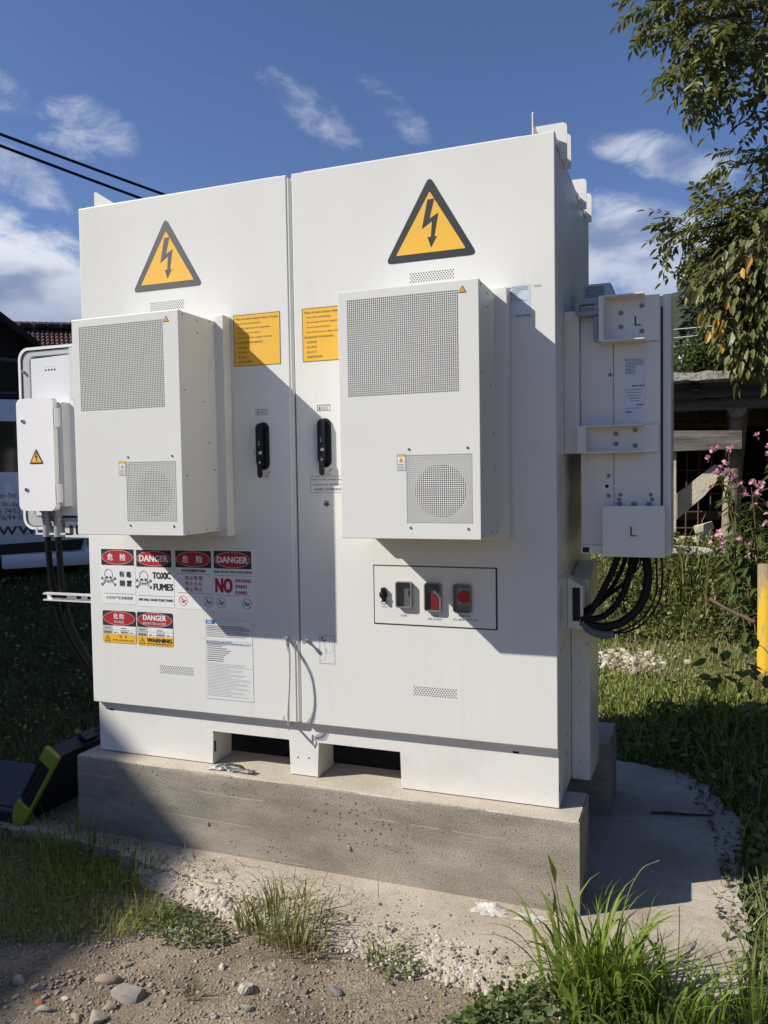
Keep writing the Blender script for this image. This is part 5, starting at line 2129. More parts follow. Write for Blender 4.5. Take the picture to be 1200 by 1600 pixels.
cable('power_cable', [(2.050, 0.33, 0.81), (2.062, 0.32, 0.75), (2.062, 0.30, 0.685), (2.035, 0.28, 0.615), (1.980, 0.26, 0.568), (1.915, 0.245, 0.553), (1.850, 0.236, 0.570)], 0.0142, 'thickest smooth black cable making the widest low loop')
cable('data_cable', [(2.086, 0.33, 0.81), (2.092, 0.33, 0.73), (2.090, 0.31, 0.66), (2.055, 0.29, 0.588), (1.995, 0.27, 0.545), (1.955, 0.26, 0.532)], 0.0032, 'thin black wire, inner one of the outermost pair at the right')
cable('data_cable', [(2.104, 0.33, 0.81), (2.110, 0.33, 0.73), (2.102, 0.31, 0.645), (2.062, 0.29, 0.575), (2.005, 0.27, 0.537), (1.955, 0.26, 0.530)], 0.0032, 'thin black wire forming the outermost loop of all cables')
cable('data_cable', [(2.040, 0.36, 0.81), (2.035, 0.35, 0.75), (1.99, 0.33, 0.69), (1.985, 0.33, 0.62), (1.998, 0.32, 0.575), (1.975, 0.30, 0.545)], 0.0028, 'thin wire dropping straight down through the middle of the bundle')
bm = B()
tube(bm, spline([(1.853, 0.232, 0.568), (1.885, 0.24, 0.540), (1.925, 0.25, 0.526), (1.956, 0.258, 0.530)], 8), [0.012 + 0.0035 * math.sin(math.pi * i / 24) + 0.0008 * math.sin(i * 2.3) for i in range(25)], 10)
fin(bm, 'taped_sleeve', mat('grey_blue_tape', (0.115, 0.135, 0.165), 0.55, bump=0.3, bscale=60), None, label='grey taped sleeve holding the thin wires at the cable entry', cat='cable sleeve')

# ------------------------------------------------------------------ converter housing and small box on the sunny side
HB = thing('converter_housing', (-0.2, 0.2, 0.87), 'large pale housing with rounded rim and four indicator dots, behind the small white box', 'converter housing')
YU = 0.08
bm = B()
ro = rrect(-0.402, 0.0, 0.872, 1.620, 0.050, 8)
ri = rrect(-0.391, -0.011, 0.883, 1.609, 0.041, 8)
ring(bm, ro, ri, YU, YU + 0.16)
fin(bm, 'rim', M_BOXWHITE, HB)
bm = B()
ro2 = rrect(-0.3905, -0.0115, 0.8835, 1.6085, 0.0405, 8)
ri2 = rrect(-0.3875, -0.0145, 0.8865, 1.6055, 0.0385, 8)
ring(bm, ro2, ri2, YU + 0.004, YU + 0.05)
fin(bm, 'rim_seal', M_DARK, HB)
bm = B()
poly(bm, ri2, YU + 0.048)
fin(bm, 'recess_panel', M_BLUEGREY, HB, angle=0)
bm = B()
ring(bm, rrect(-0.3872, -0.0148, 0.8868, 1.6052, 0.0382, 8), rrect(-0.350, -0.05, 0.92, 1.585, 0.028, 8), YU + 0.006, YU + 0.0478)
fin(bm, 'inner_lip', mat('mid_grey_coat', (0.46, 0.475, 0.475), 0.45), HB)
bm = B()
prism(bm, [(-0.325, 0.93), (-0.102, 0.93), (-0.112, 1.578), (-0.325, 1.570)], YU - 0.012, YU + 0.047, 0.004)
fin(bm, 'indicator_panel', mat('indicator_panel_grey', (0.70, 0.715, 0.71), 0.42), HB)
bm = B()
for k in range(4):
    q = atY(71.3 + 4.6 * k, 578.5 - 0.5 * k, YU - 0.0125)
    poly(bm, ellipse(q.x, q.z, 0.004, 0.0042, 10), YU - 0.0126)
    rect(bm, q.x - 0.002, q.x + 0.002, q.z + 0.012, q.z + 0.0135, YU - 0.0126)
fin(bm, 'indicator_lights', M_SIGNBLACK, HB, angle=0)
bm = B()
for px, py in ((37, 581), (55, 579), (55, 585)):
    q = atY(px, py, YU + 0.005)
    tube(bm, [(q.x, YU + 0.046, q.z), (q.x, YU - 0.006, q.z)], 0.006, 8)
fin(bm, 'latch_bolts', M_STEEL, HB)
bm = B()
box(bm, -0.112, -0.0, YU - 0.03, YU - 0.026, 1.395, 1.60, 0.001, 1)
box(bm, -0.16, -0.0, YU - 0.03, YU - 0.0, 0.842, 0.905, 0.002, 1)
box(bm, -0.31, -0.12, YU - 0.03, YU - 0.026, 0.853, 0.861)
box(bm, -0.31, -0.302, YU - 0.03, YU - 0.026, 0.861, 0.885)
box(bm, -0.11, 0.0, YU + 0.0, YU + 0.14, 0.91, 1.39, 0.002, 1)
fin(bm, 'bracket', M_PALEGREY, HB)
bm = B()
for x in (-0.135, -0.105):
    prism(bm, rrect(x, x + 0.018, 0.856, 0.893, 0.006, 3), YU - 0.0312, YU - 0.0302)
fin(bm, 'bracket_slots', M_DARK, HB)

DB = thing('distribution_box', (-0.245, 0.04, 0.95), 'small white box with rounded door, two key locks and a yellow triangle, at far left', 'electrical box')
bm = B()
prism(bm, rrect(-0.341, -0.155, 0.953, 1.402, 0.018, 6), 0.0, 0.024, 0.006)
fin(bm, 'door', M_BOXWHITE, DB)
bm = B()
box(bm, -0.328, -0.132, 0.026, 0.105, 0.968, 1.385, 0.004)
fin(bm, 'body', M_PALEGREY, DB)
bm = B()
for px, py in ((36, 658), (42, 765)):
    q = atY(px, py, 0)
    prism(bm, ellipse(q.x, q.z, 0.0085, 0.0085, 14), -0.005, -0.0002, 0.002)
lk = fin(bm, 'key_lock', M_STEEL, DB)
bm = B()
for px, py in ((36, 658), (42, 765)):
    q = atY(px, py, 0)
    poly(bm, ellipse(q.x + 0.0012, q.z - 0.0008, 0.0035, 0.0045, 8), -0.0056)
fin(bm, 'keyhole', M_SIGNBLACK, lk, angle=0)
bm = B()
for z in (1.285, 0.985):
    box(bm, -0.152, -0.146, 0.002, 0.03, z, z + 0.075, 0.001, 1)
    tube(bm, [(-0.146, 0.024, z), (-0.146, 0.024, z + 0.075)], 0.004, 8)
fin(bm, 'hinge', M_BOXWHITE, DB)
q = atY(57, 715, 0)
warning_triangle(q.x, q.z - 0.025, q.z + 0.033, 0.034, -0.0004, DB, M_SIGNBLACK, 0.1, 0.004)
bm = B()
for x in (-0.262, -0.205):
    tube(bm, [(x, 0.06, 0.966), (x, 0.06, 0.955), (x + 0.002, 0.06, 0.905), (x + 0.004, 0.06, 0.86)], [0.021, 0.019, 0.016, 0.015], 12)
    tube(bm, [(x + 0.004, 0.06, 0.90), (x + 0.005, 0.06, 0.845)], 0.018, 12)
fin(bm, 'cable_gland', mat('grey_gland', (0.30, 0.31, 0.32), 0.5), DB)
# flexible conduits
for k, (dx, lab_) in enumerate(((0.0, 'ribbed black conduit dropping from the left gland of the small white box'), (0.040, 'ribbed black conduit dropping from the right gland of the small white box'))):
    X0 = -0.258 + dx * 1.35
    pts = [(X0, 0.06, 0.86), (X0 + 0.004, 0.06, 0.75), (X0 + 0.016 - dx * .15, 0.065, 0.62), (X0 + 0.045 - dx * .2, 0.075, 0.48), (X0 + 0.100 - dx * .25, 0.09, 0.37), (X0 + 0.17 - dx * .3, 0.11, 0.26), (X0 + 0.25 - dx * .3, 0.16, 0.16), (X0 + 0.26 - dx * .3, 0.3, 0.02)]
    p, rs = ribbed(pts, 0.0128, 0.0007, 0.0125)
    bm = B()
    tube(bm, p, rs, 12)
    fin(bm, 'conduit', mat('shiny_black_conduit', (0.004, 0.004, 0.0045), 0.5, spec=0.22), None, label=lab_, cat='conduit', group='conduits below the small white box')
# slotted strut rail
bm = B()
RZ = 0.6035
box(bm, -0.262, 0.003, 0.030, 0.052, RZ + 0.0115, RZ + 0.0150, 0.001, 1)
box(bm, -0.262, 0.003, 0.030, 0.052, RZ - 0.0165, RZ - 0.0130, 0.001, 1)
box(bm, -0.262, 0.003, 0.028, 0.0315, RZ + 0.0085, RZ + 0.0150)
box(bm, -0.262, 0.003, 0.028, 0.0315, RZ - 0.0165, RZ - 0.0105)
xs_ = [-0.262, -0.240, -0.16, -0.115, -0.088, -0.060, -0.033, -0.008, 0.003]
for i in range(0, len(xs_) - 1, 2):
    box(bm, xs_[i], xs_[i + 1], 0.0495, 0.052, RZ - 0.013, RZ + 0.0115)
for i in range(1, len(xs_) - 1, 2):
    box(bm, xs_[i], xs_[i + 1], 0.0495, 0.052, RZ + 0.006, RZ + 0.0115)
    box(bm, xs_[i], xs_[i + 1], 0.0495, 0.052, RZ - 0.013, RZ - 0.0075)
fin(bm, 'strut_rail', mat('bright_zinc', (0.72, 0.71, 0.69), 0.4, metal=0.15), None, label='slotted steel strut rail sticking out left of the cabinet', cat='rail')

# ------------------------------------------------------------------ small things on the plinth and slab
bm = B()
p, rs = ribbed([(0.46, 0.42, 0.045), (0.60, 0.33, 0.05), (0.74, 0.30, 0.048), (0.95, 0.32, 0.045), (1.1, 0.42, 0.04)], 0.030, 0.003, 0.011)
tube(bm, p, rs, 14)
fin(bm, 'corrugated_hose', mat('black_hose', (0.03, 0.03, 0.032), 0.4), None, label='black corrugated hose lying under the cabinet in the left fork pocket', cat='hose')


def crumple(name, cx, cy, cz, sx, sy, sz, m, label, cat, seed, group=None, fold=0.75, sub=4):
    r_ = random.Random(seed)
    t = bmesh.new()
    bmesh.ops.create_icosphere(t, subdivisions=sub, radius=1.0)
    for k in range(34):
        nrm = Vector((r_.gauss(0, 1), r_.gauss(0, 1), r_.gauss(0, 1))).normalized()
        o = r_.uniform(-0.6, 0.6)
        f = r_.uniform(0.1, fold)
        for v in t.verts:
            d = v.co.dot(nrm) - o
            v.co += nrm * (f * abs(d) * (-0.5) + 0.1 * f)
    for v in t.verts:
        v.co += Vector((r_.uniform(-1, 1), r_.uniform(-1, 1), r_.uniform(-1, 1))) * 0.035
        v.co = Vector((v.co.x * sx + cx, v.co.y * sy + cy, max(0.0, v.co.z * sz + sz * 0.6) + cz))
    return fin(t, name, m, None, label=label, cat=cat, group=group, angle=14)




def film(name, cx, cy, sx, sy, h, label, seed, group):
    """a thrown-away piece of clear film: a sheet folded many times"""
    r_ = random.Random(seed)
    t = bmesh.new()
    bmesh.ops.create_grid(t, x_segments=26, y_segments=16, size=1)
    cr = [(r_.uniform(0, math.pi), r_.uniform(-.8, .8), r_.uniform(0.25, 0.7)) for _ in range(11)]
    for v in t.verts:
        x, y = v.co.x, v.co.y
        z = 0.0
        for an, of, am in cr:
            d = math.cos(an) * x + math.sin(an) * y - of
            z += am * max(0.0, 0.35 - abs(d)) * 1.1
        e = max(0.0, 1 - (x * x + y * y) * 0.55)
        k = 0.72 + 0.16 * math.sin(5 * math.atan2(y, x) + seed) + 0.1 * math.sin(9 * math.atan2(y, x))
        v.co = Vector((cx + x * sx * k + 0.004 * math.sin(9 * y), cy + y * sy * k, -0.2935 + h * (z * e * 0.9 + 0.05) + r_.uniform(0, 0.0012)))
    return fin(t, name, M_FILM, None, label=label, cat='plastic bag', group=group, angle=16)


film('plastic_bag', 1.612, -0.118, 0.066, 0.040, 0.030, 'larger crumpled clear plastic bag against the plinth foot', 3, 'clear plastic scraps at the plinth')
film('plastic_bag', 1.738, -0.118, 0.056, 0.030, 0.020, 'flatter clear plastic scrap nearer the tall grass', 8, 'clear plastic scraps at the plinth')
fp = thing('foil_packets', (0.63, 0.0, 0.0), 'little heap of silver foil packets on the plinth at the left fork pocket', 'foil packets')
for k, (dx, dy, dz, ang, tilt) in enumerate(((0.03, -0.005, 0.008, 0.25, 0.05), (-0.035, 0.005, 0.006, -0.3, 0.1), (0.0, 0.01, 0.016, 0.9, 0.35), (0.06, -0.008, 0.007, -0.12, -0.1), (-0.06, -0.008, 0.005, 0.15, 0.0))):
    M = Matrix.Translation((0.63 + dx, -0.005 + dy, dz)) @ Matrix.Rotation(ang, 4, 'Z') @ Matrix.Rotation(tilt, 4, 'Y')
    t = bmesh.new()
    bmesh.ops.create_grid(t, x_segments=8, y_segments=5, size=1)
    rr_ = random.Random(k)
    for v in t.verts:
        e = max(abs(v.co.x), abs(v.co.y))
        v.co = Vector((v.co.x * 0.036, v.co.y * 0.014, (1 - e) * 0.006 + rr_.uniform(-1, 1) * 0.002))
    t2 = t.copy()
    for v in t2.verts:
        v.co.z = -v.co.z * 0.4 - 0.001
    bm = B()
    merge(bm, t, M)
    merge(bm, t2, M)
    fin(bm, 'packet', M_FOIL, fp, angle=10)
bm = B()
tube(bm, [(0.672, -0.004, 0.004), (0.672, -0.004, 0.040)], [0.012, 0.001], 4)
bm.free()
bm = B()
tube(bm, [(2.055, 0.80, -0.289), (2.11, 0.815, -0.287), (2.19, 0.825, -0.288), (2.285, 0.855, -0.290)], [0.004, 0.006, 0.0055, 0.003], 6)
fin(bm, 'twig', M_TWIG, None, label='straight dark twig lying on the shaded slab', cat='twig')

# black case with lime corners at the left
cs = thing('tool_case', (-0.35, 0.1, -0.295), 'open black case with lime green corner bumpers left of the plinth, in shade', 'case')


def R4(a, ax):
    return Matrix.Rotation(a, 4, ax)


gz = -0.300
bm = B()
box(bm, -0.86, -0.285, -0.10, 0.36, gz, gz + 0.055, 0.012)
fin(bm, 'tray', M_CASE, cs)
bm = B()
box(bm, -0.83, -0.315, -0.07, 0.33, gz + 0.0555, gz + 0.060, 0.002, 1)
fin(bm, 'lining', M_CASETOP, cs)
Ml = Matrix.Translation((-0.262, 0.0, gz + 0.02)) @ R4(math.radians(33), 'Y')
bm = B()
t = bmesh.new()
box(t, -0.075, -0.010, -0.10, 0.36, 0.0, 0.325, 0.012)
for k_ in range(3):
    box(t, -0.078 + 0.022 * k_, -0.066 + 0.022 * k_, -0.1035, -0.099, 0.075, 0.25, 0.001, 1)
merge(bm, t, Ml)
fin(bm, 'lid', M_CASE, cs)
bm = B()
for (zz0, zz1) in ((-0.004, 0.060), (0.262, 0.333)):
    t = bmesh.new()
    box(t, -0.081, -0.002, -0.109, -0.086, zz0, zz1, 0.009, 3)
    merge(bm, t, Ml)
t = bmesh.new()
box(t, -0.016, -0.002, -0.108, -0.090, 0.050, 0.28, 0.003, 1)
merge(bm, t, Ml)
fin(bm, 'corner_bumper', M_LIME, cs)
bm = B()
box(bm, -0.335, -0.275, -0.108, -0.03, gz - 0.003, gz + 0.058, 0.014, 3)
fin(bm, 'corner_bumper', M_LIME, cs)
bm = B()
t = bmesh.new()
box(t, -0.065, -0.02, 0.06, 0.14, 0.326, 0.345, 0.004)
tube(t, [(-0.042, 0.14, 0.345), (-0.042, 0.15, 0.36), (-0.042, 0.27, 0.36), (-0.042, 0.28, 0.345)], 0.009, 8)
merge(bm, t, Ml)
fin(bm, 'handle', M_CASE, cs)

# ------------------------------------------------------------------ vegetation builders


def inpoly(x, y, P):
    c = np.zeros(len(x), bool)
    n_ = len(P)
    for i in range(n_):
        x1_, y1_ = P[i]
        x2_, y2_ = P[(i + 1) % n_]
        m_ = ((y1_ > y) != (y2_ > y)) & (x < (x2_ - x1_) * (y - y1_) / (y2_ - y1_ + 1e-12) + x1_)
        c ^= m_
    return c


def scatter(P, n, falloff=0.0, clump=0.0, seed=1):
    g = np.random.default_rng(seed)
    xs_ = [p[0] for p in P]
    ys_ = [p[1] for p in P]
    out = []
    tot = 0
    ph = g.uniform(0, 6.28, 6)
    while tot < n:
        k = n * 3
        x = g.uniform(min(xs_), max(xs_), k)
        y = g.uniform(min(ys_), max(ys_), k)
        ok = inpoly(x, y, P)
        if falloff:
            d = np.hypot(x - CAM.x, y - CAM.y)
            dm = max(0.8, min(math.hypot(a - CAM.x, b - CAM.y) for a, b in P))
            ok &= g.random(k) < np.clip((dm / d) ** falloff, 0, 1)
        if clump:
            f = 0.5 + 0.25 * np.sin(5 * x + ph[0]) * np.cos(4.3 * y + ph[1]) + 0.25 * np.sin(11 * x + 3 * y + ph[2]) + 0.15 * np.sin(23 * y - 9 * x + ph[3])
            ok &= g.random(k) < np.clip(1 - clump + clump * f * 1.6, 0, 1)
        out.append(np.stack([x[ok], y[ok]], 1))
        tot += int(ok.sum())
    return np.concatenate(out)[:n]


def blades(base, h, w, lean, az, curl=1.0, seg=3, droop=0.0):
    """grass blades: base (N,3), height, width, lean (radians at the tip), azimuth"""
    n_ = len(base)
    L_ = seg + 1
    t_ = np.linspace(0, 1, L_)
    ang = lean[:, None] * (0.25 + 0.75 * t_[None] ** curl) * 1.0 + droop * t_[None] ** 3
    step = h[:, None] / seg
    dx = np.concatenate([np.zeros((n_, 1)), np.cumsum(np.sin(ang[:, 1:]) * step, 1)], 1)
    dz = np.concatenate([np.zeros((n_, 1)), np.cumsum(np.cos(ang[:, 1:]) * step, 1)], 1)
    cx_, sx_ = np.cos(az)[:, None], np.sin(az)[:, None]
    wid = w[:, None] * np.clip(1.0 - t_[None] ** 2.2, 0.06, 1) * 0.5
    tw = RNG.uniform(-0.9, 0.9, (n_, 1))
    nx_, ny_ = -np.sin(az[:, None] + tw), np.cos(az[:, None] + tw)
    px = base[:, 0:1] + dx * cx_
    py = base[:, 1:2] + dx * sx_
    pz = base[:, 2:3] + dz
    A_ = np.stack([px + nx_ * wid, py + ny_ * wid, pz], -1)
    B_ = np.stack([px - nx_ * wid, py - ny_ * wid, pz], -1)
    V_ = np.stack([A_, B_], 2).reshape(n_, -1, 3)
    f = []
    for i in range(seg):
        f.append([2 * i, 2 * i + 1, 2 * i + 3, 2 * i + 2])
    F_ = np.array(f)[None] + (np.arange(n_) * 2 * L_)[:, None, None]
    return V_.reshape(-1, 3), F_.reshape(-1, 4)


def grass(name, P, n, h0, h1, w, m, lean=0.9, falloff=0, clump=0.3, seed=1, curl=1.0, droop=0.0, grow=0.0, zoff=-0.006, segs=3, **k):
    q = scatter(P, n, falloff, clump, seed)
    g = np.random.default_rng(seed + 99)
    d = np.hypot(q[:, 0] - CAM.x, q[:, 1] - CAM.y)
    s = 1 + grow * np.clip(d - 2.5, 0, 30)
    hgt = g.uniform(h0, h1, n) * (1 + 0.15 * g.normal(size=n))
    base = np.stack([q[:, 0], q[:, 1], hz(q[:, 0], q[:, 1]) + zoff], 1)
    V_, F_ = blades(base, hgt, w * s * g.uniform(0.7, 1.3, n), np.abs(g.normal(0, lean, n)) * 0.8 + 0.1, g.uniform(0, 2 * np.pi, n), curl, segs, droop)
    return np_mesh(name, V_, F_, m, angle=0, **k)


LEAF2 = np.array([(0, 0, 0), (0.35, 0.5, 0.06), (0.35, -0.5, 0.06), (0.72, 0.36, 0.02), (0.72, -0.36, 0.02), (1, 0, -0.10), (0.36, 0, -0.02), (0.72, 0, -0.05)], float)
LEAF2F = np.array([(0, 6, 1), (0, 2, 6), (1, 6, 7), (1, 7, 3), (2, 7, 6), (2, 4, 7), (3, 7, 5), (4, 5, 7)])


def leaf_cards(pos, direc, up, length, width):
    """pos (N,3), direction and up vectors (N,3): small folded leaves"""
    d = direc / np.linalg.norm(direc, axis=1, keepdims=True)
    s = np.cross(up, d)
    s /= np.linalg.norm(s, axis=1, keepdims=True) + 1e-9
    u = np.cross(d, s)
    V_ = (pos[:, None] + LEAF2[None, :, 0:1] * length[:, None, None] * d[:, None] + LEAF2[None, :, 1:2] * width[:, None, None] * s[:, None] + LEAF2[None, :, 2:3] * length[:, None, None] * u[:, None])
    F_ = LEAF2F[None] + (np.arange(len(pos)) * len(LEAF2))[:, None, None]
    return V_.reshape(-1, 3), F_.reshape(-1, 3)


def rand_dirs(n, g, zb=0.0, zs=1.0):
    v = g.normal(size=(n, 3))
    v[:, 2] = v[:, 2] * zs + zb
    return v / np.linalg.norm(v, axis=1, keepdims=True)


def ground_leaves(name, P, n, size, hmax, m, seed, falloff=0.0, clump=0.4, grow=0.0, aspect=0.6, zpow=1.0, **k):
    q = scatter(P, n, falloff, clump, seed)
    g = np.random.default_rng(seed + 5)
    d = np.hypot(q[:, 0] - CAM.x, q[:, 1] - CAM.y)
    sz = size * g.uniform(0.6, 1.4, n) * (1 + grow * np.clip(d - 2.5, 0, 30))
    z = hz(q[:, 0], q[:, 1]) + hmax * g.random(n) ** zpow
    pos = np.stack([q[:, 0], q[:, 1], z], 1)
    V_, F_ = leaf_cards(pos, rand_dirs(n, g, 0.2, 0.5), rand_dirs(n, g, 1.3), sz, sz * aspect)
    return np_mesh(name, V_, F_, m, angle=0, **k)


# ------------------------------------------------------------------ grass and weeds
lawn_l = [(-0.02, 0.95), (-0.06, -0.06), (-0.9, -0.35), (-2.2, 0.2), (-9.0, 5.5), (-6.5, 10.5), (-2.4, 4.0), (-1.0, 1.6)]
grass('lawn', lawn_l, 42000, 0.035, 0.075, 0.0036, leaf_mat('shade_toned_lawn_grass', [(0.025, 0.042, 0.010), (0.05, 0.07, 0.018), (0.08, 0.09, 0.028), (0.14, 0.13, 0.06)], 0.5, 0.25), 0.9, 1.7, 0.2, 11, grow=0.35, kind='stuff', label='short shaded lawn left of the cabinet')  # same lawn grass; the left side's shade is put into darker colours
ground_leaves('lawn_clover', lawn_l, 5000, 0.016, 0.04, M_WEED, 12, 1.6, 0.6, 0.3, kind='stuff', label='clover among the shaded lawn')
field = [(1.88, 1.42), (2.32, 1.15), (2.44, 0.75), (2.36, 0.42), (2.9, 0.2), (3.6, 1.5), (4.4, 4.2), (4.4, 7.2), (1.0, 7.2), (1.0, 4.0), (1.5, 2.0)]
grass('meadow_grass', field, 60000, 0.03, 0.075, 0.0042, M_GRASS, 1.0, 1.2, 0.45, 21, grow=0.25, kind='stuff', label='rough meadow grass right of the cabinet')
straw = [(1.7, 3.0), (2.9, 2.9), (3.2, 4.4), (1.6, 4.4)]
grass('dry_grass', straw, 6500, 0.05, 0.12, 0.005, M_STRAW, 1.25, 0.4, 0.6, 22, curl=0.8, kind='stuff', label='dry mown grass lying in the sunny field')
ground_leaves('meadow_weeds', field, 9000, 0.019, 0.075, M_WEED, 23, 1.0, 0.5, 0.12, kind='stuff', label='broad-leaved weeds in the meadow')
near_w = [(2.12, 1.33), (2.28, 1.15), (2.39, 0.78), (2.34, 0.42), (2.9, 0.3), (3.3, 1.5), (2.9, 2.3), (2.0, 2.2), (1.9, 1.45)]
ground_leaves('shaded_weeds', near_w, 2600, 0.045, 0.10, M_WEED, 24, 0.0, 0.5, 0.0, aspect=0.5, kind='stuff', label='dark leafy weeds in the cabinet shadow')
grass('shaded_tufts', near_w, 1500, 0.10, 0.26, 0.008, M_TALLGRASS, 0.6, 0.0, 0.7, 25, curl=1.6, droop=0.7, kind='stuff', label='loose grass blades in the cabinet shadow', segs=4)
bank = [(1.55, 4.15), (3.4, 4.15), (3.6, 5.25), (1.5, 5.25)]
ground_leaves('bank_undergrowth', bank, 7000, 0.042, 0.15, M_WEED, 26, 0.0, 0.5, 0.0, zpow=1.6, kind='stuff', label='tangled undergrowth on the bank below the shed')
grass('bank_grass', bank, 2200, 0.08, 0.24, 0.009, M_STRAW, 0.7, 0.0, 0.6, 27, curl=1.5, droop=0.8, kind='stuff', label='long grass on the bank below the shed', segs=4)
# matted weeds along the right edge of the slab
edge_w = [(2.31, 0.40), (2.46, 0.42), (2.60, 0.0), (2.56, -0.45), (2.26, -0.42), (2.31, -0.25), (2.29, -0.05), (2.31, 0.15)]
ground_leaves('slab_edge_weeds', edge_w, 1500, 0.020, 0.055, M_CLOVER, 31, 0.0, 0.6, 0.0, aspect=0.75, kind='stuff', label='low weeds creeping over the slab edge at right')
grass('slab_edge_straw', edge_w, 500, 0.05, 0.14, 0.0035, M_STRAW, 1.3, 0.0, 0.6, 32, kind='stuff', label='dry stalks over the slab edge at right')

# left front: tall shaded grass
fl = [(-0.45, -0.14), (-0.05, -0.10), (0.16, -0.17), (0.42, -0.27), (0.66, -0.42), (0.60, -0.60), (0.40, -0.70), (0.05, -0.75), (-0.4, -0.5)]
grass('front_grass', fl, 6800, 0.02, 0.075, 0.0030, M_GRASS, 1.1, 0.0, 0.7, 41, kind='stuff', label='shaded grass at the front left corner')
grass('front_dry_grass', fl, 900, 0.03, 0.08, 0.0026, M_STRAW, 1.4, 0.0, 0.6, 42, kind='stuff', label='dry blades lying in the shaded front grass')
ground_leaves('front_clover', fl, 1200, 0.014, 0.05, M_WEED, 43, 0.0, 0.5, kind='stuff', label='small leaves in the shaded front grass')


def tuft(name, cx, cy, n, rad, h0, h1, w, m, label, seed, lean=0.7, droop=0.9, cat='grass tuft', group=None, extra=None, segs=6):
    g = np.random.default_rng(seed)
    a = g.uniform(0, 2 * np.pi, n)
    rr_ = rad * np.sqrt(g.random(n))
    x, y = cx + rr_ * np.cos(a), cy + rr_ * np.sin(a) * 0.8
    base = np.stack([x, y, hz(x, y) - 0.004], 1)
    az = a + g.normal(0, 0.7, n)
    ln = np.abs(g.normal(0.35, lean * 0.6, n)) * (0.4 + 0.8 * rr_ / rad)
    V_, F_ = blades(base, g.uniform(h0, h1, n), w * g.uniform(0.6, 1.3, n), ln, az, 1.4, segs, droop)
    return np_mesh(name, V_, F_, m, angle=0, label=label, cat=cat, group=group)


gtuft = 'tufts of grass in front of the plinth'
tuft('grass_tuft', 1.02, -0.36, 380, 0.15, 0.04, 0.16, 0.0046, leaf_mat('olive_tuft', [(0.09, 0.12, 0.025), (0.18, 0.20, 0.05), (0.30, 0.275, 0.12)], 0.5, 0.3), 'sunlit olive grass tuft in front of the plinth, on the rough slab edge', 51, 0.9, 1.0, group=gtuft)
tuft('grass_tuft', 1.12, -0.47, 120, 0.08, 0.05, 0.13, 0.004, M_STRAW, 'flattened straw coloured wisp below the olive tuft', 52, 1.3, 1.0, group=gtuft)
tuft('grass_tuft', 1.36, -0.37, 130, 0.07, 0.03, 0.07, 0.004, M_GRASS, 'small flat grass patch on the soil between the two big tufts', 53, 1.3, 0.8, group=gtuft)
tuft('grass_tuft', 0.20, -0.30, 210, 0.26, 0.06, 0.17, 0.0045, M_TALLGRASS, 'tall shaded grass tuft left of the plinth corner', 54, 0.6, 0.6, group=gtuft)
tuft('grass_tuft', 0.02, -0.16, 50, 0.12, 0.10, 0.22, 0.0045, M_TALLGRASS, 'upright shaded grass in front of the lime cornered case', 55, 0.4, 0.5, group=gtuft)
tuft('grass_tuft', 0.95, -0.74, 40, 0.03, 0.03, 0.07, 0.003, M_STRAW, 'tiny dry tuft among the bottom left stones', 56, 1.2, 0.6, group=gtuft)
# the big tuft at the front right, its blades reaching up past the plinth corner
tuft('grass_tuft', 1.96, -0.40, 200, 0.13, 0.08, 0.36, 0.0090, M_TALLGRASS, 'big bright green grass tuft at the plinth right corner', 57, 0.75, 1.15, group=gtuft, segs=8)
tuft('grass_tuft', 1.97, -0.44, 34, 0.10, 0.22, 0.36, 0.0165, M_TALLGRASS, 'broad arching blades in front of the big bright tuft', 157, 0.8, 1.3, group=gtuft, segs=9)
tuft('grass_tuft', 1.97, -0.42, 55, 0.16, 0.05, 0.22, 0.0045, M_STRAW, 'dead bent blades tangled into the foot of the big bright tuft', 158, 1.5, 1.2, group=gtuft, segs=7)
tuft('grass_tuft', 2.12, -0.47, 150, 0.15, 0.10, 0.28, 0.0095, M_TALLGRASS, 'lower bright grass at the bottom border, right of the big tuft', 58, 0.8, 1.0, group=gtuft, segs=7)
tuft('grass_tuft', 2.33, -0.42, 40, 0.08, 0.14, 0.30, 0.010, M_TALLGRASS, 'few broad upright blades at the bottom right corner', 59, 0.5, 0.4, group=gtuft, segs=7)
cl_zone = [(1.62, -0.66), (1.68, -0.50), (1.80, -0.40), (1.95, -0.46), (2.15, -0.45), (2.3, -0.50), (2.3, -0.75), (1.6, -0.85)]
ground_leaves('clover', cl_zone, 3000, 0.017, 0.060, M_CLOVER, 61, 0.0, 0.4, aspect=0.85, kind='stuff', label='clover and weeds round the big grass tuft')
cl2 = [(1.30, -0.42), (1.45, -0.34), (1.52, -0.42), (1.42, -0.52)]
ground_leaves('soil_weeds', cl2, 200, 0.013, 0.03, M_CLOVER, 62, 0.0, 0.5, kind='stuff', label='little weeds on the bare soil')
cl3 = [(0.60, -0.36), (0.80, -0.40), (0.92, -0.50), (0.78, -0.58), (0.62, -0.54)]
ground_leaves('edge_clover', cl3, 700, 0.013, 0.035, M_CLOVER, 63, 0.0, 0.4, kind='stuff', label='low clover at the shade edge')
grass('soil_straw', [(1.0, -0.5), (1.7, -0.42), (1.7, -0.8), (1.0, -0.9)], 260, 0.02, 0.07, 0.0022, M_STRAW, 1.6, 0.0, 0.3, 64, kind='stuff', label='dry stalk scraps on the bare soil', zoff=0.001)
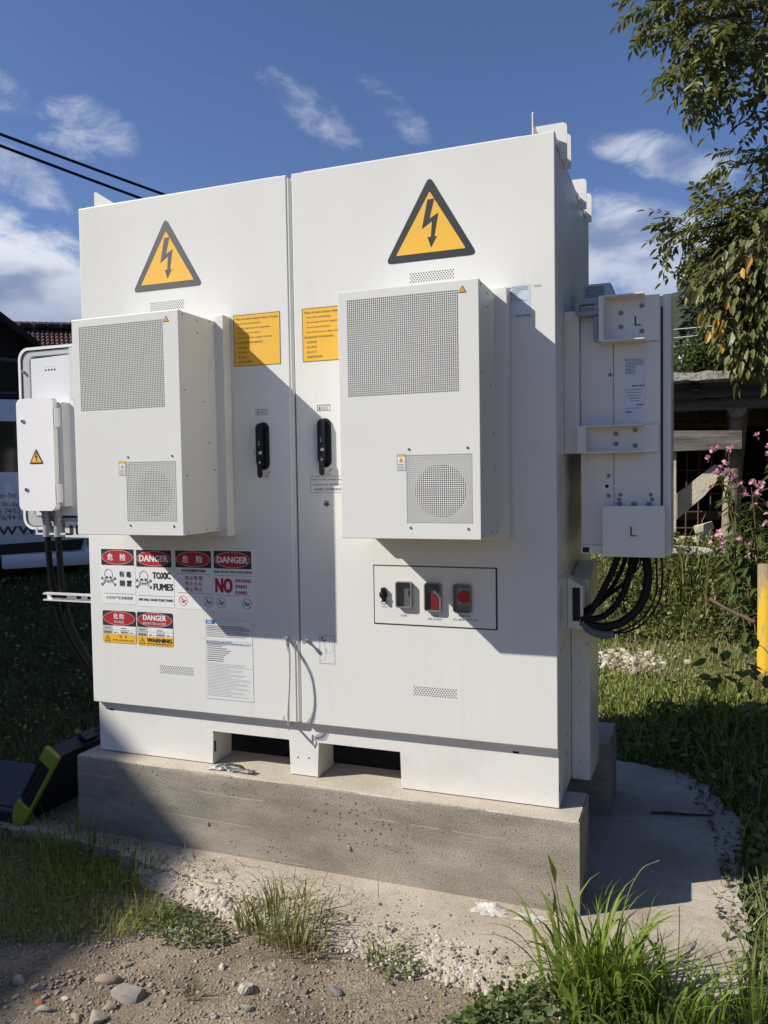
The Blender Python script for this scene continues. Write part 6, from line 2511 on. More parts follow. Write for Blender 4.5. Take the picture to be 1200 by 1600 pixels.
# seed-head stalks rising out of the big tuft
gs = thing('grass_stalk', (1.95, -0.40, -0.32), 'thin seed stalks with two flag leaves rising out of the big bright tuft', 'grass stalks')
for pts in ([(1.93, -0.40, -0.31), (1.885, -0.39, -0.16), (1.858, -0.385, -0.04), (1.845, -0.385, 0.02)], [(2.0, -0.38, -0.31), (2.03, -0.34, -0.10), (2.07, -0.31, 0.0), (2.12, -0.29, 0.03)], [(2.16, -0.42, -0.31), (2.17, -0.42, -0.10), (2.17, -0.42, -0.02)]):
    bm = B()
    tube(bm, spline(pts, 5), 0.0014, 5)
    fin(bm, 'stem', M_STEM, gs)
for p_, d_, l_, w_ in (((1.858, -0.385, -0.03), (-0.25, 0.1, 1.0), 0.075, 0.018), ((1.85, -0.385, -0.12), (0.1, 0, 1.0), 0.07, 0.014)):
    V_, F_ = leaf_cards(np.array([p_]), np.array([d_]), np.array([(1.0, -1, 0)]), np.array([l_]), np.array([w_]))
    np_mesh('leaf', V_, F_, M_TALLGRASS, gs, angle=0)


# litter along the slab edges
lit = [(2.0, 1.40), (2.18, 1.34), (2.30, 1.05), (2.38, 0.78), (2.36, 0.40), (2.35, 0.15), (2.33, -0.05), (2.27, 0.10), (2.29, 0.6), (2.2, 1.1)]
q_ = scatter(lit, 190, 0, 0.3, 91)
g = np.random.default_rng(92)
pos = np.stack([q_[:, 0], q_[:, 1], np.full(len(q_), -0.288) + g.uniform(0, 0.01, len(q_))], 1)
V_, F_ = leaf_cards(pos, rand_dirs(len(pos), g, 0.0, 0.25), rand_dirs(len(pos), g, 1.6, 0.5), g.uniform(0.010, 0.028, len(pos)), g.uniform(0.005, 0.012, len(pos)))
np_mesh('leaf_litter', V_, F_, leaf_mat('dry_litter', [(0.06, 0.05, 0.03), (0.13, 0.10, 0.06), (0.09, 0.10, 0.04)], 0.8, 0.1), angle=0, kind='stuff', label='dry leaf litter strewn over the right edge of the slab')
bl_ = np.stack([q_[:90, 0], q_[:90, 1], np.full(90, -0.290)], 1)
V_, F_ = blades(bl_, g.uniform(0.03, 0.12, 90), g.uniform(0.0015, 0.003, 90), np.full(90, 1.45), g.uniform(0, 6.28, 90))
np_mesh('litter_stalks', V_, F_, M_TWIG, angle=0, kind='stuff', label='dry stalks lying on the right edge of the slab')
lit2 = [(0.05, -0.14), (0.5, -0.20), (0.95, -0.22), (1.3, -0.28), (1.3, -0.16), (0.6, -0.09), (0.05, -0.08)]
q_ = scatter(lit2, 130, 0, 0.8, 93)
bl_ = np.stack([q_[:, 0], q_[:, 1], np.full(len(q_), -0.291)], 1)
V_, F_ = blades(bl_, g.uniform(0.02, 0.10, len(q_)), g.uniform(0.0015, 0.003, len(q_)), np.full(len(q_), 1.4), g.uniform(0, 6.28, len(q_)))
np_mesh('slab_stalks', V_, F_, leaf_mat('brown_stalk', [(0.10, 0.075, 0.045), (0.20, 0.16, 0.10)], 0.8, 0.0), angle=0, kind='stuff', label='brown stalks lying along the plinth foot')

# ------------------------------------------------------------------ bramble at the right border
def leafy(name, root, stems, leaves, m, label, cat, stem_m=M_STEM, stem_r=0.003):
    """stems: list of point lists; leaves: (pos, dir, up, len, width)"""
    t = thing(name, root, label, cat)
    bm = B()
    for s in stems:
        sp2 = spline(s, 5)
        tube(bm, sp2, [stem_r * (1 - 0.6 * i / (len(sp2) - 1)) for i in range(len(sp2))], 5)
    fin(bm, 'stem', stem_m, t)
    for (p, d, u, l, w) in leaves:
        V2, F2 = leaf_cards(np.array([p]), np.array([d], float), np.array([u], float), np.array([l]), np.array([w]))
        np_mesh('leaf', V2, F2, m, t, angle=0)
    return t


b0 = (2.44, 0.05, -0.32)
lv = []
for (px, py, dist, l, w, dx, dz) in ((1183, 1345, 3.25, 0.075, 0.06, 0.4, 0.2), (1170, 1470, 2.95, 0.085, 0.066, -0.7, -0.3), (1185, 1462, 2.95, 0.07, 0.05, 0.1, 0.6), (1188, 1485, 2.95, 0.09, 0.07, 0.4, -0.7), (1194, 1440, 3.0, 0.07, 0.06, 0.7, 0.1)):
    q = atD(px, py, dist)
    lv.append((tuple(q), (dx, -0.3, dz), (0.0, -0.8, 0.7), l, w))
leafy('bramble', b0, [[(2.42, 0.10, -0.32), (2.40, 0.12, -0.22), tuple(atD(1180, 1345, 3.25))], [(2.42, 0.10, -0.32), (2.41, 0.0, -0.2), tuple(atD(1180, 1470, 2.95))], [(2.42, 0.1, -0.3), tuple(atD(1165, 1352, 3.22))]], lv, M_BRAMBLE, 'bramble with light green toothed leaves at the right border beside the slab', 'bramble')
# a dark shoot hanging into the shadow
lv = []
st_ = []
g = np.random.default_rng(77)
for k in range(34):
    px, py = g.uniform(1095, 1200), g.normal(1040, 28)
    q = atD(px, py + (1200 - px) * -0.1 + 25, 4.6 + g.uniform(-.15, .15))
    lv.append((tuple(q), tuple(g.normal(size=3) + np.array([0, 0, -0.7])), tuple(g.normal(size=3) + np.array([0, -0.5, 1])), g.uniform(0.05, 0.10), g.uniform(0.03, 0.05)))
leafy('dark_shrub', (2.75, 1.9, -0.3), [[(2.75, 1.9, -0.3), tuple(atD(1200, 1075, 4.6)), tuple(atD(1150, 1050, 4.6)), tuple(atD(1100, 1060, 4.6))], [(2.75, 1.9, -0.3), tuple(atD(1200, 1020, 4.7)), tuple(atD(1160, 1010, 4.7))]], lv, M_WEED, 'dark leafy shoot leaning in from the right in front of the yellow post', 'shrub')

# ------------------------------------------------------------------ yellow post


def post_mat():
    """yellow paint worn off to grey-brown wood, most of all at the top"""
    m, nt, b = new_mat('flaking_yellow_paint')
    L = nt.links.new
    t = nt.nodes.new('ShaderNodeTexCoord')
    mp = nt.nodes.new('ShaderNodeMapping')
    mp.inputs['Scale'].default_value = (1, 1, 0.22)
    L(t.outputs['Object'], mp.inputs['Vector'])
    n = nt.nodes.new('ShaderNodeTexNoise')
    n.inputs['Scale'].default_value = 22
    n.inputs['Detail'].default_value = 8
    n.inputs['Roughness'].default_value = 0.7
    L(mp.outputs[0], n.inputs['Vector'])
    sp = nt.nodes.new('ShaderNodeSeparateXYZ')
    L(t.outputs['Object'], sp.inputs[0])
    ma = nt.nodes.new('ShaderNodeMath')
    ma.operation = 'MULTIPLY_ADD'
    ma.inputs[1].default_value = 0.55
    L(sp.outputs['Z'], ma.inputs[0])
    L(n.outputs['Fac'], ma.inputs[2])
    mr = nt.nodes.new('ShaderNodeMapRange')
    mr.inputs['From Min'].default_value = 0.60
    mr.inputs['From Max'].default_value = 0.68
    L(ma.outputs[0], mr.inputs['Value'])
    mx = nt.nodes.new('ShaderNodeMix')
    mx.data_type = 'RGBA'
    mx.inputs[6].default_value = (0.62, 0.39, 0.02, 1)
    wd = nt.nodes.new('ShaderNodeValToRGB')
    wd.color_ramp.elements[0].color = (0.12, 0.085, 0.05, 1)
    wd.color_ramp.elements[1].color = (0.48, 0.38, 0.24, 1)
    L(n.outputs['Fac'], wd.inputs[0])
    L(mr.outputs[0], mx.inputs[0])
    L(wd.outputs[0], mx.inputs[7])
    L(mx.outputs[2], b.inputs['Base Color'])
    b.inputs['Roughness'].default_value = 0.8
    bp = nt.nodes.new('ShaderNodeBump')
    bp.inputs['Strength'].default_value = 0.6
    bp.inputs['Distance'].default_value = 0.01
    L(n.outputs['Fac'], bp.inputs['Height'])
    L(bp.outputs[0], b.inputs['Normal'])
    return m



yp = thing('marker_post', (2.67, 3.30, -0.3), 'yellow painted wooden post with flaking paint at the right border', 'post')
bm = B()
g = random.Random(5)
N = 12
rings_ = []
for k in range(9):
    z = -0.35 + 0.80 * k / 8
    ring_ = []
    for i in range(N):
        a = 2 * math.pi * i / N
        rr_ = 0.072 * (1 + 0.05 * math.sin(3 * a) + g.uniform(-.02, .02))
        ring_.append(bm.verts.new((2.695 + rr_ * math.cos(a), 3.30 + rr_ * math.sin(a), z + (0.012 * math.sin(a * 2) if k == 8 else 0))))
    rings_.append(ring_)
for k in range(8):
    for i in range(N):
        bm.faces.new((rings_[k][i], rings_[k][(i + 1) % N], rings_[k + 1][(i + 1) % N], rings_[k + 1][i]))
bm.faces.new(rings_[-1])
fin(bm, 'post_shaft', post_mat(), yp, angle=60)
bm = B()
tube(bm, [(2.35, 3.9, 0.12), (2.45, 3.7, 0.085), (2.62, 3.38, 0.05)], 0.012, 6)
fin(bm, 'wooden_stake', M_BROWNWOOD, None, label='thin brown stake leaning against the yellow post', cat='stake')

# ------------------------------------------------------------------ balsam plants
GB_ = 'pink flowered balsam plants by the shed'


def balsam(x, y, h, label, seed, nst=1):
    g = np.random.default_rng(seed)
    z0 = float(hz(x, y))
    t = thing('balsam_plant', (x, y, z0), label, 'flowering plant', GB_)
    bm = B()
    lf = []
    tops = []
    for s in range(nst):
        ox, oy = g.normal(0, 0.06), g.normal(0, 0.06)
        hh = h * g.uniform(0.75, 1.0)
        lean = g.normal(0, 0.12)
        pts = [(x + ox, y + oy, z0), (x + ox + lean * 0.3, y + oy, z0 + hh * .4), (x + ox + lean * .7, y + oy, z0 + hh * .75), (x + ox + lean, y + oy, z0 + hh)]
        sp2 = spline(pts, 5)
        tube(bm, sp2, [0.0085 * (1 - 0.7 * i / (len(sp2) - 1)) for i in range(len(sp2))], 6)
        tops.append(Vector(pts[-1]))
        for k in range(52):
            f = g.uniform(0.08, 0.97)
            p = sp2[int(f * (len(sp2) - 1))]
            a = g.uniform(0, 2 * np.pi)
            lf.append((tuple(p), (math.cos(a), math.sin(a), g.uniform(-0.7, 0.25)), (0, 0, 1), g.uniform(0.10, 0.19) * (1.15 - 0.5 * f), 0))
    fin(bm, 'stem', M_REDSTEM, t)
    for (p, d, u, l, w) in lf:
        V2, F2 = leaf_cards(np.array([p]), np.array([d]), np.array([u], float), np.array([l]), np.array([l * 0.27]))
        # bend the tip down
        V2[:, 2] -= ((V2 - np.array(p))[:, :2] ** 2).sum(1) * 2.2
        np_mesh('leaf', V2, F2, M_BALSAM, t, angle=0)
    for tp in tops:
        for k in range(5):
            c = tp + Vector((g.normal(0, 0.05), g.normal(0, 0.05), g.normal(-0.02, 0.06)))
            n_ = 5
            V2, F2 = leaf_cards(np.repeat(np.array([list(c)]), n_, 0), rand_dirs(n_, g, 0.2), rand_dirs(n_, g, 0.6), g.uniform(0.024, 0.044, n_), g.uniform(0.02, 0.034, n_))
            np_mesh('flower', V2, F2, M_PINK, t, angle=0)
    return t


def at_d(px, d):
    q = atD(px, 745, d)
    return q.x, q.y


for (px, d, top_py, lab_, sd, ns) in ((1168, 6.9, 668, 'balsam with the pale pink cluster highest at left of the group', 1, 2), (1184, 6.8, 715, 'balsam in the middle of the group, flowers level with the shed beam', 2, 2),
                                 (1198, 6.7, 690, 'balsam at the right border with flowers just below the fascia', 3, 2), (1176, 7.0, 765, 'lower balsam with its flowers against the log post', 4, 1),
                                 (1205, 6.5, 780, 'leafy balsam cut by the right border, above the yellow post', 5, 2), (1205, 6.9, 625, 'tallest balsam at the right border, reaching the roof beam', 6, 1),
                                 (1185, 6.7, 830, 'short leafy balsam right behind the yellow post', 7, 2)):
    bx_, by_ = at_d(px, d)
    zt_ = atD(px, top_py, d).z
    balsam(bx_, by_, zt_ - float(hz(bx_, by_)), lab_, sd, ns)
bx_, by_ = at_d(1078, 7.2)
tuft('grass_tuft', bx_, by_, 60, 0.35, 0.2, 0.55, 0.014, M_WEED, 'tall weeds standing in front of the white beam', 71, 0.6, 0.5)

# ------------------------------------------------------------------ open timber shed
SY = 5.4
sh = thing('timber_shed', (2.6, SY + 1.2, 0.25), 'weathered open timber shed with log posts and a mossy roof edge at right', 'shed')
sx0, sx1 = 1.2, 6.5


def zat(py):
    return atY(1110, py, SY).z


bm = B()
t = bmesh.new()
for (y_, za_, zb_) in ((SY - 0.28, zat(584), zat(597)),):
    pass
z_t, z_b = zat(585) - 0.012, zat(597) - 0.012
N = 60
rowt, rowb, rowk, rowkb = [], [], [], []
g = random.Random(3)
for i in range(N + 1):
    x = sx0 + (sx1 - sx0) * i / N
    j = g.uniform(-0.008, 0.008)
    rowt.append(bm.verts.new((x, SY - 0.36 + j, z_t + g.uniform(-.008, .008))))
    rowb.append(bm.verts.new((x, SY - 0.36 + j * .5, z_b + g.uniform(-.006, .006))))
    rowk.append(bm.verts.new((x, SY + 3.2, z_t - 0.35)))
    rowkb.append(bm.verts.new((x, SY + 3.2, z_b - 0.35)))
for i in range(N):
    bm.faces.new((rowb[i], rowb[i + 1], rowt[i + 1], rowt[i]))
    bm.faces.new((rowt[i], rowt[i + 1], rowk[i + 1], rowk[i]))
    bm.faces.new((rowkb[i], rowkb[i + 1], rowb[i + 1], rowb[i]))
    bm.faces.new((rowk[i], rowk[i + 1], rowkb[i + 1], rowkb[i]))
fin(bm, 'roof', M_ROOFEDGE, sh, angle=30)
bm = B()
box(bm, sx0, sx1, SY - 0.22, SY - 0.19, zat(608), zat(597) - 0.008, 0.003, 1)
box(bm, sx0, sx1, SY - 0.16, SY - 0.12, zat(623), zat(604), 0.003, 1)
fin(bm, 'fascia', M_FASCIA, sh)
bm = B()
box(bm, sx0, sx1, SY - 0.09, SY + 0.03, zat(641), zat(624), 0.006, 1)
fin(bm, 'wall_plate', M_BEAM, sh)
bm = B()
for k in range(9):
    x = 1.4 + k * 0.6
    tube(bm, [(x + 0.35, SY - 0.05, zat(628)), (x + 0.35, SY + 3.0, zat(628) - 0.3)], 0.05, 8)
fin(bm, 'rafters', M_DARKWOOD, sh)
bm = B()
p_ = atY(1085, 606, SY - 0.23)
box(bm, p_.x - 0.05, p_.x + 0.05, SY - 0.30, SY - 0.2, p_.z - 0.035, p_.z + 0.03, 0.01)
fin(bm, 'rafter_end', M_DARKWOOD, sh)
# purlin log with its sawn end towards us
pe = atY(1153, 635, SY - 0.2)
bm = B()
tube(bm, [(pe.x, SY - 0.085, pe.z - 0.01), (pe.x + 0.05, SY + 2.8, pe.z - 0.1)], 0.082, 16)
fin(bm, 'purlin_log', M_LOG, sh)
bm = B()
poly(bm, ellipse(pe.x, pe.z - 0.01, 0.076, 0.076, 18), SY - 0.089)
fin(bm, 'sawn_end', M_LOGEND, sh, angle=0)
# log post
bm = B()
pb, pm, pt_ = atY(1140, 862, SY), atY(1146, 740, SY), atY(1155, 640, SY + 0.1)
tube(bm, spline([(pb.x, SY - 0.03, pb.z - 0.15), (pb.x + 0.01, SY - 0.02, pb.z + 0.2), (pm.x, SY, pm.z), (pt_.x, SY + 0.05, pt_.z)], 6), [0.085, 0.085, 0.088, 0.088, 0.086, 0.085, 0.084, 0.082, 0.082, 0.08, 0.08, 0.079, 0.079, 0.079, 0.078, 0.078, 0.078, 0.078, 0.078], 12)
fin(bm, 'log_post', M_LOG, sh)
bm = B()
p1, p2 = atY(1047, 700, SY - 0.10), atY(1057, 852, SY - 0.10)
box(bm, p1.x, p2.x, SY - 0.13, SY - 0.08, p2.z, p1.z, 0.004, 1)
fin(bm, 'plank_post', M_PLANK, sh)
bm = B()
p1, p2 = atY(1040, 703, SY - 0.14), atY(1159, 673, SY - 0.14)
prism(bm, [(1.55, p1.z - 0.02), (p2.x, atY(1159, 702, SY - .14).z), (p2.x, p2.z), (1.55, p1.z + 0.185)], SY - 0.19, SY - 0.135, 0.006)
fin(bm, 'cross_beam', M_BEAM, sh)
bm = B()
Pd = [atY(*q, SY - 0.02) for q in ((1057, 812), (1057, 772), (1117, 725), (1132, 738), (1100, 775))]
prism(bm, [(q.x, q.z) for q in Pd], SY - 0.045, SY - 0.005, 0.003)
fin(bm, 'diagonal_plank', M_PLANK, sh)
bm = B()
for px in (1075, 1094, 1113, 1132):
    a, b = atY(px, 655, SY + 0.35), atY(px - 4, 850, SY + 0.35)
    tube(bm, [tuple(a), tuple(b)], 0.008, 6)
for py in (655, 735, 772, 800, 825):
    a, b = atY(1050, py, SY + 0.35), atY(1140, py - 1, SY + 0.35)
    tube(bm, [tuple(a), tuple(b)], 0.007, 6)
fin(bm, 'mesh_rods', M_RUST, sh)
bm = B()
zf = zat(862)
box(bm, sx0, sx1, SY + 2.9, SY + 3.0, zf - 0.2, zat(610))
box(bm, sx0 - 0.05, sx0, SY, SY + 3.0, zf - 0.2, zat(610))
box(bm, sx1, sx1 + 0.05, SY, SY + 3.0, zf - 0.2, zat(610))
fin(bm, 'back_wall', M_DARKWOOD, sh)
bm = B()
for k, (py0, py1) in enumerate(((644, 655), (657, 668), (800, 812))):
    a, b = atY(1100, py0, SY + 0.9), atY(1100, py1, SY + 0.9)
    box(bm, sx0 + 0.1, sx1 - 0.1, SY + 0.9, SY + 0.95, b.z, a.z)
fin(bm, 'inner_boards', M_BROWNWOOD, sh)
# pale white beam lying along the bank
bm = B()
a, b = atY(1046, 853, SY - 0.30), atY(1190, 862, SY - 0.30)
prism(bm, [(1.55, a.z - 0.03), (b.x + 0.1, b.z - 0.065), (b.x + 0.1, b.z), (1.55, a.z + 0.035)], SY - 0.38, SY - 0.28, 0.006)
fin(bm, 'white_beam', mat('chalky_white_timber', (0.70, 0.68, 0.63), 0.8, var=0.3, vscale=7), None, label='long chalky white beam lying along the bank in front of the shed', cat='beam')
bm = B()
for (px0, py0, px1, py1, dy) in ((1085, 828, 1115, 820, 0.2), (1088, 850, 1112, 828, 0.15)):
    p_, q_ = atY(px0, py0, SY + dy), atY(px1, py1, SY + dy)
    d_ = q_ - p_
    M = Matrix.Translation((p_ + q_) / 2) @ R4(-math.atan2(d_.z, d_.x), 'Y')
    boxm(bm, M, d_.length, 0.12, 0.07, 0.01)
fin(bm, 'scrap_boards', M_PLANK, None, label='two pale scrap boards propped on the shed floor behind the white beam', cat='scrap wood')

# ------------------------------------------------------------------ trees at the right


LFS = []


def ash_leaf(g, n_pairs=4, length=0.26):
    """one pinnate leaf along +X, hanging a little"""
    P_, D_, U_, Ln, Wd = [], [], [], [], []
    for k in range(n_pairs + 1):
        f = 0.3 + 0.7 * k / n_pairs
        x, z = length * f, -0.18 * length * f * f
        if k == n_pairs:
            P_.append((x, 0, z)); D_.append((1, 0, -0.4)); U_.append((0, 0, 1)); Ln.append(0.085); Wd.append(0.032)
        else:
            for s in (-1, 1):
                P_.append((x, 0, z)); D_.append((0.55 + g.normal(0, .1), s * 0.9, -0.25 + g.normal(0, .15))); U_.append((g.normal(0, .25), g.normal(0, .25), 1)); Ln.append(0.075 * g.uniform(.8, 1.15)); Wd.append(0.029)
    V_, F_ = leaf_cards(np.array(P_), np.array(D_), np.array(U_), np.array(Ln), np.array(Wd))
    # rachis
    nb = len(V_)
    R_ = np.array([(0, 0.0015, 0), (0, -0.0015, 0), (length, 0.0008, -0.18 * length), (length, -0.0008, -0.18 * length)])
    V_ = np.concatenate([V_, R_])
    F_ = np.concatenate([F_, np.array([(nb, nb + 1, nb + 3), (nb, nb + 3, nb + 2)])])
    return V_, F_


def orient(d, roll, up=(0, 0, 1)):
    d = Vector(d).normalized()
    s = Vector(up).cross(d)
    s = s.normalized() if s.length > 1e-3 else Vector((0, 1, 0))
    u = d.cross(s)
    M = Matrix((d, s, u)).transposed()
    return M @ Matrix.Rotation(roll, 3, 'X')


def make_tree(name, trunk_pts, trunk_r, branches, variants, m, label, cat, per_m, seed, parts=240, droop=-0.35, spread=0.0, start=0.35, bark=M_BARK, autumn=0, twig=0.18):
    g = np.random.default_rng(seed)
    t = thing(name, trunk_pts[0], label, cat)
    bm = B()
    sp2 = spline(trunk_pts, 5)
    tube(bm, sp2, [trunk_r * (1 - 0.6 * i / (len(sp2) - 1)) for i in range(len(sp2))], 10)
    fin(bm, 'trunk', bark, t)
    bm = B()
    places = []
    for br in branches:
        sp3 = spline(br['pts'], 8)
        k = len(sp3)
        tube(bm, sp3, [br.get('r', 0.022) * (1 - 0.9 * i / (k - 1)) + 0.002 for i in range(k)], 6)
        L_ = sum((b - a).length for a, b in zip(sp3, sp3[1:]))
        nl = int(L_ * per_m * br.get('dens', 1.0))
        for _ in range(nl):
            f = start + (1 - start) * g.random() ** 0.8
            i = min(k - 2, int(f * (k - 1)))
            p = sp3[i].lerp(sp3[i + 1], g.random())
            ax = (sp3[i + 1] - sp3[i]).normalized()
            off = Vector(g.normal(size=3))
            off = (off - ax * off.dot(ax) * 0.5) * br.get('fuzz', twig) * (1.25 - 0.75 * f)
            q = p + off
            if off.length > 0.05:
                tube(bm, [p - ax * 0.08, p + off * 0.5, q], [0.004, 0.003, 0.0015], 4, cap=False)
            d = off.normalized() * 0.8 + ax * 0.8 + Vector(g.normal(size=3)) * 0.35 + Vector((0, 0, droop))
            places.append((q, d, g.uniform(-0.6, 0.6), g.uniform(0.8, 1.15)))
    fin(bm, 'limbs', bark, t)
    g.shuffle(places) if False else None
    order = sorted(range(len(places)), key=lambda i: (places[i][0] - CAM).length)
    vis = []
    rest = []
    for i in order:
        q = places[i][0] - CAM
        dz_ = q.dot(FWD)
        x_ = 600 + FPX * q.dot(RGT) / dz_ if dz_ > 0.1 else 9999
        (vis if x_ < 1215 and len(vis) < parts else rest).append(i)
    mesh_of = []
    for (V_, F_) in variants:
        me = bpy.data.meshes.new('leaf')
        me.from_pydata([tuple(v) for v in V_], [], [tuple(int(a) for a in f) for f in F_])
        me.materials.append(m)
        mesh_of.append(me)
    inv = Matrix.Translation(Vector(t.location)).inverted()
    for n_, i in enumerate(vis):
        q, d, ro, sc_ = places[i]
        o = bpy.data.objects.new('leaf', mesh_of[i % len(mesh_of)])
        COL.objects.link(o)
        o.parent = t
        o.matrix_parent_inverse = inv
        o.matrix_basis = Matrix.Translation(q) @ (orient(d, ro) * sc_).to_4x4()
    if rest:
        VV, FF = [], []
        nb = 0
        for i in rest:
            q, d, ro, sc_ = places[i]
            V_, F_ = variants[i % len(variants)]
            R_ = np.array(orient(d, ro)) * sc_
            VV.append(V_ @ R_.T + np.array(q))
            FF.append(F_ + nb)
            nb += len(V_)
        np_mesh('foliage', np.concatenate(VV), np.concatenate(FF), m, t, angle=0, kind='stuff')
    return t, places


g0 = np.random.default_rng(4)
ASHV = [ash_leaf(g0, int(g0.integers(3, 6)), g0.uniform(0.18, 0.27)) for _ in range(8)]
tb = Vector((4.6, 4.3, float(hz(4.6, 4.3)) - 0.1))
trunk = [tb, tb + Vector((-0.1, 0, 1.6)), tb + Vector((-0.05, 0.1, 3.4)), tb + Vector((-0.2, 0.1, 5.6))]


def br(points, base_z, r=0.025, dens=1.0, fuzz=0.2):
    P_ = [tb + Vector((-0.1, 0.05, base_z))]
    for (px, py, d) in points:
        P_.append(atD(px, py, d))
    return dict(pts=P_, r=r, dens=dens, fuzz=fuzz)


brs = [br([(1230, -10, 7.2), (1120, -8, 7.0), (1008, 2, 6.9)], 3.6, dens=1.15, fuzz=0.13),
       br([(1230, 30, 7.2), (1140, 25, 7.0), (1060, 42, 6.8)], 3.4, dens=1.2, fuzz=0.16),
       br([(1230, 70, 7.0), (1150, 85, 6.8), (1078, 128, 6.7)], 3.3, dens=1.3, fuzz=0.13),
       br([(1240, 45, 7.4), (1190, 50, 7.3), (1120, 65, 7.2)], 3.5, dens=1.1, fuzz=0.16),
       br([(1240, 10, 7.5), (1190, 0, 7.4), (1130, -30, 7.4)], 3.7, dens=1.1, fuzz=0.22),
       br([(1260, 60, 7.0), (1225, 130, 7.0), (1163, 165, 6.9)], 3.0, dens=0.35, fuzz=0.07),
       br([(1270, 120, 7.0), (1235, 165, 7.0), (1190, 195, 6.9)], 2.9, dens=0.22, fuzz=0.08),
       br([(1250, 215, 7.0), (1200, 245, 6.9), (1138, 262, 6.8)], 2.7, dens=0.5, fuzz=0.10),
       br([(1250, 275, 7.0), (1215, 305, 6.9), (1165, 340, 6.8)], 2.4, dens=0.9, fuzz=0.14),
       br([(1250, 300, 7.2), (1150, 345, 7.0), (1050, 365, 6.8)], 2.2, dens=1.35, fuzz=0.14),
       br([(1250, 330, 7.2), (1170, 380, 7.0), (1085, 405, 6.9)], 2.1, dens=1.35, fuzz=0.15),
       br([(1250, 300, 7.4), (1200, 350, 7.3), (1140, 370, 7.3)], 2.3, dens=1.6, fuzz=0.18),
       # the part of the crown outside the picture
       br([(1350, -100, 7.2), (1300, -220, 7.3), (1240, -300, 7.4)], 3.8, dens=1.0, fuzz=0.3),
       br([(1400, 60, 7.0), (1380, 160, 6.6), (1360, 260, 6.2)], 3.2, dens=1.0, fuzz=0.3),
       br([(1500, -50, 7.4), (1560, -120, 7.4), (1650, -160, 7.6)], 3.6, dens=1.0, fuzz=0.3)]
make_tree('ash_tree', trunk, 0.13, brs, ASHV, M_ASH, 'ash tree with pinnate leaves hanging into the upper right of the sky', 'tree', 17, 8, parts=290, droop=-0.45, start=0.42)
# bare twig against the sky
# cherry with first autumn leaves
g1 = np.random.default_rng(9)


def cherry_leaf(g):
    l = g.uniform(0.065, 0.095)
    V_, F_ = leaf_cards(np.zeros((1, 3)), np.array([(1.0, 0, 0)]), np.array([(0.0, 0, 1)]), np.array([l]), np.array([l * 0.46]))
    return V_, F_


CHV = [cherry_leaf(g1) for _ in range(5)]
cb = Vector((3.9, 3.6, float(hz(3.9, 3.6)) - 0.1))


def br2(points, base_z, r=0.018, dens=1.0, fuzz=0.14):
    P_ = [cb + Vector((-0.02, 0, base_z))]
    for (px, py, d) in points:
        P_.append(atD(px, py, d))
    return dict(pts=P_, r=r, dens=dens, fuzz=fuzz)


cbr = [br2([(1230, 420, 6.4), (1160, 425, 6.3), (1095, 455, 6.2)], 2.3, dens=1.0),
       br2([(1230, 450, 6.4), (1170, 470, 6.3), (1110, 500, 6.2)], 2.2, dens=1.0),
       br2([(1230, 480, 6.3), (1180, 510, 6.2), (1130, 545, 6.1)], 2.0, dens=1.15),
       br2([(1230, 500, 6.3), (1190, 530, 6.2), (1155, 580, 6.1)], 1.9, dens=1.15),
       br2([(1240, 430, 6.5), (1195, 440, 6.4), (1150, 450, 6.4)], 2.3, dens=1.3),
       br2([(1240, 400, 6.5), (1200, 400, 6.4), (1170, 420, 6.4)], 2.4, dens=1.3),
       br2([(1300, 350, 6.3), (1340, 320, 6.2), (1400, 300, 6.2)], 2.4, dens=0.9, fuzz=0.25),
       br2([(1320, 480, 6.0), (1360, 520, 5.8), (1400, 540, 5.7)], 1.9, dens=0.9, fuzz=0.25)]
ch, pl_ = make_tree('cherry_tree', [cb, cb + Vector((0.02, 0, 1.2)), cb + Vector((-0.02, 0, 2.5)), cb + Vector((0.1, 0, 3.2))], 0.07, cbr, CHV, M_CHERRY, 'cherry tree with drooping oval leaves, a few turned orange, above the shed', 'tree', 115, 18, parts=280, droop=-1.6, start=0.40)
me_a = bpy.data.meshes.new('leaf')
V_, F_ = CHV[0]
me_a.from_pydata([tuple(v) for v in V_], [], [tuple(int(a) for a in f) for f in F_])
me_a.materials.append(M_AUTUMN)
inv = Matrix.Translation(Vector(ch.location)).inverted()
for (px, py) in ((1097, 487), (1122, 497), (1132, 499), (1127, 510), (1118, 510), (1132, 533), (1152, 560), (1149, 555), (1165, 545), (1160, 418), (1110, 518), (1140, 463), (1175, 400)):
    q = atD(px, py, 6.05)
    o = bpy.data.objects.new('leaf', me_a)
    COL.objects.link(o)
    o.parent = ch
    o.matrix_parent_inverse = inv
    o.matrix_basis = Matrix.Translation(q) @ orient((random.gauss(0, .3), random.gauss(0, .2) - 0.2, -1), random.uniform(-1, 1), (0.3, -1, 0)).to_4x4()
    o['label'] = 'orange autumn leaf'

# leafy bush behind the shed


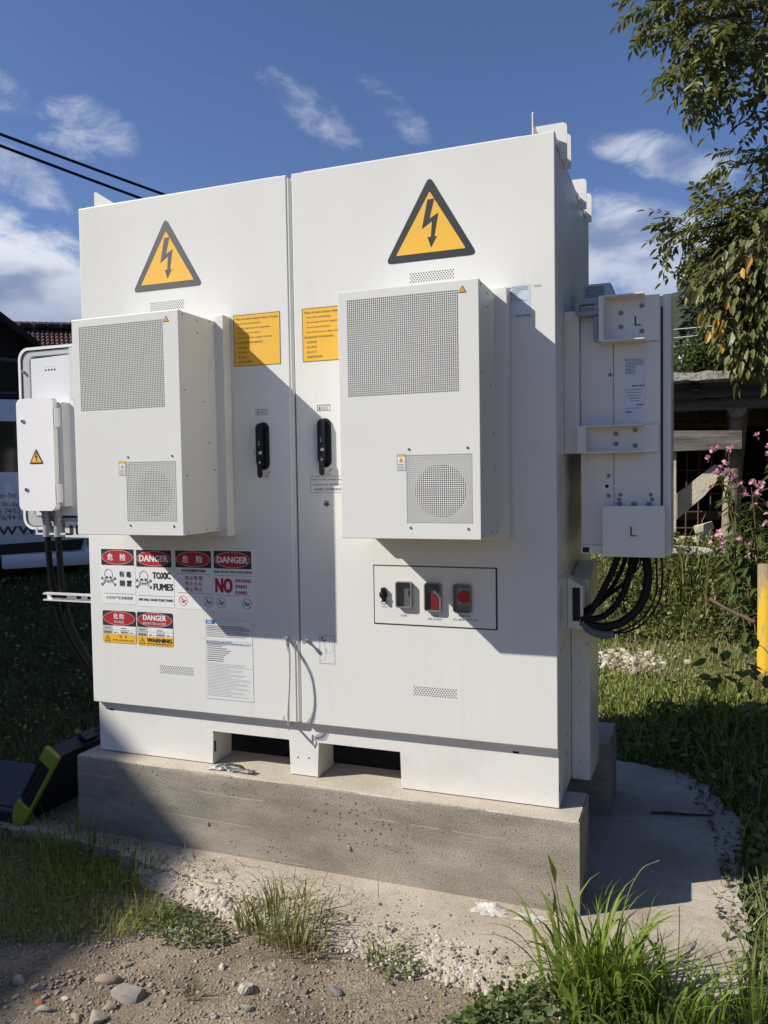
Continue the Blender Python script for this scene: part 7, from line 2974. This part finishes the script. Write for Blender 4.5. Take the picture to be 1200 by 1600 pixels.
def leaf_ball(name, c, rx, ry, rz, n, size, m, label, cat, seed, trunk_h=None, group=None, lumps=9):
    g = np.random.default_rng(seed)
    t = thing(name, (c[0], c[1], c[2] - rz), label, cat, group)
    cen = rand_dirs(lumps, g) * g.uniform(0.35, 0.8, (lumps, 1))
    rad = g.uniform(0.28, 0.5, lumps)
    k = g.integers(0, lumps, n)
    p = cen[k] + rand_dirs(n, g) * (rad[k] * g.uniform(0.55, 1.0, n) ** 0.5)[:, None]
    pos = p * np.array([rx, ry, rz]) + np.array(c)
    V_, F_ = leaf_cards(pos, rand_dirs(n, g, -0.2), rand_dirs(n, g, 0.7), size * g.uniform(.6, 1.4, n), size * 0.55 * g.uniform(.7, 1.3, n))
    np_mesh('crown', V_, F_, m, t, angle=0, kind='stuff')
    bm = B()
    tube(bm, [(c[0], c[1], c[2] - rz * 1.5), (c[0], c[1], c[2])], [0.12 * rz, 0.04 * rz], 8)
    fin(bm, 'trunk', M_BARK, t)
    return t


q = atD(1118, 555, 17)
leaf_ball('bush', (q.x, q.y, q.z - 0.1), 0.85, 0.9, 1.0, 5200, 0.10, M_BUSH, 'bright green bush rising behind the shed roof beside the cherry', 'bush', 5, lumps=12)
q = atD(1165, 580, 19)
leaf_ball('bush', (q.x, q.y, q.z - 0.1), 0.9, 0.9, 0.7, 3000, 0.10, M_BUSH, 'low green bush under the red-brown roof behind the shed', 'bush', 6)

# ------------------------------------------------------------------ houses, hill, woods
# grey roofed house with dish
p0 = atD(1052, 585, 38)
hs = thing('house', (p0.x, p0.y + 3, -0.2), 'distant house with grey roof, skylight and satellite dish, left of the bush', 'house')
Lx, Rx = atD(1000, 575, 38).x, atD(1098, 572, 38).x
zt0, zb0 = atD(1090, 563, 41).z, atD(1050, 592, 38).z - 0.4
bm = B()
Y0, Y1 = p0.y, p0.y + 4.5
v = [bm.verts.new(q) for q in ((Lx, Y0, zb0), (Rx + 0.2, Y0, zb0), (Rx - 0.1, Y1, zt0 + 0.1), (Lx, Y1, zt0 - 0.25), (Lx, Y0 + 9, zb0), (Rx + .2, Y0 + 9, zb0))]
bm.faces.new((v[0], v[1], v[2], v[3]))
bm.faces.new((v[3], v[2], v[5], v[4]))
ext = bmesh.ops.solidify(bm, geom=list(bm.faces), thickness=0.12)
fin(bm, 'roof', M_GREYROOF, hs)
bm = B()
box(bm, Lx + 0.3, Rx - 0.2, Y0 + 0.5, Y0 + 8.5, -0.3, zb0)
fin(bm, 'wall', M_WALLWHITE, hs)


def on_roof(px, py, lift=0.0):
    d = ray(px, py)
    n_ = (v3b - v3a).cross(v3c - v3a)
    return CAM + d * ((v3a - CAM).dot(n_) / d.dot(n_)) + n_.normalized() * lift * (1 if n_.z > 0 else -1)


v3a, v3b, v3c = Vector((Lx, Y0, zb0)), Vector((Rx + 0.2, Y0, zb0)), Vector((Rx - 0.1, Y1, zt0 + 0.1))
bm = B()
bm.faces.new([bm.verts.new(on_roof(a, b, 0.06)) for a, b in ((1066, 575), (1076, 575), (1082, 566), (1072, 567))])
fin(bm, 'skylight', mat('skylight_glass', (0.10, 0.16, 0.28), 0.15), hs, angle=0)
bm = B()
q = on_roof(1065, 566, 0.25)
t = bmesh.new()
bmesh.ops.create_uvsphere(t, u_segments=16, v_segments=8, radius=0.13)
for vv_ in t.verts:
    vv_.co.y *= 0.35
merge(bm, t, Matrix.Translation(q))
tube(bm, [tuple(q), tuple(q - Vector((0, 0, 0.35)))], 0.02, 6)
fin(bm, 'satellite_dish', M_BOXWHITE, hs)
# red-brown sheet roof
p0 = atD(1165, 581, 28)
hs2 = thing('house', (p0.x + 2, p0.y + 2, -0.2), 'house with red-brown ribbed sheet roof at the right border above the shed', 'house')
a, b, c_, d_ = atD(1166, 575, 28), atD(1260, 574, 27.4), atD(1260, 480, 33), atD(1199, 536, 33)
bm = B()
t = bmesh.new()
NR = 44
prev = None
A0, A1, B0, B1 = a, b, d_, c_
rows_ = []
for i in range(NR + 1):
    f = i / NR
    lift = Vector((0, 0, 0.035 if i % 2 else 0))
    rows_.append((bm.verts.new(A0.lerp(A1, f) + lift), bm.verts.new(B0.lerp(B1, f) + lift)))
for i in range(NR):
    bm.faces.new((rows_[i][0], rows_[i + 1][0], rows_[i + 1][1], rows_[i][1]))
bmesh.ops.solidify(bm, geom=list(bm.faces), thickness=0.08)
fin(bm, 'roof', M_METALROOF, hs2, angle=20)
bm = B()
box(bm, a.x + 0.3, b.x, a.y + 0.4, a.y + 5, -0.3, a.z - 0.05)
w2 = fin(bm, 'wall', M_WALLWHITE, hs2)
bm = B()
q0, q1 = atD(1179, 584, 28.3), atD(1192, 600, 28.3)
box(bm, q0.x, q1.x, a.y + 0.36, a.y + 0.395, q1.z - 0.5, q0.z)
fin(bm, 'window', M_VANGLASS, hs2)

# wooded hillside; its unseen ring behind the viewer is added to block low sky
bm = B()
N = 60
hill_v = []


def hillz(x, y):
    r_ = math.hypot(x - CAM.x, y - CAM.y)
    az = math.atan2(x - CAM.x, y - CAM.y)
    prof = max(0.0, min(1.0, (r_ - 70) / 150))
    prof = prof * prof * (3 - 2 * prof)
    hgt = 27 + 20 * math.sin(az + 0.9) + 4 * math.sin(az * 7 + 1)
    if -1.3 < az < -0.25:
        hgt *= max(0.35, 1 - 1.4 * min(-0.25 - az, az + 1.3))
    if abs(az) > 1.7:
        hgt = hgt * 0.7 + 14
    return -0.8 + prof * hgt


rings2 = []
for i in range(26):
    rr_ = 60 * (1.09 ** i)
    row = []
    for j in range(61):
        az = -math.pi + 2 * math.pi * j / 60
        x, y = CAM.x + rr_ * math.sin(az), CAM.y + rr_ * math.cos(az)
        row.append(bm.verts.new((x, y, hillz(x, y))))
    rings2.append(row)
for i in range(25):
    for j in range(60):
        bm.faces.new((rings2[i][j], rings2[i][j + 1], rings2[i + 1][j + 1], rings2[i + 1][j]))
fin(bm, 'hill', M_HILL, None, kind='structure', label='wooded hillside far behind, with an added unseen ring round the viewer', angle=180)
g = np.random.default_rng(31)
P_, S_ = [], []
while len(P_) < 1600:
    az = g.uniform(0.0, 0.45) if len(P_) < 1000 else g.uniform(-1.5, 1.7)
    rr_ = g.uniform(105, 260)
    if -0.6 < az < 0.0:
        continue
    x, y = CAM.x + rr_ * math.sin(az), CAM.y + rr_ * math.cos(az)
    P_.append((x, y, hillz(x, y)))
    S_.append(g.uniform(7, 13))
P_ = np.array(P_)
S_ = np.array(S_)
nl = 70
pos = np.repeat(P_, nl, 0)
hh = g.random(len(pos)) ** 0.8
hs_ = np.repeat(S_, nl)
a = g.uniform(0, 2 * np.pi, len(pos))
rad = hs_ * 0.2 * (1.05 - hh) * g.uniform(0.3, 1, len(pos))
pos = pos + np.stack([rad * np.cos(a), rad * np.sin(a), hs_ * (0.06 + 0.94 * hh)], 1)
dirs = np.stack([np.cos(a), np.sin(a), -0.5 + 0 * a], 1)
V_, F_ = leaf_cards(pos, dirs, rand_dirs(len(pos), g, 1.5), hs_ * 0.15 * (1.15 - hh), hs_ * 0.10 * (1.15 - hh))
np_mesh('far_woods', V_, F_, M_CONIFER, angle=0, kind='stuff', label='dark conifer wood covering the far hillside')
# trees standing right of the place, outside the picture; the cabinet's shaded side mirrors them
for (x_, y_, r_, hh_, lb_) in ((7.6, 1.2, 1.9, 2.6, 'round leafy tree standing to the right of the meadow, nearest the track'), (8.6, 5.2, 2.2, 3.0, 'larger leafy tree to the right of the meadow, level with the shed'),
                               (8.8, -3.4, 2.2, 2.8, 'leafy tree right of the track, nearest the viewer'), (13.5, 2.0, 3.0, 3.8, 'tallest leafy tree far to the right of the meadow')):
    leaf_ball('leafy_tree', (x_, y_, hh_ - 0.4), r_, r_, hh_ * 0.8, 5200, 0.20, M_BUSH, lb_, 'tree', int(x_ * 10), lumps=14, group='trees right of the meadow')
# rough growth at the foot of the hill
n = 5000
az = g.uniform(-0.1, 0.5, n)
rr_ = g.uniform(45, 95, n)
x, y = CAM.x + rr_ * np.sin(az), CAM.y + rr_ * np.cos(az)
zb_ = np.array([hillz(a_, b_) for a_, b_ in zip(x, y)])
pos = np.stack([x, y, np.maximum(zb_, 0.2) + g.random(n) * (2.5 + (rr_ - 45) * 0.09)], 1)
V_, F_ = leaf_cards(pos, rand_dirs(n, g, 0.3), rand_dirs(n, g, 0.8), g.uniform(0.5, 1.1, n), g.uniform(0.3, 0.6, n))
np_mesh('hillside_scrub', V_, F_, M_HILLWEED, angle=0, kind='stuff', label='brownish scrub at the foot of the hill')

# ------------------------------------------------------------------ overhead lines


def wire(name, p, q, sag, r_, m, label, group):
    bm = B()
    p, q = Vector(p), Vector(q)
    pts = []
    for i in range(25):
        f = i / 24
        c = p.lerp(q, f)
        c.z -= sag * 4 * f * (1 - f)
        pts.append(c)
    tube(bm, pts, r_, 6)
    fin(bm, name, m, None, label=label, cat='overhead cable', group=group)


for (pa_, pb_, lab_) in (((0, 208), (258, 300), 'upper black overhead cable running down to the cabinet top at left'), ((0, 226), (222, 306), 'lower black overhead cable running down to the cabinet top at left')):
    a, b = atD(*pa_, 13.0), atD(*pb_, 13.6)
    d = (b - a)
    wire('overhead_cable', a - d * 0.25, b + d * 2.5, 0.05, 0.022, M_CABLE, lab_, 'black cables over the left')
for k, (y0_, y1_, d_) in enumerate(((508, 504, 30), (521, 516, 29), (534, 528, 28), (546, 534, 27))):
    a, b = atD(1052, y0_, d_), atD(1128, y1_ - 3, d_ - 3)
    d = b - a
    wire('overhead_wire', a - d * 3.5, b + d * 2.0, 0.15, 0.014, M_WIREPALE, ('topmost', 'second highest', 'third highest', 'lowest')[k] + ' of the pale overhead wires between the converter unit and the cherry', 'pale wires behind the cherry')

# ------------------------------------------------------------------ van in the left shade
vo = Vector((-4.10, 4.53, 0.0))
vo.z = float(hz(vo.x, vo.y))
VS = atD(120, 885, 9.5).z
van = bpy.data.objects.new('parked_van', None)
COL.objects.link(van)
van.location = (vo.x, vo.y, vo.z)
van.rotation_euler = (0, 0, math.radians(46))
tag(van, 'white van with lettering on its side, parked in shade at the left border', 'van')


def vpart(bm, name, m, **k):
    me = bpy.data.meshes.new(name)
    bmesh.ops.recalc_face_normals(bm, faces=bm.faces)
    bm.to_mesh(me)
    bm.free()
    me.materials.append(m)
    me.shade_smooth()
    me.set_sharp_from_angle(angle=math.radians(k.pop('angle', 35)))
    o = bpy.data.objects.new(name, me)
    COL.objects.link(o)
    o.parent = k.pop('parent', van)
    tag(o, **k)
    return o


# local x runs along the side to the rear end at x = 0.15; y = 0 is the near side, z = 0 the ground
bm = B()
prof = [(0.12, 0.32), (0.15, 0.55), (0.14, 1.05), (0.02, 1.66), (-0.12, 1.83), (-0.4, 1.90), (-3.2, 1.90), (-3.75, 1.62), (-4.2, 1.12), (-4.85, 0.98), (-4.95, 0.6), (-4.9, 0.38), (-4.3, 0.22), (-0.2, 0.22)]
prism(bm, prof, 0.0, 1.85, 0.05)
vb = vpart(bm, 'body', M_VAN)
bm = B()
prism(bm, [(-0.08, 1.13), (-0.10, 1.40), (-0.24, 1.66), (-1.45, 1.68), (-1.45, 1.13)], -0.004, -0.0015)
prism(bm, [(-1.55, 1.13), (-1.55, 1.68), (-2.75, 1.68), (-2.75, 1.13)], -0.004, -0.0015)
prism(bm, [(-2.85, 1.13), (-2.85, 1.68), (-3.3, 1.62), (-3.85, 1.13)], -0.004, -0.0015)
vpart(bm, 'side_window', M_VANGLASS, angle=0)
bm = B()
prism(bm, [(0.05, 0.27), (0.08, 0.385), (-0.9, 0.36), (-3.9, 0.36), (-3.9, 0.25), (-0.9, 0.25)], -0.006, -0.0012)
vpart(bm, 'side_moulding', M_BLACK, angle=0)
bm = B()
box(bm, -0.75, 0.20, -0.014, 1.86, 0.09, 0.255, 0.03)
vpart(bm, 'rear_bumper', M_VAN)
bm = B()
box(bm, 0.100, 0.152, -0.005, 0.10, 0.95, 1.40, 0.02)
vpart(bm, 'tail_lamp', mat('dark_red_lamp', (0.10, 0.01, 0.012), 0.25))
bm = B()
tube(bm, [(-0.45, 0.10, 1.955), (-2.9, 0.10, 1.955)], 0.018, 8)
for x in (-0.5, -1.3, -2.1, -2.85):
    tube(bm, [(x, 0.10, 1.955), (x, 0.10, 1.89)], 0.014, 6)
vpart(bm, 'roof_rail', M_BLACK)
for x in (-1.18, -3.95):
    bm = B()
    t = bmesh.new()
    bmesh.ops.create_cone(t, cap_ends=True, segments=28, radius1=0.33, radius2=0.33, depth=0.22)
    bmesh.ops.bevel(t, geom=list(t.edges), offset=0.02, segments=2, affect='EDGES')
    merge(bm, t, Matrix.Translation((x, 0.11, 0.33)) @ R4(math.pi / 2, 'X'))
    w_ = vpart(bm, 'wheel', M_TYRE)
    bm = B()
    t = bmesh.new()
    bmesh.ops.create_cone(t, cap_ends=True, segments=20, radius1=0.21, radius2=0.19, depth=0.03)
    merge(bm, t, Matrix.Translation((x, -0.012, 0.33)) @ R4(math.pi / 2, 'X'))
    vpart(bm, 'rim', M_STEEL, parent=w_)
van_inv = None
vm = Matrix.Translation(van.location) @ R4(van.rotation_euler[2], 'Z')


def van_at(px, py):
    """pixel to the van's near side, local (x, z)"""
    o = vm @ Vector((0, 0, 0))
    nrm = vm.to_3x3() @ Vector((0, -1, 0))
    d = ray(px, py)
    P = CAM + d * ((o - CAM).dot(nrm) / d.dot(nrm))
    L_ = vm.inverted() @ P
    return L_.x, L_.z


bm = B()
for s, xl, xr, yb_, yt_ in (('er-Str.', -6, 31, 779, 767), ('s St. Egy', -4, 33, 793, 782), ('2 74/52', -3, 31, 801 + 0, 789), ('76/94 01', -2, 37, 813, 801), ('www.', -20, 72, 840, 824)):
    pass
rowsv = (('er-Str.', 0, 28, 779, 769), ('s St. Egy', -3, 36, 793, 783), ('2 74/52', -2, 31, 802, 795), ('76/94 01', -2, 38, 813, 803), ('www.', -30, 66, 838, 825))
rowsv = (('er-Str.', -2, 29, 778, 770), ('s St. Egy', -4, 35, 793, 785), ('2 74/52', -2, 32, 803, 795), ('76/94 01', -3, 38, 813, 805), ('www.', -35, 66, 838, 824))
for s, xl, xr, yb_, yt_ in rowsv:
    A_ = van_at(xl, yb_)
    Bq = van_at(xr, yb_)
    C_ = van_at(xl, yt_)
    text(bm, s, A_[0], Bq[0], A_[1], C_[1], -0.004, 0.012 if s[0] == 'w' else 0.0)
vpart(bm, 'lettering', M_VANTEXT, angle=0)

# ------------------------------------------------------------------ dark barn and the tiled house behind it
bp = atD(30, 640, 15)
bn = thing('barn', (-12, 9.0, 0.0), 'dark open barn with low pitched roof behind the van at left', 'barn')
e0, e1 = atD(-2, 496, 14.5), atD(54, 539, 14.5)
ev = (e1 - e0)
ridge = e0 - ev * 4.0
eave = e1 + ev * 0.15
back = Vector((-0.72, 0.70, 0)) * 9
bm = B()
for (P0, P1) in ((ridge, eave),):
    up_ = Vector((0, 0, 0.12))
    q = [P0, P1, P1 + back, P0 + back]
    lo_ = [bm.verts.new(a) for a in q]
    hi_ = [bm.verts.new(a + up_) for a in q]
    bm.faces.new(lo_)
    bm.faces.new(list(reversed(hi_)))
    for i in range(4):
        bm.faces.new((lo_[i], lo_[(i + 1) % 4], hi_[(i + 1) % 4], hi_[i]))
fin(bm, 'roof', M_DARKWOOD, bn)
bm = B()
gz_ = float(hz(eave.x, eave.y)) - 0.2
front = Vector((0.72, -0.70, 0)) * -0.5
P0, P1 = ridge + front, eave + front
V2 = [P1, P0, Vector((P0.x, P0.y, gz_)), Vector((P1.x, P1.y, gz_))]
a_ = [bm.verts.new(q) for q in V2]
b2 = [bm.verts.new(q + Vector((-0.05, 0.05, 0))) for q in V2]
bm.faces.new(a_)
bm.faces.new(list(reversed(b2)))
for i in range(4):
    bm.faces.new((a_[i], a_[(i + 1) % 4], b2[(i + 1) % 4], b2[i]))
fin(bm, 'gable_wall', M_DARKWOOD, bn)
bm = B()
a, b = atD(-40, 557, 14.3), atD(26, 564, 14.3)
tube(bm, [tuple(a), tuple(b)], 0.035, 6)
a, b = atD(-40, 614, 14.3), atD(26, 614, 14.3)
tube(bm, [tuple(a), tuple(b)], 0.02, 6)
fin(bm, 'rail_board', mat('grey_dark_board', (0.10, 0.095, 0.09), 0.8), bn)

th = thing('house', (-14.5, 15.5, 0.0), 'house with brown tiled roof showing between the barn and the cabinet', 'house')
ra, rb = atD(-60, 508, 25), atD(190, 512, 25)
ea, eb = atD(-60, 575, 22.2), atD(200, 585, 22.2)
VV, FF = [], []
NC, NRW = 34, 14
bm = B()
for j in range(NRW):
    f0, f1 = j / NRW, (j + 1) / NRW
    L0, L1 = ea.lerp(ra, f0), ea.lerp(ra, f1)
    R0, R1 = eb.lerp(rb, f0), eb.lerp(rb, f1)
    for i in range(NC):
        for k in range(3):
            u0, u1 = (i + k / 3) / NC, (i + (k + 1) / 3) / NC
            z0_, z1_ = (0.0, 0.07, 0.07, 0.0)[k], (0.0, 0.07, 0.07, 0.0)[k + 1]
            up0, up1 = Vector((0, 0, z0_ + 0.045)), Vector((0, 0, z1_ + 0.045))
            dn0, dn1 = Vector((0, 0, z0_)), Vector((0, 0, z1_))
            bm.faces.new([bm.verts.new(p) for p in (L0.lerp(R0, u0) + up0, L0.lerp(R0, u1) + up1, L1.lerp(R1, u1) + dn1, L1.lerp(R1, u0) + dn0)])
            if k < 3:
                bm.faces.new([bm.verts.new(p) for p in (L0.lerp(R0, u0) + up0, L0.lerp(R0, u1) + up1, L0.lerp(R0, u1) - Vector((0, 0, 0.01)), L0.lerp(R0, u0) - Vector((0, 0, 0.01)))])
fin(bm, 'roof_tiles', M_TILE, th, kind='stuff', angle=25)
bm = B()
for i in range(26):
    a, b = ra.lerp(rb, i / 26), ra.lerp(rb, (i + 0.96) / 26)
    tube(bm, [tuple(a + Vector((0, 0, 0.03))), tuple(b + Vector((0, 0, 0.03)))], [0.11, 0.095], 8)
fin(bm, 'ridge_tiles', M_TILE, th)
bm = B()
for px in (39, 62, 82, 103):
    q = ea.lerp(ra, 0.86)
    w = eb.lerp(rb, 0.86)
    f = (px + 60) / 250
    c = q.lerp(w, f)
    boxm(bm, Matrix.Translation(c + Vector((0, -0.05, 0.14))) @ R4(0.6, 'Z'), 0.3, 0.3, 0.14, 0.03)
fin(bm, 'vent_tiles', M_DARKWOOD, th)
bm = B()
for P0, P1 in ((ea, eb),):
    for q0, q1 in ((P0, P1),):
        a, b = q0 + Vector((-0.3, 0.5, -0.1)), q1 + Vector((-0.3, 0.5, -0.1))
        vs_ = [bm.verts.new(x) for x in (a, b, Vector((b.x, b.y, -0.3)), Vector((a.x, a.y, -0.3)))]
        bm.faces.new(vs_)
bmesh.ops.solidify(bm, geom=list(bm.faces), thickness=0.2)
fin(bm, 'wall', M_WALLWHITE, th)
bm = B()
bk = Vector((-0.7, 0.72, 0)) * 5
vs_ = [bm.verts.new(x) for x in (ra, rb, rb + bk + Vector((0, 0, -1.6)), ra + bk + Vector((0, 0, -1.6)))]
bm.faces.new(vs_)
bmesh.ops.solidify(bm, geom=list(bm.faces), thickness=0.1)
fin(bm, 'rear_roof', M_TILE, th)

# ------------------------------------------------------------------ neighbouring building that shades the left
nb = thing('farmhouse', (-13.0, -1.0, -0.3), 'tall plastered farmhouse outside the left border that throws the shade', 'house')
t_ = 5.2
RX, RZ_ = 0.52 - 1.612 * t_, -0.295 + 1.455 * t_
bm = B()
v0 = [(RX, -13.0), (RX, 4.2)]
pr = [(RX + 0.0, RZ_), (RX - 5.0, RZ_ + 2.2), (RX - 10.0, RZ_ - 0.3)]
a_ = [bm.verts.new((x, -13.0, z)) for x, z in pr]
b2 = [bm.verts.new((x, 3.6, z)) for x, z in pr]
for i in range(2):
    bm.faces.new((a_[i], a_[i + 1], b2[i + 1], b2[i]))
bmesh.ops.solidify(bm, geom=list(bm.faces), thickness=0.18)
fin(bm, 'roof', M_TILE, nb)
bm = B()
box(bm, RX - 9.5, RX - 0.6, -12.5, 3.1, -0.6, RZ_ - 0.25)
w_ = fin(bm, 'wall', M_WALLWHITE, nb)
for k in range(5):
    for fl_ in range(2):
        bm = B()
        yy = -10.5 + k * 2.9
        zz0 = 0.9 + fl_ * 2.9
        box(bm, RX - 0.598, RX - 0.57, yy, yy + 1.0, zz0, zz0 + 1.35, 0.01)
        wf = fin(bm, 'window', M_BOXWHITE, nb)
        bm = B()
        box(bm, RX - 0.568, RX - 0.565, yy + 0.08, yy + 0.92, zz0 + 0.08, zz0 + 1.27)
        fin(bm, 'pane', M_VANGLASS, wf)
